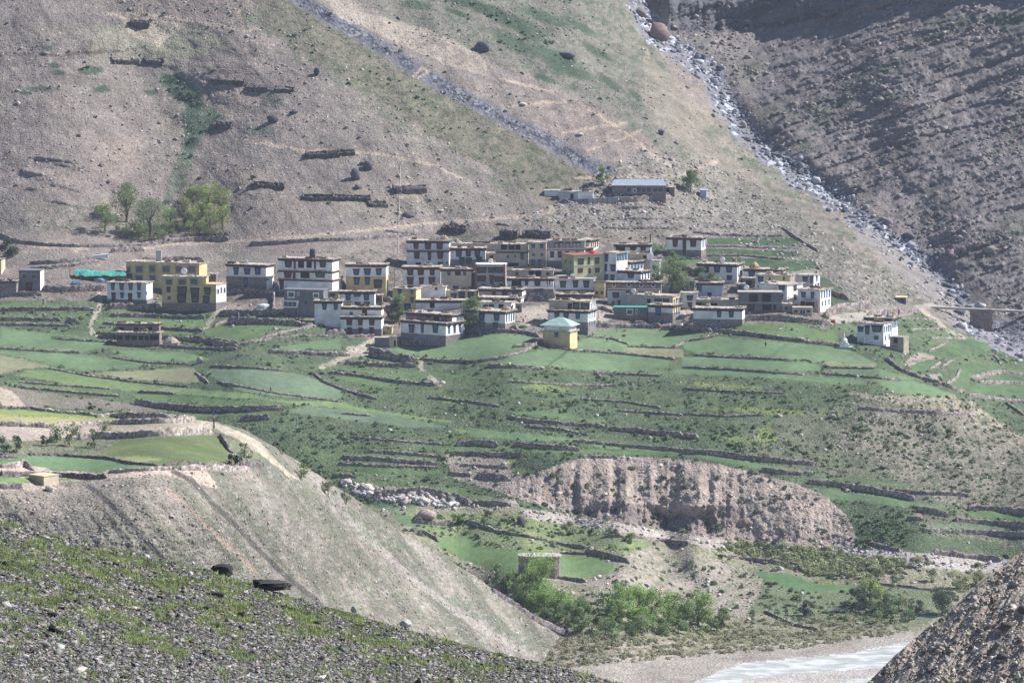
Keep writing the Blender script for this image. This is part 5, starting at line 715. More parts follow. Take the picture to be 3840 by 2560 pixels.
# small annexes and sheds squeezed between the houses
for a in ((Z2, 625, 695, 585, 722, 705, 'narrow pale annex at the right of the three blue windows house', 'whitewash', [(622, 20, 28, 'k', [640])]), (Z2, 1408, 1500, 600, 745, 1512, 'cream annex between the red banded and the two tone house', 'beige_plaster', [(650, 50, 36, 'o', [1450])]), (Z2, 1315, 1475, 758, 850, 1482, 'low beige annex behind the small two window white house', 'beige_plaster', [(800, 34, 60, 'o', [1400])]),
    (Z3, 1325, 1440, 305, 400, 1448, 'crumbling beige shed between the green windowed and the veranda house', 'mud', [(350, 40, 44, 'o', [1390])]), (Z3, 1672, 1745, 900, 1010, 1752, 'brown stone block right of the bright stepped end wall', 'brown_stone', [(950, 30, 24, 'o', [1700])]), (Z4, 1505, 1600, 700, 800, 1608, 'small sandy coloured block left of the small plain white house', 'mud', []), (Z4, 612, 705, 245, 345, 712, 'dark shed behind the red topped tank', 'brown_stone', [(290, 40, 34, 'o', [655])]),
    (Z4, 1762, 1900, 640, 745, 1910, 'small white house half hidden between the two small trees', 'whitewash', [(690, 50, 44, 'b', [1800, 1865])]), (Z5, 425, 500, 560, 640, 506, 'dark shed behind the half built concrete house', 'grimy_stone', [(600, 30, 26, 'o', [460])]), (Z5, 868, 962, 752, 835, 968, 'roofless beige annex right of the half built concrete house', 'mud', [(800, 34, 30, 'o', [915])]), (Z1, 1905, 1985, 432, 512, 1992, 'grey hut behind the lower yellow annex', 'cement', [(470, 26, 24, 'k', [1945])]),
    (Z2, 1900, 1985, 800, 905, 1992, 'brown annex with a rubble top right of the two tier white house', 'brown_stone', [(850, 34, 30, 'o', [1940])]), (Z3, 560, 640, 1000, 1015, 645, 'low parapet room on the long white wall building', 'beige_plaster', []), (Z5, 480, 605, 500, 600, 612, 'dark open shed left of the cream and white house', 'grimy_stone', [(550, 50, 60, 'o', [545])]), (Z3, 1130, 1195, 540, 740, 1205, 'dark narrow house in the gap left of the brick columned house', 'brown_stone', [(600, 40, 30, 'o', [1160])])):
    if a[8] or 'block' in a[6]: house(*a[:8], a[8], roof='slab', dep=6)
# upper buildings
house(Z6, 300, 700, 368, 470, 712, 'long low white and blue grey shed with a pale roof high above the village', 'blue_plaster', [(430, 60, 40, 'o', [450, 600, 635])], roof='slab', dep=7, name='shed', cat='shed')
_b = HOUSES[-1]; MB().box(_b[1]*.56, _b[1]-.01, -.05, .3, 0, _b[2]-.28).build('white_panel', WM['whitewash'], _b[0])
house(Z6, 130, 420, 355, 420, 430, 'rear shed with corrugated pale roof half buried in the slope', 'whitewash', roof='thin', oc=m_roof, dep=6, name='shed', cat='shed')
Hs['sch'] = house(Z6, 925, 1558, 305, 415, 1562, 'long dark school like building with a blue grey tin roof above the village', 'brown_stone', [(350, 60, 60, 'y', [1125, 1240, 1300, 1360, 1430, 1500]), (360, 40, 40, 'n', [1195])], roof='open', dep=9, name='school', cat='school')
_b = HOUSES[-1]; W, H = _b[1], _b[2]; MB().hexa([(-.2, -.4, H), (W+.2, -.4, H), (W-.9, 7.2, H+1.5), (.6, 7.2, H+1.5), (-.2, -.4, H+.2), (W+.2, -.4, H+.2), (W-.9, 7.2, H+1.7), (.6, 7.2, H+1.7)]).build('roof', m_tin, _b[0])
house(Z6, 1568, 1660, 315, 405, 1672, 'small brown annex with a yellow framed door at the right end of the school', 'brown_stone', [(360, 70, 24, 'o', [1585])], roof='slab', dep=4, name='shed', cat='shed')
house(Z6, 1958, 2036, 352, 455, 2050, 'small pale blue outhouse alone on the slope right of the school', 'blue_plaster', roof='thin', oc=WM['blue_plaster'], dep=2.5, name='outhouse', cat='outhouse')
# yellow hut with hipped pale green roof
def hut():
    r_, W, H, dp = house(Z4, 110, 428, 1235, 1392, 520, 'ochre hut with a curved pale green hipped roof at the edge of the oval field', 'yellow_plaster', [(1272, 42, 44, 'b', [275])], sw='pale_yellow', roof='open', dep=9, name='hut', cat='hut')
    ragged(W, dp, H, .3, .35, 3).build('ledge', m_roof, r_); MB().box(.3, W-.3, .4, dp, H+.3, H+1.9).build('upper_wall', WM['whitewash'], r_)
    m = MB(); a = -.8; e = H+1.9
    m.hexa([(a, a, e), (W-a, a, e), (W-a, dp-a, e), (a, dp-a, e), (W*.24, dp*.3, e+1.7), (W*.76, dp*.3, e+1.7), (W*.76, dp*.7, e+1.7), (W*.24, dp*.7, e+1.7)])
    m.hexa([(W*.24, dp*.3, e+1.703), (W*.76, dp*.3, e+1.703), (W*.76, dp*.7, e+1.703), (W*.24, dp*.7, e+1.703), (W*.42, dp*.45, e+2.3), (W*.58, dp*.45, e+2.3), (W*.58, dp*.55, e+2.3), (W*.42, dp*.55, e+2.3)]); m.build('roof', m_gtin, r_)
hut()
# oval stone hut with a flat mud roof
def oval_hut():
    u0, u1, vb = 1943, 2103, 2157; D = float(main_at(2023, vb)); A = Pn((u0+u1)/2, vb, D); R_ = (u1-u0)/2*D/F; root = empty('stone_hut', A+np.array((0, 3, 0))); m = MB(); n = 14; H = 5.0
    pt = [(R_*math.copysign(abs(math.cos(2*math.pi*k/n))**.7, math.cos(2*math.pi*k/n)), 3.6*math.copysign(abs(math.sin(2*math.pi*k/n))**.7, math.sin(2*math.pi*k/n))) for k in range(n)]
    def ring(m, s, z0, z1):
        b = len(m.v); m.v += [(x*s, y*s, z0) for x, y in pt]+[(x*s, y*s, z1) for x, y in pt]
        for k in range(n): m.f.append([b+k, b+(k+1) % n, b+n+(k+1) % n, b+n+k])
        m.f.append([b+n+k for k in range(n)]); return m
    ring(MB(), 1, -3, H).build('wall', WM['brown_stone'], root); ring(MB(), 1.05, H, H+.35).build('roof', m_roof, root); opening(root, R_*.35, -3.55, 2.4, .8, 1.1, 'b', False, H); MB().cyl(-R_*.3, -1, H+.35, H+1., .7, .3).build('roof_stones', m_wht, root)
    tag(root, 'oval brown stone hut with a flat mud roof beside the willow grove', 'hut')
oval_hut()
def shed_left():
    D = float(spur.at(160, 1806)); A = Pn(108, 1806, D); root = empty('shed', A, -.75); s = D/F; MB().box(0, 62*s/math.cos(.75), 0, 4.2, -2, 27*s).build('wall', WM['shaded_plaster'], root)  # face turned from the sun: the cream painted in its shaded tone
    x = 62*s/math.cos(.75); MB().box(x+.003, x+.05, 0, 4.2, -2, 27*s).build('side_wall', WM['cream'], root); MB().box(-.1, x+.15, -.1, 4.3, 27*s, 27*s+.15).build('roof', WM['cream'], root)
    tag(root, 'small plain cream shed on the near plateau at the left', 'shed')
shed_left()
# ================================================================ TREES, SHRUBS, ROCKS
m_leaf = mat('foliage', attr=True, scale=1.2, lo=.85, hi=1.4, rough=.8)
_n = m_leaf.node_tree; _b0 = _n.nodes['Principled BSDF']; _tr = _n.nodes.new('ShaderNodeBsdfTranslucent'); _mx = _n.nodes.new('ShaderNodeMixShader'); _mx.inputs[0].default_value = .5
_n.links.new(_b0.inputs['Base Color'].links[0].from_socket, _tr.inputs[0]); _n.links.new(_b0.outputs[0], _mx.inputs[1]); _n.links.new(_tr.outputs[0], _mx.inputs[2]); _n.links.new(_mx.outputs[0], _n.nodes['Material Output'].inputs[0]); m_bark = mat('bark', (.16, .13, .11)); m_rock = mat('rock', attr=True, scale=1.5, lo=.7, hi=1.25, bump=.12, bs=3)
def crown_mesh(w, h, c, seed, dens=1., low=.0, leaf=.42):
    r = np.random.RandomState(seed); k = max(8, int(w*h/4)); L = []
    for i in range(k):
        t = r.uniform(0, 1)**.8; z = (low+(1-low)*t)*h; rad = math.sqrt(max(.05, 1-((z/h-.48)/.56)**2))*w/2
        a = r.uniform(0, 6.28); q = r.uniform(.2, .95)*rad; L.append((q*math.cos(a), q*math.sin(a), z*.92, r.uniform(.12, .26)*(w+h)/2))
    L = np.array(L); n = int(dens*w*h*34); j = r.randint(0, k, n); d = r.normal(0, 1, (n, 3)); d /= np.linalg.norm(d, axis=1)[:, None]; rr_ = r.uniform(.3, 1.06, (n, 1))**.6
    C = L[j, :3]+d*rr_*L[j, 3:4]*[1, 1, .85]; C[:, 2] = np.maximum(C[:, 2], .15)
    a = r.normal(0, 1, (n, 3)); a /= np.linalg.norm(a, axis=1)[:, None]; b = np.cross(a, r.normal(0, 1, (n, 3))); b /= np.linalg.norm(b, axis=1)[:, None]; s = leaf*r.uniform(.5, 1.2, (n, 1))
    V = np.stack([C-a*s*.5, C+b*s*.45, C+a*s*.5, C-b*s*.45], 1).reshape(-1, 3); lc = (1+.25*r.randn(k))[j][:, None]*(1+.18*r.randn(n, 1)); cc = np.clip(np.array(c)*np.clip(lc, .45, 1.7), 0, 1); cc[:, 0] *= 1+.12*r.randn(n)
    return V, np.arange(4*n).reshape(-1, 4), np.repeat(np.clip(cc, 0, 1), 4, 0)
def trunk_mesh(w, h, seed, lean=0, low=.3):
    r = np.random.RandomState(seed); V = []; Fq = []
    def limb(p0, p1, r0, r1):
        p0, p1 = np.array(p0, float), np.array(p1, float); d = p1-p0; d /= np.linalg.norm(d); x = np.cross(d, (0, 1, .2)); x /= np.linalg.norm(x); y = np.cross(d, x); b = len(V); n = 6
        mid = (p0+p1)/2+r.normal(0, .05*np.linalg.norm(p1-p0), 3)
        for p_, q in ((p0, r0), (mid, (r0+r1)/2), (p1, r1)):
            for k in range(n): V.append(p_+q*(x*math.cos(k*2*math.pi/n)+y*math.sin(k*2*math.pi/n)))
        for t in (0, n):
            for k in range(n): Fq.append([b+t+k, b+t+(k+1) % n, b+t+n+(k+1) % n, b+t+n+k])
    top = (lean*.5, 0, h*.5); limb((0, 0, -.8), top, .035*h, .02*h)
    for i in range(7):
        a = r.uniform(0, 6.28); z0 = h*r.uniform(.12, .48); limb((lean*z0/h, 0, z0), (lean*.8+math.cos(a)*w*.32, math.sin(a)*w*.3, h*r.uniform(.55, .9)), .016*h, .004*h)
    return np.array(V), np.array(Fq)
tid = [0]
def tree(x, y, w, h, c, label, name='tree', cat='tree', grp=None, low=.18, at=main_at, dens=1.7, lean=0, leaf=.42):
    tid[0] += 1; D = float(at(x, y)); B = Pn(x, y, D); wm_, hm = w*D/F, h*D/F; root = empty(name, B)
    V, Q = trunk_mesh(wm_, hm, tid[0]); mk('trunk' if cat == 'tree' else 'stems', V, Q, m_bark, root)
    V, Q, cc = crown_mesh(wm_, hm, c, tid[0]+50, dens, low, leaf); V[:, 0] += lean*V[:, 2]/hm
    mk('crown' if cat == 'tree' else 'foliage', V, Q, m_leaf, root, col=cc); return tag(root, label, cat, grp)
GA, GB, GC, GD, GO = (.20, .28, .12), (.29, .35, .14), (.16, .22, .11), (.085, .12, .075), (.24, .26, .15)
g_ = 'trees at the foot of the left gully'
for x, y, w, h, c, l, lo in ((472, 832, 92, 150, GC, 'tall dark green tree with a bare trunk, above the leftmost bright tree', .35), (395, 872, 76, 110, GA, 'bright round tree at the left end of the gully grove', .1), (560, 888, 110, 150, GC, 'broad grey green tree in the middle of the gully grove', .12), (638, 866, 66, 92, GA, 'small round tree right of the broad grey green tree', .1), (520, 900, 100, 70, GC, 'low dark bushy tree at the foot of the broad grey green tree', 0),
   (725, 800, 74, 100, GB, 'yellow green tree at the left of the bright group', .2), (778, 780, 84, 110, GB, 'tall yellow green tree at the top of the bright group', .2), (826, 812, 66, 120, GB, 'yellow green tree at the upper right of the bright group', .2), (727, 868, 74, 88, GB, 'yellow green tree at the lower left of the bright group', .2), (785, 850, 60, 90, GB, 'small yellow green tree in the middle of the bright group', .15), (832, 868, 64, 100, GB, 'pale yellow green tree at the lower right of the bright group', .2), (690, 850, 60, 110, GO, 'thin olive tree between the dark and the bright trees', .1), (605, 905, 90, 60, GC, 'low green thicket in front of the small round tree', 0), (670, 880, 80, 60, GO, 'low olive thicket between the small round and the thin olive tree', 0), (750, 890, 90, 60, GB, 'low yellow green thicket at the left of the bright group', 0), (810, 895, 80, 56, GO, 'low olive thicket at the foot of the bright group', 0), (700, 760, 56, 80, GO, 'small olive tree high at the left of the bright group', 0), (450, 890, 70, 50, GC, 'low bush between the bright round and the tall dark tree', 0), (760, 830, 70, 90, GB, 'middle yellow green tree of the bright group', .1)):
    tree(x, y, w*1.2, h, c, l, grp=g_, low=lo*.6, dens=1.1, leaf=.34)
tree(20, 958, 90, 60, GD, 'dark round bush at the extreme left above the tan building', 'bush', 'bush', low=0)
tree(2257, 688, 52, 62, GA, 'small round tree behind the upper sheds'); tree(2589, 720, 76, 90, GC, 'round green tree right of the school')
V4 = lambda x, y: zc(Z4, x, y)[0]; V3 = lambda x, y: zc(Z3, x, y)[0]
tree(*V3(290, 1125), 54, 104, GA, 'slender poplar in front of the mustard yellow house', low=.1); tree(*V3(215, 1120), 40, 80, GC, 'darker poplar left of the slender poplar', low=.1)
tree(*V3(1085, 1270), 66, 142, GA, 'leaning willow between the two large front houses', low=.3, lean=2.2)
tree(*V4(1650, 755), 150, 125, (.24, .31, .17), 'largest willow of the village, beside the long grimy tier', low=.0, dens=2.); tree(*V4(1655, 520), 50, 80, GC, 'upper willow behind the largest willow', low=.2); tree(*V4(1450, 680), 44, 76, GC, 'pale willow left of the largest willow', low=.1)
tree(*V4(1960, 712), 58, 78, GC, 'small tree left of the shaded blue grey house', low=.15); tree(*V4(2110, 745), 60, 70, GO, 'grey green tree in front of the shaded blue grey house', low=.15)
tree(*V4(2032, 1085), 50, 66, GA, 'round pale green tree before the white house by the sandy lane', low=.3)
SS = lambda x, y: zc(S, x, y)[0]; g_ = 'shrubs on the near plateau'
tree(*SS(2130, 965), 66, 44, (.03, .045, .035), 'dark round bush at the right end of the dark meadow', 'bush', 'bush', g_, 0, spur.at, 1.3)
for i, (x, y, w, h, l) in enumerate(((40, 860, 90, 70, 'dark bush at the left picture edge on the plateau'), (150, 850, 70, 60, 'second dark bush from the left edge of the plateau'), (430, 790, 60, 50, 'dark shrub left of the small rubble heap'), (520, 760, 76, 66, 'tall grey shrub above the small rubble heap'), (640, 790, 64, 78, 'spindly shrub right of the small rubble heap'), (720, 720, 70, 50, 'grey green shrub against the broad rough wall'), (860, 800, 56, 70, 'spindly willow shrub at the left end of the dark meadow'), (960, 660, 60, 36, 'small shrub on the sandy strip'), (2250, 900, 70, 60, 'pale shrub right of the dark round bush'))):
    tree(*SS(x, y), w, h, (GD, GD, GD, GC, GO, GO, GC, GO, GO)[i], l, 'bush', 'bush', g_, 0, spur.at, .7)
for x, y, w, h, c, l in ((1130, 1790, 80, 60, GA, 'leafy shrub where the spur crest meets the green gully'), (1230, 1860, 80, 60, GO, 'grey shrub lower on the spur crest'), (1300, 1890, 60, 44, GO, 'small grey shrub at the left of the boulder bank'), (1060, 1700, 60, 40, GA, 'small shrub near the top of the spur crest')):
    tree(x, y, w, h, c, l, 'bush', 'bush', 'shrubs along the spur crest', 0, spur.at, .6)
LW = lambda x, y: zc(L3, x, y)[0]; g_ = 'willows of the riverside grove'; GW = (.26, .37, .13); WW = (.21, .28, .13)
for i, (x, y, w, h, c, l) in enumerate(((450, 760, 110, 165, GW, 'tallest willow in front of the oval stone hut'), (130, 640, 32, 92, GA, 'slim upright willow at the left end of the grove'), (255, 690, 44, 80, GA, 'narrow willow right of the slim upright one'), (350, 740, 60, 80, GW, 'bright willow left of the tallest one'), (170, 720, 70, 60, GA, 'low willow at the left foot of the grove'), (520, 860, 90, 90, GW, 'bright willow below the tallest one'), (640, 880, 84, 90, GW, 'leafy willow in the left half of the grove'), (760, 960, 90, 100, WW, 'broad willow near the middle of the grove'), (600, 930, 90, 70, WW, 'dull green willow at the lower left of the grove'), (830, 900, 60, 90, WW, 'willow beside the dark gap of the grove'), (1020, 830, 60, 60, GD, 'dark bush in the gap of the grove'),
   (1120, 900, 96, 110, GW, 'bright willow right of the dark gap'), (1250, 900, 90, 110, GW, 'tall bright willow in the right half of the grove'), (1380, 930, 84, 110, GW, 'fourth bright willow from the right end'), (1520, 940, 90, 110, GW, 'third bright willow from the right end'), (1640, 960, 84, 95, WW, 'dull willow between the last bright ones'), (1750, 950, 96, 115, GW, 'last bright willow at the right end of the grove'), (1940, 990, 40, 80, WW, 'lone narrow willow right of the grove'), (1000, 1020, 110, 60, WW, 'low willow thicket at the bottom of the grove'), (1250, 1010, 110, 60, WW, 'low willow thicket below the tall bright one'), (1450, 1020, 100, 56, WW, 'low willow thicket toward the right end'), (1110, 720, 70, 60, (.26,.34,.17), 'pale small willow above the grove'), (900, 1000, 70, 50, WW, 'small thicket at the lower middle of the grove'), (330, 850, 84, 50, GW, 'bright low thicket under the tallest willow'), (430, 900, 84, 50, WW, 'dull low thicket at the left foot of the slope wall'), (560, 810, 84, 50, GW, 'bright low thicket right of the tallest willow'), (700, 800, 84, 50, GW, 'bright low thicket at the back of the left half'), (780, 1000, 84, 50, WW, 'dull low thicket beside the pale stone'), (1060, 960, 84, 50, GW, 'bright low thicket in the gap front'), (1190, 940, 84, 50, GW, 'bright low thicket before the tall bright one'), (1330, 990, 84, 50, GW, 'bright low thicket before the fourth willow'), (1590, 1010, 84, 50, WW, 'dull low thicket before the third willow'), (1850, 1000, 84, 50, WW, 'dull low thicket between the last willow and the lone one'), (480, 980, 84, 50, WW, 'dull low thicket at the lowest left of the grove'))):
    tree(*LW(x, y), w*1.3, h*1.15, c, l, grp=g_, low=0, dens=2., leaf=.36)
RR = lambda x, y: zc(R5, x, y)[0]; g_ = 'bushes by the river flat'
for x, y, w, h, c, l in ((810, 1035, 90, 80, GD, 'dark bush left of the pale green crowned bush'), (900, 1000, 110, 100, GB, 'bush with a pale green crown by the river flat'), (1000, 1065, 120, 90, GC, 'wide dark green bush in the middle of the right group'), (1100, 1040, 80, 60, GO, 'olive bush between the wide and the round dark bush'), (1230, 1050, 60, 52, GD, 'small dark bush left of the big round one'), (1420, 1070, 110, 100, GD, 'big round dark bush beside the brown hillside'), (420, 1080, 70, 70, GD, 'dark bush left over the river flat'), (370, 1000, 50, 40, GC, 'little bush above the short dark wall'), (1340, 830, 60, 44, GO, 'olive bush at the upper right of the flat'), (1530, 890, 110, 70, (.30, .32, .19), 'pale grey green bush near the brown hillside'), (1660, 860, 90, 60, (.30, .32, .19), 'pale bush touching the brown hillside'), (1680, 770, 60, 40, GO, 'small pale bush on the gravel at the right'), (1290, 720, 70, 40, GO, 'olive bush at the edge of the stream gravel'), (1180, 1120, 90, 40, GC, 'flat green bush under the right group'), (980, 1140, 90, 44, GC, 'flat green bush under the wide dark one')):
    tree(*RR(x, y), w*1.1, h, c, l, 'bush', 'bush', g_, 0, dens=1.6, leaf=.36)
for x, y, w, h, c, l in ((1720, 1966, 52, 50, GA, 'leafy bush right of the tan boulder'), (1830, 1955, 44, 44, GO, 'grey bush beside the square field at the bluff'), (2290, 2005, 44, 40, GC, 'bush among the stones under the bluff'), (2215, 2012, 26, 34, GD, 'small dark pointed bush under the bluff'), (2360, 2030, 50, 34, GB, 'yellow green bush under the bluff'), (2140, 2000, 60, 44, GO, 'olive bush left of the small dark pointed one')):
    tree(x, y, w, h, c, l, 'bush', 'bush', 'bushes below the bluff', 0)
# ---- scattered plants and stones
ICO = np.array([(0, 0, 1), (.89, 0, .45), (.28, .85, .45), (-.72, .53, .45), (-.72, -.53, .45), (.28, -.85, .45), (.72, .53, -.45), (-.28, .85, -.45), (-.89, 0, -.45), (-.28, -.85, -.45), (.72, -.53, -.45), (0, 0, -1)])
ICF = np.array([(0,1,2),(0,2,3),(0,3,4),(0,4,5),(0,5,1),(1,6,2),(2,7,3),(3,8,4),(4,9,5),(5,10,1),(6,7,2),(7,8,3),(8,9,4),(9,10,5),(10,6,1),(11,7,6),(11,8,7),(11,9,8),(11,10,9),(11,6,10)])
CUB = np.array([(-1, -1, -1), (1, -1, -1), (1, 1, -1), (-1, 1, -1), (-1, -1, 1), (1, -1, 1), (1, 1, 1), (-1, 1, 1)])*.62; CUF = np.array([(3, 2, 1, 0), (4, 5, 6, 7), (0, 1, 5, 4), (1, 2, 6, 5), (2, 3, 7, 6), (3, 0, 4, 7)])
def scatter_rocks(name, C, s, cols, label, cube=False, seed=1, flat=.7, jit=.22, cat='stones', m=None):
    r = np.random.RandomState(seed); n = len(C); P0, F0 = (CUB, CUF) if cube else (ICO, ICF); k = len(P0)
    V = P0[None]+r.normal(0, jit, (n, k, 3)); a = r.uniform(0, 6.28, n); sc_ = s[:, None]*np.stack([r.uniform(.7, 1.4, n), r.uniform(.6, 1.1, n), r.uniform(.4, 1., n)*flat/.7], -1); V = V*sc_[:, None]
    tl = r.normal(0, .35, n); c, q = np.cos(tl), np.sin(tl); x, z = V[..., 0]*c[:, None]-V[..., 2]*q[:, None], V[..., 0]*q[:, None]+V[..., 2]*c[:, None]; y = V[..., 1]
    c, q = np.cos(a), np.sin(a); V = np.stack([x*c[:, None]-y*q[:, None], x*q[:, None]+y*c[:, None], z], -1)+C[:, None]
    Fq = (F0[None]+(np.arange(n)*k)[:, None, None]).reshape(-1, F0.shape[1]); o = mk(name, V.reshape(-1, 3), Fq, m or m_rock, col=np.repeat(cols, k, 0)); return tag(o, label, cat, kind='stuff')
def pick(n, u0, u1, v0, v1, dens, at, seed):
    r = np.random.RandomState(seed); u = r.uniform(u0, u1, n*6); v = r.uniform(v0, v1, n*6); k = r.rand(n*6) < dens(u, v); u, v = u[k][:n], v[k][:n]; return u, v, Pn(u, v, at(u, v)), r
def grd(arr): 
    def g(u, v):
        i = np.clip(((np.asarray(u)-us[0])/5).astype(int), 0, len(us)-1); j = np.clip(np.searchsorted(vs, v), 0, len(vs)-1); return arr[j, i]
    return g
gc = grd(p.c); gid = grd(ids); gmt = grd(mtn); gri = grd(right); grv = grd(ravd); gbl = grd(bl)
def stone_cols(r, n, base=(.33, .29, .27), sp=.28): return np.clip(np.array(base)*(1+sp*r.randn(n, 1))+.015*r.randn(n, 3), .04, .75)
def inr(poly, soft=0): 
    return lambda u, v: inpoly(np.asarray(u), np.asarray(v), poly).astype(float)
cl = lambda u, v: np.clip(fbm(u, v, 160, 70, seed=71)*2.2+.45, .06, 1)
u, v, C, r = pick(3600, 0, 3840, 0, 1180, lambda u, v: (gid(u, v) == 2)*cl(u, v)*.6, main_at, 1); scatter_rocks('hillside_stones', C, r.lognormal(-1.15, .42, len(C)).clip(.15, 1.3), stone_cols(r, len(C), (.30, .27, .255), .35), 'loose stones strewn over the dry mountainside', seed=2)
slo = inr(SLO); u, v, C, r = pick(2600, 1900, 3700, 500, 1220, slo, main_at, 43); scatter_rocks('slope_rubble', C, r.lognormal(-1.05, .45, len(C)).clip(.15, 1.), stone_cols(r, len(C), (.29, .265, .255), .42), 'rubble on the slope between the village and the ravine', seed=44); vil = inr(VIL); u, v, C, r = pick(2600, 0, 3250, 880, 1260, lambda u, v: vil(u, v)*np.clip(fbm(u, v, 80, 40, seed=78)*2.5+.5, .1, 1), main_at, 41); scatter_rocks('village_rubble', C, r.lognormal(-1.15, .45, len(C)).clip(.15, .9), stone_cols(r, len(C), (.24, .21, .195), .4), 'rubble and stones lying between the houses', seed=42)
u, v, C, r = pick(3000, 2300, 3840, 0, 1450, lambda u, v: np.exp(-(grv(u, v)/40)**2), main_at, 3)
bc = np.where(r.rand(len(C), 1) < .5, np.array((.11, .12, .155)), np.array((.36, .36, .40)))*(1+.25*r.randn(len(C), 1)); scatter_rocks('stream_boulders', C, r.lognormal(-.45, .45, len(C)).clip(.25, 2.6), np.clip(bc, .05, .7), 'pale and slate grey boulders filling the ravine bed', seed=4)
u, v, C, r = pick(2600, 2450, 3840, 0, 1200, lambda u, v: gri(u, v)*cl(u, v), main_at, 5); scatter_rocks('scree', C, r.lognormal(-.75, .45, len(C)).clip(.2, 2), stone_cols(r, len(C), (.235, .20, .195)), 'dark scree blocks over the right mountain', seed=6)
u, v, C, r = pick(2600, 1300, 3840, 1180, 2350, lambda u, v: ((gid(u, v) == 1)*(gbl(u, v) < .5)*(.05+.9*np.clip((gc(u, v)[..., 0]-.2)*6, 0, 1))), main_at, 7); scatter_rocks('valley_stones', C, r.lognormal(-1.1, .5, len(C)).clip(.15, 1.1), stone_cols(r, len(C), (.40, .36, .335)), 'stones on the bare banks and the valley floor', seed=8)
bk = zc(G2, 0,1090, 120,1130, 250,1170, 450,1180, 700,1215, 850,1250, 750,1290, 500,1270, 250,1240, 120,1200, 0,1130); u, v, C, r = pick(520, 1280, 1800, 1780, 1930, inr(bk), main_at, 9); scatter_rocks('bank_boulders', C, r.lognormal(-.5, .5, len(C)).clip(.3, 1.9), stone_cols(r, len(C), (.46, .42, .40)), 'jumbled pale boulders of the bank below the centre fields', seed=10)
u, v, C, r = pick(4200, 0, 2400, 1540, 2500, lambda u, v: ((v > np.interp(u, CR[:, 0], CR[:, 1])+4)*np.where(inpoly(u, v, PLA), .05, .8)), spur.at, 11); scatter_rocks('spur_scree', C, r.lognormal(-1.7, .45, len(C)).clip(.08, .7), stone_cols(r, len(C), (.36, .335, .31)), 'pale scree on the near grey green slope', seed=12)
u, v, C, r = pick(420, 1900, 3250, 1700, 2070, lambda u, v: gbl(u, v), main_at, 13); scatter_rocks('bluff_stones', C, r.lognormal(-1.1, .4, len(C)).clip(.15, 1.), stone_cols(r, len(C), (.42, .37, .345)), 'stones sticking out of the eroded bluff', seed=14)
u, v, C, r = pick(4200, 3120, 3840, 2060, 2660, lambda u, v: (v > np.interp(u, RC[:, 0], RC[:, 1])+5)*.8, fr.at, 15); scatter_rocks('brown_scree', C, r.lognormal(-2.5, .6, len(C)).clip(.04, .5), stone_cols(r, len(C), (.38, .335, .295), .35), 'brown and grey stones on the near right hillside', seed=16, cube=True)
flg = lambda u, v: np.clip(1.1-np.clip((fl.grass[np.clip(((v-np.interp(u, CL[:, 0], CL[:, 1]))/(2800-np.interp(u, CL[:, 0], CL[:, 1]))*(fl.n-1)).astype(int), 0, fl.n-1), np.clip(((u-fl.us[0])/4).astype(int), 0, len(fl.us)-1)]-.0)*7, 0, 1), 0, 1)
below = lambda u, v: (v > np.interp(u, CL[:, 0], CL[:, 1])+2).astype(float)
u, v, C, r = pick(66000, -60, 2600, 1930, 2640, lambda u, v: below(u, v)*(.25+.75*flg(u, v)), fl.at, 17)
sc0 = np.clip(np.array((.235, .222, .216))*(1+.38*r.randn(len(C), 1))*(1+.05*r.randn(len(C), 3)), .045, .7); sc0 *= np.where(r.rand(len(C), 1) < .32, .4, 1.); scatter_rocks('rubble', C, (r.lognormal(-2.85, .48, len(C))).clip(.025, .34), sc0, 'grey angular rubble covering the hillside in front', seed=18, cube=True, jit=.3, flat=.42)
# grass tufts
def tufts(name, C, s, cols, label, nb=5, seed=1, cat='grass', wd=.16):
    r = np.random.RandomState(seed); n = len(C); a = r.uniform(0, 6.28, (n, nb)); o_ = np.stack([np.cos(a), np.sin(a), 0*a], -1)*s[:, None, None]*r.uniform(.1, .8, (n, nb, 1)); B = C[:, None]+o_
    t = B+o_*.5+np.stack([0*a, 0*a, s[:, None]*r.uniform(.5, 1.1, (n, nb))], -1); p_ = np.stack([-np.sin(a), np.cos(a), 0*a], -1)*s[:, None, None]*wd
    b = r.uniform(0, 6.28, (n, nb)); p_ = np.stack([np.cos(b), np.sin(b), 0*b], -1)*s[:, None, None]*wd
    V = np.stack([B-p_-[0, 0, .05], B+p_-[0, 0, .05], t], 2).reshape(-1, 3); Fq = np.arange(len(V)).reshape(-1, 3); cc = np.repeat(cols, nb*3, 0); o = mk(name, V, Fq, m_leaf, col=cc); return tag(o, label, cat, kind='stuff')
u, v, C, r = pick(24000, -60, 2600, 1930, 2640, lambda u, v: below(u, v)*(1.08-flg(u, v)), fl.at, 19); c0 = np.where(r.rand(len(C), 1) < .25, np.array((.13, .16, .10)), np.array((.29, .34, .15)))*(1+.2*r.randn(len(C), 1)); tufts('grass', C, r.lognormal(-2.35, .35, len(C)).clip(.05, .25), np.clip(c0, .02, .5), 'yellow green grass tufts between the rubble in front', 6, 20, wd=.3)
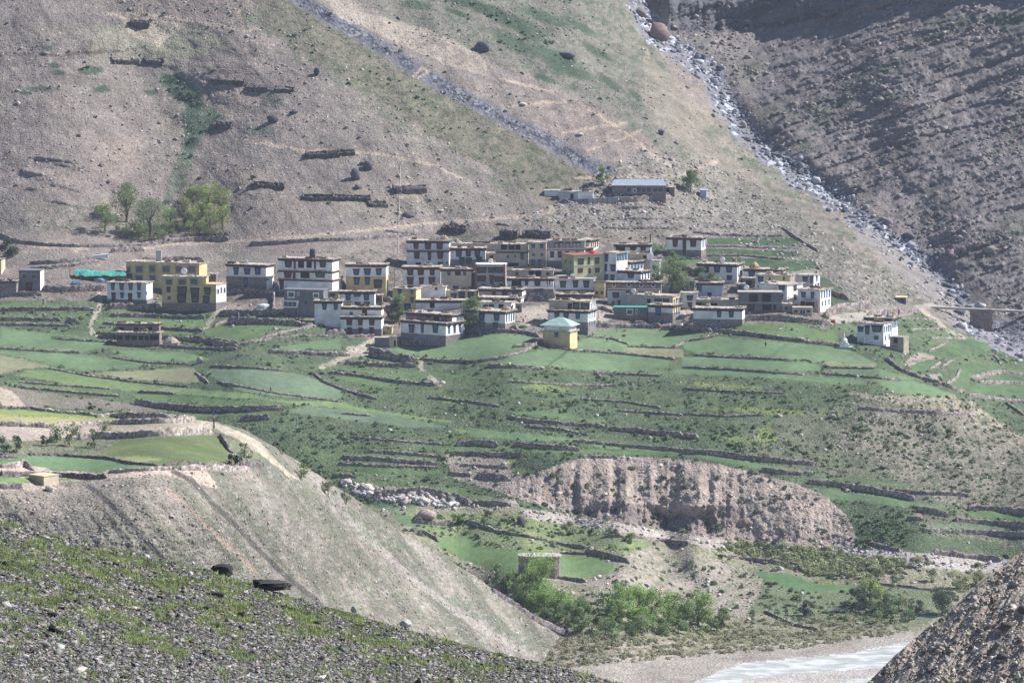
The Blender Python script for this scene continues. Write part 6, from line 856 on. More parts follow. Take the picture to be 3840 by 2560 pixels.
# low scrub on the terraces and slopes: little leaf clumps
def scrub(name, C, s, cols, label, nl=12, seed=1, cat='scrub', kf=.5):
    r = np.random.RandomState(seed); n = len(C); d = r.normal(0, 1, (n, nl, 3)); d /= np.linalg.norm(d, axis=2)[..., None]; d[..., 2] = abs(d[..., 2])*.8
    c = C[:, None]+d*s[:, None, None]*r.uniform(.4, 1, (n, nl, 1)); a = r.normal(0, 1, (n, nl, 3)); a /= np.linalg.norm(a, axis=2)[..., None]; b = np.cross(a, d); b /= np.linalg.norm(b, axis=2)[..., None]+1e-6; k = s[:, None, None]*kf
    V = np.stack([c-a*k, c+b*k, c+a*k*.8, c-b*k], 2).reshape(-1, 3); cc = np.repeat(cols, nl*4, 0)*(1+.15*r.randn(n*nl*4, 1)); o = mk(name, V, np.arange(len(V)).reshape(-1, 4), m_leaf, col=np.clip(cc, 0, 1)); return tag(o, label, cat, kind='stuff')
def gcol(u, v, r, k=.8): 
    c = gc(u, v); g = np.array((.13, .185, .095)); return np.clip((c*.35+g*.65)*k*(1+.28*r.randn(len(u), 1)), .015, .4)
ter = inr(TER)
u, v, C, r = pick(4800, 0, 3840, 1140, 2000, lambda u, v: (gid(u, v) == 1)*(gbl(u, v) < .5)*ter(u, v)*np.clip(1.2-gc(u, v)[..., 0]*4.5, .05, 1)*np.clip(fbm(u, v, 90, 40, seed=75)*2+.6, .1, 1), main_at, 21); scrub('terrace_scrub', C, r.lognormal(-.75, .4, len(C)).clip(.2, 1.2), gcol(u, v, r, 1.15), 'dark green scrub on the uncultivated terrace banks', 11, 22)
u, v, C, r = pick(1050, 2700, 3840, 1480, 2060, lambda u, v: (gid(u, v) == 1)*(gbl(u, v) < .5)*(gc(u, v)[..., 0] > .15), main_at, 23); scrub('hillside_scrub', C, r.lognormal(-1., .5, len(C)).clip(.12, 1.), gcol(u, v, r, 1.05), 'small thorn bushes dotting the dry right hillside', 10, 24)
WB = zc(R5, -160,560, 100,560, 500,590, 1150,680, 1140,780, 860,800, 500,790, 200,700, -100,620); u, v, C, r = pick(420, 2700, 3420, 2020, 2180, inr(WB), main_at, 25); scrub('willow_scrub', C, r.lognormal(.1, .3, len(C)).clip(.6, 1.9), np.clip(np.array((.30, .33, .19))*(1+.2*r.randn(len(C), 1)), 0, 1), 'olive willow scrub along the stream gravel', 60, 26, kf=.22)
u, v, C, r = pick(1500, 1350, 3400, 2200, 2500, lambda u, v: ((v > np.interp(u, (1300, 2000, 2600, 3200), (2500, 2400, 2350, 2290)))*(v < np.interp(u, (1300, 2400, 3000, 3400), (2560, 2480, 2430, 2370))))*1., main_at, 27); scrub('river_scrub', C, r.lognormal(-.3, .4, len(C)).clip(.3, 1.4), np.clip(np.array((.30, .30, .20))*(1+.2*r.randn(len(C), 1)), 0, 1), 'grey olive scrub on the river flat', 26, 28, kf=.25)
u, v, C, r = pick(900, 1500, 3400, 1930, 2340, lambda u, v: (gid(u, v) == 1)*np.clip(1.3-gc(u, v)[..., 0]*4, 0, 1), main_at, 29); scrub('meadow_scrub', C, r.lognormal(-.5, .4, len(C)).clip(.3, 1.2), gcol(u, v, r, 1.2), 'green scrub between the fields of the valley floor', 14, 30)
u, v, C, r = pick(800, 0, 2900, 0, 900, lambda u, v: (gid(u, v) == 2)*np.clip((.17-gc(u, v)[..., 0])*14, .02, 1)*np.clip(fbm(u, v, 120, 60, seed=79)*3+.4, .05, 1), main_at, 31); scrub('mountain_scrub', C, r.lognormal(-.55, .4, len(C)).clip(.25, 1.3), np.clip(np.array((.10, .135, .09))*(1+.25*r.randn(len(C), 1)), 0, 1), 'dark juniper scrub on the mountainside', 12, 32)
u, v, C, r = pick(90, 2000, 3250, 1750, 2070, lambda u, v: gbl(u, v), main_at, 33); scrub('bluff_scrub', C, r.lognormal(-.3, .3, len(C)).clip(.4, 1.2), gcol(u, v, r), 'green tufts clinging to the eroded bluff', 16, 34)
u, v, C, r = pick(2600, 0, 2400, 1700, 2500, lambda u, v: ((v > np.interp(u, CR[:, 0], CR[:, 1])+6)*(~inpoly(u, v, PLA))), spur.at, 35); scrub('spur_scrub', C, r.lognormal(-1.7, .35, len(C)).clip(.1, .4), np.clip(np.array((.22, .25, .16))*(1+.2*r.randn(len(C), 1)), 0, 1), 'sparse grey green tufts on the near scree slope', 9, 36)
# ---- single boulders
def boulder(x, y, w, h, c, label, at=main_at, seed=0, grp=None, name='boulder', sub=2, boxy=False):
    r = np.random.RandomState(int(x+y)); D = float(at(x, y)); B = Pn(x, y, D); import bmesh; bm = bmesh.new(); bmesh.ops.create_icosphere(bm, subdivisions=sub, radius=1); V = np.array([q.co[:] for q in bm.verts]); Fq = np.array([[q.index for q in f_.verts] for f_ in bm.faces]); bm.free()
    for i in range(7):
        n_ = r.normal(0, 1, 3); n_ /= np.linalg.norm(n_); d = V@n_; k = r.uniform(.45, .8); V = V-np.maximum(d-k, 0)[:, None]*n_
    if boxy: V = np.sign(V)*np.abs(V)**.45*.8
    V *= 1+(.13 if boxy else .07)*r.randn(len(V), 1); V = V*np.array((w/2, w/2.4, h*.62))*D/F/.88+np.array((0, 0, h*(.2 if boxy else .33)*D/F)); cc = np.clip(np.array(c)*(1+.12*r.randn(len(V), 1)), .01, .8); o = mk(name, V, Fq, m_rock, col=cc, loc=B); return tag(o, label, 'boulder', grp)
BLD = [(2470, 145, 92, 76, (.235, .175, .165), 'huge brown rounded boulder in the ravine at the top'), (2405, 62, 50, 36, (.2, .17, .17), 'smaller brown boulder above the huge one in the ravine'), (2790, 478, 26, 26, (.38, .36, .36), 'pale round boulder in the middle of the ravine'), (2920, 492, 36, 26, (.12, .12, .14), 'dark boulder at the right bank of the ravine'), (2655, 310, 18, 14, (.5, .48, .47), 'white boulder on the left bank of the ravine'), (1333, 670, 38, 40, (.115, .115, .135), 'dark rounded boulder in the group above the pens'), (1378, 634, 40, 34, (.115, .115, .135), 'tall dark boulder at the right of the group above the pens'), (1345, 708, 30, 20, (.13, .12, .13), 'flat dark boulder below the group above the pens'), (1357, 620, 20, 16, (.14, .13, .14), 'small dark boulder on top of the group'),
   (1805, 190, 56, 36, (.10, .10, .12), 'slanting slate block on the green slope'), (2128, 210, 70, 20, (.13, .13, .15), 'long slate slab in the dark green patch'), (2480, 505, 26, 26, (.13, .13, .15), 'dark boulder on the ridge below the ravine'), (1958, 395, 34, 14, (.48, .45, .42), 'white slab beside the zigzag path'), (2170, 508, 34, 14, (.46, .43, .4), 'white slab above the school'), (1190, 280, 24, 26, (.07, .065, .08), 'small dark stone cairn on the ridge line'), (1016, 458, 50, 28, (.09, .085, .105), 'dark jagged rock heap on the slope left of centre'), (1105, 422, 40, 12, (.10, .09, .10), 'dark flat rock pair on the slope'), (370, 802, 36, 34, (.12, .11, .115), 'dark rock at the foot of the folded ledges'), (1535, 810, 44, 22, (.17, .15, .15), 'grey boulder beside the track above the village'), (1655, 795, 24, 14, (.42, .39, .37), 'pale boulder right of the grey one above the track'),
   (1700, 845, 36, 20, (.2, .18, .17), 'boulder just under the track'), (1590, 1950, 78, 44, (.37, .30, .265), 'big tan pointed boulder at the left of the low fields'), (748, 1362, 30, 26, (.36, .32, .31), 'small whitened cairn on the field corner'), (1955, 1965, 34, 34, (.08, .08, .09), 'dark boulder at the edge of the bluff debris'), (2590, 2240, 34, 22, (.13, .11, .11), 'dark boulder on the pinkish stony mound'), (3006, 2228, 14, 12, (.66, .65, .63), 'white stone in the right meadow'), (2238, 1560, 14, 12, (.6, .58, .56), 'white stone under the left of the strip field'), (3120, 1565, 26, 16, (.42, .39, .38), 'grey boulder at the end of the bright grass bank')]
for b in BLD: boulder(b[0], b[1], b[2], b[3], b[4], b[5])
for b in ((832, 2144, 88, 34, (.045, .042, .042), 'square black rock on the skyline of the front hillside'), (1015, 2196, 170, 28, (.06, .057, .055), 'long dark rock slab on the skyline of the front hillside'), (810, 2232, 76, 18, (.05, .045, .045), 'flat black stone below the square black rock'), (905, 2312, 32, 26, (.07, .06, .055), 'dark pyramid stone in the middle of the front hillside'), (1520, 2345, 40, 24, (.5, .48, .46), 'pale boulder near the right of the front skyline'), (1330, 2290, 26, 22, (.48, .46, .44), 'pale stone on the front skyline'), (460, 2545, 40, 18, (.05, .045, .045), 'dark stone at the bottom picture edge')): boulder(*b[:5], b[5], at=fl.at, sub=3, boxy=b[4][0] < .1)
boulder(185, 1838, 44, 20, (.5, .46, .42), 'white boulder below the cream shed', at=spur.at); boulder(3772, 2092, 30, 18, (.16, .14, .13), 'dark boulder on the edge of the brown hillside', at=fr.at); boulder(3720, 2260, 16, 36, (.11, .07, .06), 'upright reddish stone on the brown hillside', at=fr.at)
for x, y, w, h, l in ((3760, 2470, 46, 22, 'large dark flat stone low on the brown hillside'), (3482, 2515, 24, 18, 'small dark stone low on the brown hillside'), (3780, 2350, 60, 20, 'long slab on the brown hillside'), (3640, 2430, 26, 14, 'dark stone in the middle of the brown hillside'), (3835, 2290, 50, 26, 'dark stone at the right picture edge')): boulder(x, y, w, h, (.10, .085, .08), l, at=fr.at)
# ================================================================ SMALL THINGS OF THE VILLAGE
def at3(z, x, y, at=main_at, off=0): q = zc(z, x, y)[0]; D = float(at(q[0], q[1]))+off; return Pn(q[0], q[1], D), D/F
def onroof(hk, fx, fy): root, W, H, dep = hk; M_ = Vector((W*fx, dep*fy, H)); return root.matrix_basis @ M_ if False else (np.array(root.location)+np.array((math.cos(root.rotation_euler[2])*W*fx-math.sin(root.rotation_euler[2])*dep*fy, math.sin(root.rotation_euler[2])*W*fx+math.cos(root.rotation_euler[2])*dep*fy, H)))
def near(z, x, y):   # the house whose front holds this survey point, and the point on its roof
    q = zc(z, x, y)[0]; best = None
    for k in HOUSES:
        A = np.array(k[0].location); ph = -k[0].rotation_euler[2]; n_ = np.array((-math.sin(ph), -math.cos(ph), 0)); a, m = am(q[0], q[1]); d = np.array((float(a), 1., float(m)))
        for g in (.6, 1.5, 3., 5.):
            top = A+np.array((0, 0, k[2])); o_ = top-n_*g; t = (o_@n_)/(d@n_); P_ = d*t; s = (P_-A)@np.array((math.cos(ph), -math.sin(ph), 0)); e = abs(P_[2]-top[2])+max(0, -s, s-k[1])*2
            if best is None or e < best[0]: best = (e, np.array((P_[0], P_[1], top[2])))
    return best[1]
def pole_flag(P0, h, c, label, strip=True, name='prayer_flag', cat='prayer flag', grp='prayer flags'):
    root = empty(name, P0); MB().cyl(0, 0, -.5, h, .06, n=6).build('pole', m_wood, root); n = 5
    for i in range(n): m = MB(); z0 = h*.25+(h*.73)*i/n; m.hexa([(.06, -.03+.08*math.sin(i), z0), (.40, -.03+.2*math.sin(i*1.3), z0), (.40, .03+.2*math.sin(i*1.3), z0), (.06, .03, z0), (.06, -.03+.08*math.sin(i+1), z0+h*.73/n), (.40, -.03+.2*math.sin(i*1.3+1.3), z0+h*.73/n), (.40, .03+.2*math.sin(i*1.3+1.3), z0+h*.73/n), (.06, .03, z0+h*.73/n)]); m.build('cloth', c[i % len(c)] if isinstance(c, tuple) else c, root)
    (0); return tag(root, label, cat, grp)
for z, x, y, h, c, l in ((Z1, 1458, 905, 2.2, m_yel, 'yellow flag on the right corner of the roofless stone house'), (Z1, 1075, 900, 2., m_wcl, 'white flag on the left corner of the roofless stone house'), (Z5, 415, 352, 1.6, m_yel, 'yellow flag on the white house with the dish'), (Z5, 1900, 890, 1.8, m_bcl, 'blue flag on the isolated right house'), (Z5, 1952, 888, 2., m_yel, 'yellow flag on the isolated right house'), (Z5, 2008, 888, 2.2, m_rcl, 'red flag on the isolated right house')):
    pole_flag(near(z, x, y), h, c, l)
for z, x, y, h, c, l, a in ((Z3, 292, 1100, 4., m_wcl, 'tall white flag pole in front of the poplar', main_at), (Z3, 300, 1220, 4., (m_yel, m_rcl, m_gcl, m_wcl, m_yel), 'yellow and red flag pole left of the large front house', main_at), (Z2, 292, 1140, 3.6, m_wcl, 'white flag pole against the tall dark terrace wall', main_at), (Z3, 2050, 840, 5.5, m_wcl, 'left tall white flag pole in the centre', main_at), (Z3, 2130, 840, 5.5, m_wcl, 'right tall white flag pole in the centre', main_at), (Z5, 288, 690, 5., m_wcl, 'white flag pole right of the shaded blue grey house', main_at), (Z4, 1640, 790, 3., m_bcl, 'blue flag pole left of the small plain white house', main_at), (S, 1958, 680, 5.2, (m_gcl, m_wcl, m_rcl, m_wcl, m_bcl), 'multicoloured flag pole on the rim of the near plateau', spur.at), (M2, 475, 830, 4.5, m_wcl, 'pale flag pole in the green gully', main_at), (Z4, 1370, 225, 4., m_wood, 'dark pole behind the top right houses', main_at), (Z5, 1668, 1160, 2.4, m_wcl, 'small pale flag beside the white shrine', main_at)):
    P0, _ = at3(z, x, y, a); pole_flag(P0, h, c, l)
def dish(P0, r, label):
    root = empty('satellite_dish', P0, -.3); m = MB(); n = 10
    rings = [(r*math.sin(t), -r*.25*math.cos(t*1.2)) for t in (0.001, .5, 1., 1.5)]
    for i in range(3):
        for k in range(n):
            a, b = 2*math.pi*k/n, 2*math.pi*(k+1)/n; q = []
            for off in (0, .05): q += [(rings[i][0]*math.cos(a), rings[i][1]+off, rings[i][0]*math.sin(a)+r), (rings[i][0]*math.cos(b), rings[i][1]+off, rings[i][0]*math.sin(b)+r), (rings[i+1][0]*math.cos(b), rings[i+1][1]+off, rings[i+1][0]*math.sin(b)+r), (rings[i+1][0]*math.cos(a), rings[i+1][1]+off, rings[i+1][0]*math.sin(a)+r)]
            m.hexa(q)
    m.build('reflector', m_wht, root); MB().cyl(0, .15, -.1, r, .06, n=6).build('stand', m_wood, root); return tag(root, label, 'satellite dish', 'satellite dishes on the roofs')
for z, x, y, r, l in ((Z5, 285, 350, .9, 'white dish on the white house with the yellow flag'), (Z4, 1372, 370, 1.2, 'large white dish at the corner of the low beige tier'), (Z1, 1690, 440, 1.1, 'white dish on the yellow three storey building'), (Z2, 388, 440, .7, 'white dish on the house with three blue windows'), (Z3, 1380, 428, .8, 'white dish on the modern house with brick red columns'), (Z4, 455, 600, .7, 'small dish above the three dark green windows'), (Z4, 1178, 795, .9, 'white dish over the long beige upper floor'), (Z4, 385, 940, .7, 'small dish on the set back veranda storey'), (Z3, 1030, 575, .6, 'small dish on the beige veranda floor'), (Z5, 520, 625, .9, 'white dish on the half built concrete house'), (Z2, 1440, 500, .9, 'white dish at the right of the red banded house')):
    dish(near(z, x, y), r, l)
def heap(P0, w, h, m_, label, name, cat, seed=1, grp=None):
    r = np.random.RandomState(seed); k = 9; V = []; 
    for i, (s, zz_) in enumerate(((1, -.3), (.97, .35), (.8, .75), (.4, 1.))):
        for j in range(k): a = 6.283*j/k; V.append((w/2*s*math.cos(a)*(1+.12*r.randn()), w/3*s*math.sin(a)*(1+.12*r.randn()), h*zz_*(1+.08*r.randn())))
    V.append((0, 0, h*1.05)); Fq = [[i*k+j, i*k+(j+1) % k, (i+1)*k+(j+1) % k, (i+1)*k+j] for i in range(3) for j in range(k)]
    me = bpy.data.meshes.new(name); me.from_pydata([tuple(map(float, q)) for q in V], [], Fq+[[3*k+j, 3*k+(j+1) % k, 4*k] for j in range(k)]); me.materials.append(m_); o = bpy.data.objects.new(name, me); COL.objects.link(o); o.location = P0; return tag(o, label, cat, grp)
for z, x, y, w, h, l in ((Z5, 598, 405, 3.4, 1.7, 'brown haystack on the low white house of the right cluster'), (Z2, 1275, 605, 3.4, 1.2, 'straw heap at the right end of the red edged annex'), (Z3, 835, 150, 2.6, 1.3, 'straw heap on the tallest white house'), (Z3, 1560, 950, 3., 1., 'straw heap beside the bright stepped end wall'), (Z3, 1000, 190, 2.2, .6, 'pale sack heap behind the green windowed house'), (Z4, 330, 590, 5., .7, 'brush heap on the white house with green windows')):
    heap(near(z, x, y), w, h, m_hay if h > .8 else m_roof, l, 'haystack', 'haystack', int(x), 'heaps on the roofs')
for z, x, y, w, h, m_, l in ((Z1, 1570, 1085, 5.5, 2.3, WM['mud'], 'pinkish earth mound right of the roofless stone house'), (Z1, 700, 525, 3.6, .9, mat('faded_blue_sheet', (.12, .2, .32)), 'blue tarpaulin heap below the turquoise tarpaulin'), (Z1, 930, 500, 5., 1.1, mat('grey_sheet', (.3, .36, .45)), 'grey blue sheet heap left of the white house with the walled yard'), (Z2, 590, 950, 5., 1.2, mat('pale_sheet', (.5, .54, .62)), 'pale blue sheet pile on the grassy bank'), (Z4, -120, 1185, 2.6, .7, mat('dark_green_cloth', (.03, .12, .08)), 'dark green bundles by the lane left of the green roofed hut'), (Z5, 1370, 940, 1.6, .9, m_red, 'red covered heap at the end of the rubble bank'), (Z5, 1655, 1085, 2.4, 2., WM['mud'], 'pale mud oven left of the isolated right house'), (Z1, 1700, 1050, .8, .4, m_bcl, 'small blue bundle right of the earth mound')):
    P0, _ = at3(z, x, y); heap(P0, w, h, m_, l, 'heap', 'heap', int(abs(x)))
# black tank with its stand on the red banded house
P0 = near(Z2, 1165, 372); root = empty('water_tank', P0); MB().box(-.9, .9, -.6, .9, 0, 1.3).build('stand', m_brush, root); MB().cyl(0, .2, 1.3, 2.9, .85).cyl(0, .2, 2.9, 3.1, .8, .3).build('tank', mat('black_plastic', (.03, .05, .08), rough=.5), root); tag(root, 'black water tank on a dark stand over the red banded house', 'water tank')
P0 = near(Z1, 1450, 325); MB().box(-.9, .9, 3, 4.6, -.5, 3.4).build('chimney_block', WM['grey_plaster'], None, P0); tag(bpy.context.scene.collection.objects[-1], 'pale upright block behind the yellow guesthouse roof', 'stair tower')
# string of little flags over the red banded house
def string(z, pts, n, label, sag=.3):
    A, B = near(z, *pts[0]), near(z, *pts[1]); A = A+np.array((0, 0, 2.2)); B = B+np.array((0, 0, 2.2)); root = empty('flag_string', A); m = MB(); d = B-A
    for i in range(n): t, t2 = i/n, (i+1)/n; q, q2 = d*t-[0, 0, sag*4*t*(1-t)], d*t2-[0, 0, sag*4*t2*(1-t2)]; m.hexa([(q[0], q[1], q[2]), (q2[0], q2[1], q2[2]), (q2[0], q2[1]+.04, q2[2]), (q[0], q[1]+.04, q[2]), (q[0], q[1], q[2]+.04), (q2[0], q2[1], q2[2]+.04), (q2[0], q2[1]+.04, q2[2]+.04), (q[0], q[1]+.04, q[2]+.04)])
    m.build('cord', m_wood, root)
    for i in range(n):
        t = (i+.5)/n; q = d*t-[0, 0, sag*4*t*(1-t)]; MB().box(q[0]-.16, q[0]+.16, q[1]-.02, q[1]+.02, q[2]-.42, q[2]).build('flag', (m_wcl, m_yel, m_wcl, m_rcl, m_bcl)[i % 5], root)
    for q in (np.zeros(3), d): MB().cyl(q[0], q[1], q[2]-2.3, q[2]+.1, .07, n=6).build('pole', m_wood, root)
    tag(root, label, 'prayer flags')
string(Z2, ((850, 372), (1400, 372)), 26, 'line of small prayer flags over the red banded house')
# turquoise tarpaulin on posts
def tarp():
    A, s = at3(Z1, 690, 480); D = A[1]; root = empty('tarpaulin_shelter', A); W = (1160-690)/2.45*s; n = 14; r = np.random.RandomState(5); V = []
    for j, (yy, zz_) in enumerate(((-.2, 0), (1.8, .9), (4.2, 1.3))):
        for i in range(n+1): V.append((W*i/n, yy+.15*r.randn(), 1.0+zz_+.16*r.randn()+(.5 if i < 4 else 0)*(j > 0)))
    k = len(V); V += [(x, y, z-.06) for x, y, z in V]; Fq = [[j*(n+1)+i, j*(n+1)+i+1, (j+1)*(n+1)+i+1, (j+1)*(n+1)+i] for j in range(2) for i in range(n)]; Fq += [[k+q for q in f_[::-1]] for f_ in Fq]
    me = bpy.data.meshes.new('tarpaulin'); me.from_pydata(V, [], Fq); me.materials.append(m_tarp); o = bpy.data.objects.new('tarpaulin', me); COL.objects.link(o); o.parent = root
    for i in range(0, 9): MB().box(W*i/8-.1, W*i/8+.1, -.1, .1, -2, 1.15).build('post', m_wood, root)
    MB().box(0, W, 3.9, 4.2, -2, 1.7).build('back_wall', WM['brown_stone'], root); tag(root, 'turquoise tarpaulin roof on posts left of the yellow guesthouse', 'shelter')
tarp()
P0, s = at3(Z1, 905, 295); MB().hexa([(-3, -.3, 0), (3.2, -.3, .3), (3.2, .6, .5), (-3, .6, .2), (-2.2, 0, 1.1), (3.2, 0, 1.6), (3.2, .5, 1.7), (-2.2, .5, 1.2)]).build('white_sheet', m_wht, None, P0); tag(COL.objects[-1], 'white sheet spread on the slope above the turquoise tarpaulin', 'sheet')
# shrine (stupa)
def stupa():
    A, s = at3(Z5, 1478, 1190); root = empty('shrine', A); MB().box(-2.6, 2.6, -1.6, 2.2, -1.5, .5).build('plinth', WM['grey_plaster'], root); MB().box(-1.4, 1.4, -1.1, 1.4, .5, 1.4).box(-1.1, 1.1, -.9, 1.2, 1.4, 1.9).build('base', m_wht, root)
    MB().cyl(0, .1, 1.9, 2.5, .8, 1.05, 12).cyl(0, .1, 2.5, 3.1, 1.05, .6, 12).build('dome', m_wht, root); MB().box(-.3, .3, -.2, .4, 3.1, 3.5).cyl(0, .1, 3.5, 5., .28, .04, 8).build('spire', m_wht, root); tag(root, 'white shrine with a dome and spire at the right field corner', 'shrine')
stupa()
# water pipe down the slope
def pipe(pts, rad, m_, name, label, cat, at=main_at, lift=.25):
    q = np.array(pts, float); L = np.r_[0, np.cumsum(np.hypot(*np.diff(q, axis=0).T))]; s = np.linspace(0, L[-1], max(3, int(L[-1]/8))); u, v = np.interp(s, L, q[:, 0]), np.interp(s, L, q[:, 1]); B = Pn(u, v, at(u, v))+[0, -.3, lift]; n = len(B); V = []
    for i in range(n):
        for k in range(6): a = k*math.pi/3; V.append(B[i]+np.array((math.cos(a)*rad, math.sin(a)*rad, 0)) if abs(q[-1, 0]-q[0, 0]) < 60 else B[i]+np.array((0, math.cos(a)*rad, math.sin(a)*rad)))
    Fq = [[i*6+k, i*6+(k+1) % 6, (i+1)*6+(k+1) % 6, (i+1)*6+k] for i in range(n-1) for k in range(6)]; V = np.array(V); o = mk(name, V-B[0], Fq, m_, loc=B[0], smooth=True); return tag(o, label, cat)
pipe([(1503, 622), (1500, 720), (1496, 830), (1495, 955)], .06, mat('grey_pipe', (.5, .5, .5)), 'water_pipe', 'thin white pipe running straight down the slope to the village', 'pipe')
# cables of the suspension bridge and its stone abutments
def bridge():
    z = FV; root = None; a, _ = at3(z, 2135, 703); b, _ = at3(z, 2420, 722); b = np.array((b[0], a[1]+6, a[2]-2.5)); root = empty('bridge', a); d = b-a; m = MB(); n = 10
    for i in range(n): q, q2 = d*i/n, d*(i+1)/n; m.hexa([(q[0], q[1]-1.2, q[2]-.7), (q2[0], q2[1]-1.2, q2[2]-.7), (q2[0], q2[1]+1.2, q2[2]-.7), (q[0], q[1]+1.2, q[2]-.7), (q[0], q[1]-1.2, q[2]), (q2[0], q2[1]-1.2, q2[2]), (q2[0], q2[1]+1.2, q2[2]), (q[0], q[1]+1.2, q[2])])
    m.build('deck', mat('dusty_road', (.42, .38, .34)), root)
    x = d*.33; MB().box(x[0], x[0]+7, x[1]-1.5, x[1]+2, x[2]-9, x[2]-.31).build('pier', WM['brown_stone'], root); MB().box(-3, 1, -1.4, 2, -6, -.31).build('abutment', WM['brown_stone'], root)
    m = MB(); 
    for k in (-1.15, 1.15):
        for i in range(n): q, q2 = d*i/n, d*(i+1)/n; m.hexa([(q[0], q[1]+k-.03, q[2]+.6), (q2[0], q2[1]+k-.03, q2[2]+.6), (q2[0], q2[1]+k+.03, q2[2]+.6), (q[0], q[1]+k+.03, q[2]+.6), (q[0], q[1]+k-.03, q[2]+.72), (q2[0], q2[1]+k-.03, q2[2]+.72), (q2[0], q2[1]+k+.03, q2[2]+.72), (q[0], q[1]+k+.03, q[2]+.72)]); m.box(q[0]-.05, q[0]+.05, q[1]+k-.05, q[1]+k+.05, q[2], q[2]+.62)
    tag(root, 'low road bridge across the boulder stream at the right edge', 'bridge')
bridge()
# grey fence under the sheds
def fence():
    (A, s), (B, _) = at3(Z6, 525, 515), at3(Z6, 990, 490); root = empty('fence', A); d = B-A; n = 8
    for i in range(n):
        q, q2 = d*i/n, d*(i+1)/n; MB().hexa([(q[0], q[1], q[2]-1.5), (q2[0], q2[1], q2[2]-1.5), (q2[0], q2[1]+.1, q2[2]-1.5), (q[0], q[1]+.1, q[2]-1.5), (q[0], q[1], q[2]+1.5), (q2[0], q2[1], q2[2]+1.5), (q2[0], q2[1]+.1, q2[2]+1.5), (q[0], q[1]+.1, q[2]+1.5)]).build('panel', WM['grey_plaster'] if i > 1 else WM['cement'], root)
        MB().box(q2[0]-.1, q2[0]+.1, q2[1]-.12, q2[1]+.2, q2[2]-1.5, q2[2]+1.7).build('post', WM['cement'], root)
    tag(root, 'grey panel fence between the upper shed and the school', 'fence')
fence()
# gate at the foot of the front house
A, s = at3(M2, 1130, 108); root = empty('yard_building', A); MB().box(0, 4.6, 0, 3, -1, 2.6).build('wall', WM['cement'], root); MB().box(4.61, 6.9, -.1, 1, -1, 3.1).build('gate_pier', WM['beige_plaster'], root); MB().box(6.0, 6.6, -.14, .2, 0, 1.9).build('doorway', m_dark, root); MB().box(-.2, 4.8, -.2, 3.2, 2.6, 2.8).build('roof', m_roof, root); tag(root, 'small grey shed with a beige gate pier below the large front house', 'shed')  # doorway is a solid slab painted dark for the shade inside
for z, x, y, h, l in ((Z3, 250, 720, 6.5, 'wooden utility pole left of the large three floor white house'), (Z3, 1720, 1010, 6., 'wooden utility pole by the bright stepped end wall'), (Z4, 1520, 700, 6.5, 'wooden utility pole left of the largest willow'), (Z4, 760, 1100, 6., 'wooden utility pole above the sandy yard right of the green roofed hut'), (Z5, 930, 850, 5.5, 'wooden utility pole on the rubble bank'), (Z2, 730, 640, 6.5, 'wooden utility pole left of the red banded house'), (Z1, 640, 470, 5.5, 'dark pole standing by the turquoise tarpaulin')):
    P0, _ = at3(z, x, y); root = empty('utility_pole', P0); MB().cyl(0, 0, -1, h, .11, .07, 7).build('pole', m_wood, root); MB().box(-.7, .7, -.05, .05, h-.6, h-.48).build('crossarm', m_wood, root); tag(root, l, 'utility pole', 'utility poles of the village')
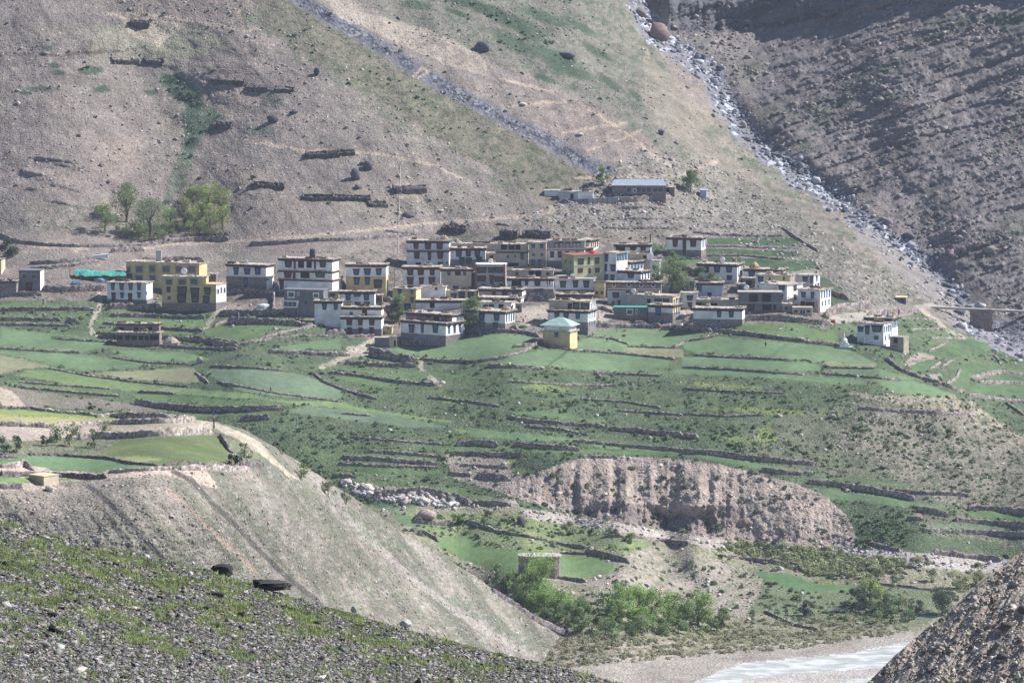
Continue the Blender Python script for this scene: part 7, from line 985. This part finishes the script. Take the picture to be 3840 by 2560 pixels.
# ================================================================ PEOPLE (tiny in the picture)
m_skin = mat('skin', (.35, .21, .15))
def person(z, x, y, shirt, trousers, label, bend=0, at=main_at):
    A, s = at3(z, x, y, at); me = bpy.data.meshes.new('person'); sb, cb = math.sin(bend), math.cos(bend)
    J = [(0, 0, .92), (0, -.28*sb, .92+.28*cb), (0, -.5*sb, .92+.5*cb), (0, -.6*sb, .92+.60*cb), (0, -.74*sb, .92+.74*cb), (-.20, -.48*sb, .92+.48*cb), (-.25, -.5*sb-.05, .92+.48*cb-.30), (-.24, -.5*sb-.2, .92+.48*cb-.55), (.20, -.48*sb, .92+.48*cb), (.25, -.5*sb-.05, .92+.48*cb-.30), (.24, -.5*sb-.2, .92+.48*cb-.55), (-.10, 0, .85), (-.12, -.05, .47), (-.12, .05, .06), (-.12, -.13, .02), (.10, 0, .85), (.13, .06, .47), (.13, .12, .06), (.13, -.05, .02)]
    E = [(0, 1), (1, 2), (2, 3), (3, 4), (2, 5), (5, 6), (6, 7), (2, 8), (8, 9), (9, 10), (0, 11), (11, 12), (12, 13), (13, 14), (0, 15), (15, 16), (16, 17), (17, 18)]; Rr = [.16, .15, .15, .06, .11, .08, .055, .04, .08, .055, .04, .10, .075, .05, .04, .10, .075, .05, .04]
    me.from_pydata(J, E, []); o = bpy.data.objects.new('person', me); COL.objects.link(o); o.location = A; me.materials.append(trousers)
    md = o.modifiers.new('skin', 'SKIN'); md.use_smooth_shade = True
    for i, q in enumerate(Rr): me.skin_vertices[0].data[i].radius = (q, q*.8)
    me.skin_vertices[0].data[0].use_root = True; sv = o.modifiers.new('sub', 'SUBSURF'); sv.levels = 1; sv.render_levels = 1
    mb = MB(); P1, P2 = J[0], J[2]; mb.hexa([(-.21, P1[1]-.15, P1[2]-.12), (.21, P1[1]-.15, P1[2]-.12), (.21, P1[1]+.15, P1[2]-.12), (-.21, P1[1]+.15, P1[2]-.12), (-.22, P2[1]-.15, P2[2]+.06), (.22, P2[1]-.15, P2[2]+.06), (.22, P2[1]+.13, P2[2]+.06), (-.22, P2[1]+.13, P2[2]+.06)]).build('jacket', shirt, o)
    mh = MB(); h = J[4]; mh.cyl(0, h[1], h[2]+.02, h[2]+.13, .115, .06).build('hair', m_blk, o)
    return tag(o, label, 'person')
person(Z3, 1762, 1140, m_rcl, m_red, 'person in red clothes standing on the sandy lane in the centre'); person(Z4, 865, 1358, m_blk, m_brn, 'person in dark clothes bending over in the centre field', .9); person(Z5, 708, 1182, m_brn, m_blk, 'person in dark clothes standing in the long right field')
person(M2, 258, 500, mat('orange_cloth', (.42, .13, .06)), m_brn, 'person in orange brown at the edge of the bluish field'); person(M2, 1742, 812, m_gcl, m_bcl, 'person in blue and green working by the lower field path', .5); person(Z4, 1080, 890, m_rcl, m_blk, 'person in red in front of the mint trimmed wall'); person(Z1, 1198, 1072, m_wcl, m_wcl, 'person in white beside the roofless stone house'); person(Z5, 745, 820, m_wcl, m_brn, 'person in the doorway of the half built concrete house')
# ================================================================ AIR
mn = Xm.reshape(-1, 3).min(0); mx_ = Xm.reshape(-1, 3).max(0)
hz = MB().box(mn[0]-30, mx_[0]+30, -20, mx_[1]+60, -330, 30); mh_ = bpy.data.materials.new('haze'); mh_.use_nodes = True; nn = mh_.node_tree; nn.nodes.clear(); pv = nn.nodes.new('ShaderNodeVolumePrincipled'); oo = nn.nodes.new('ShaderNodeOutputMaterial'); nn.links.new(pv.outputs[0], oo.inputs['Volume'])
pv.inputs['Density'].default_value = .000045; pv.inputs['Color'].default_value = (.72, .80, 1., 1); pv.inputs['Anisotropy'].default_value = .2
ho = hz.build('haze', mh_); ho['kind'] = 'stuff'
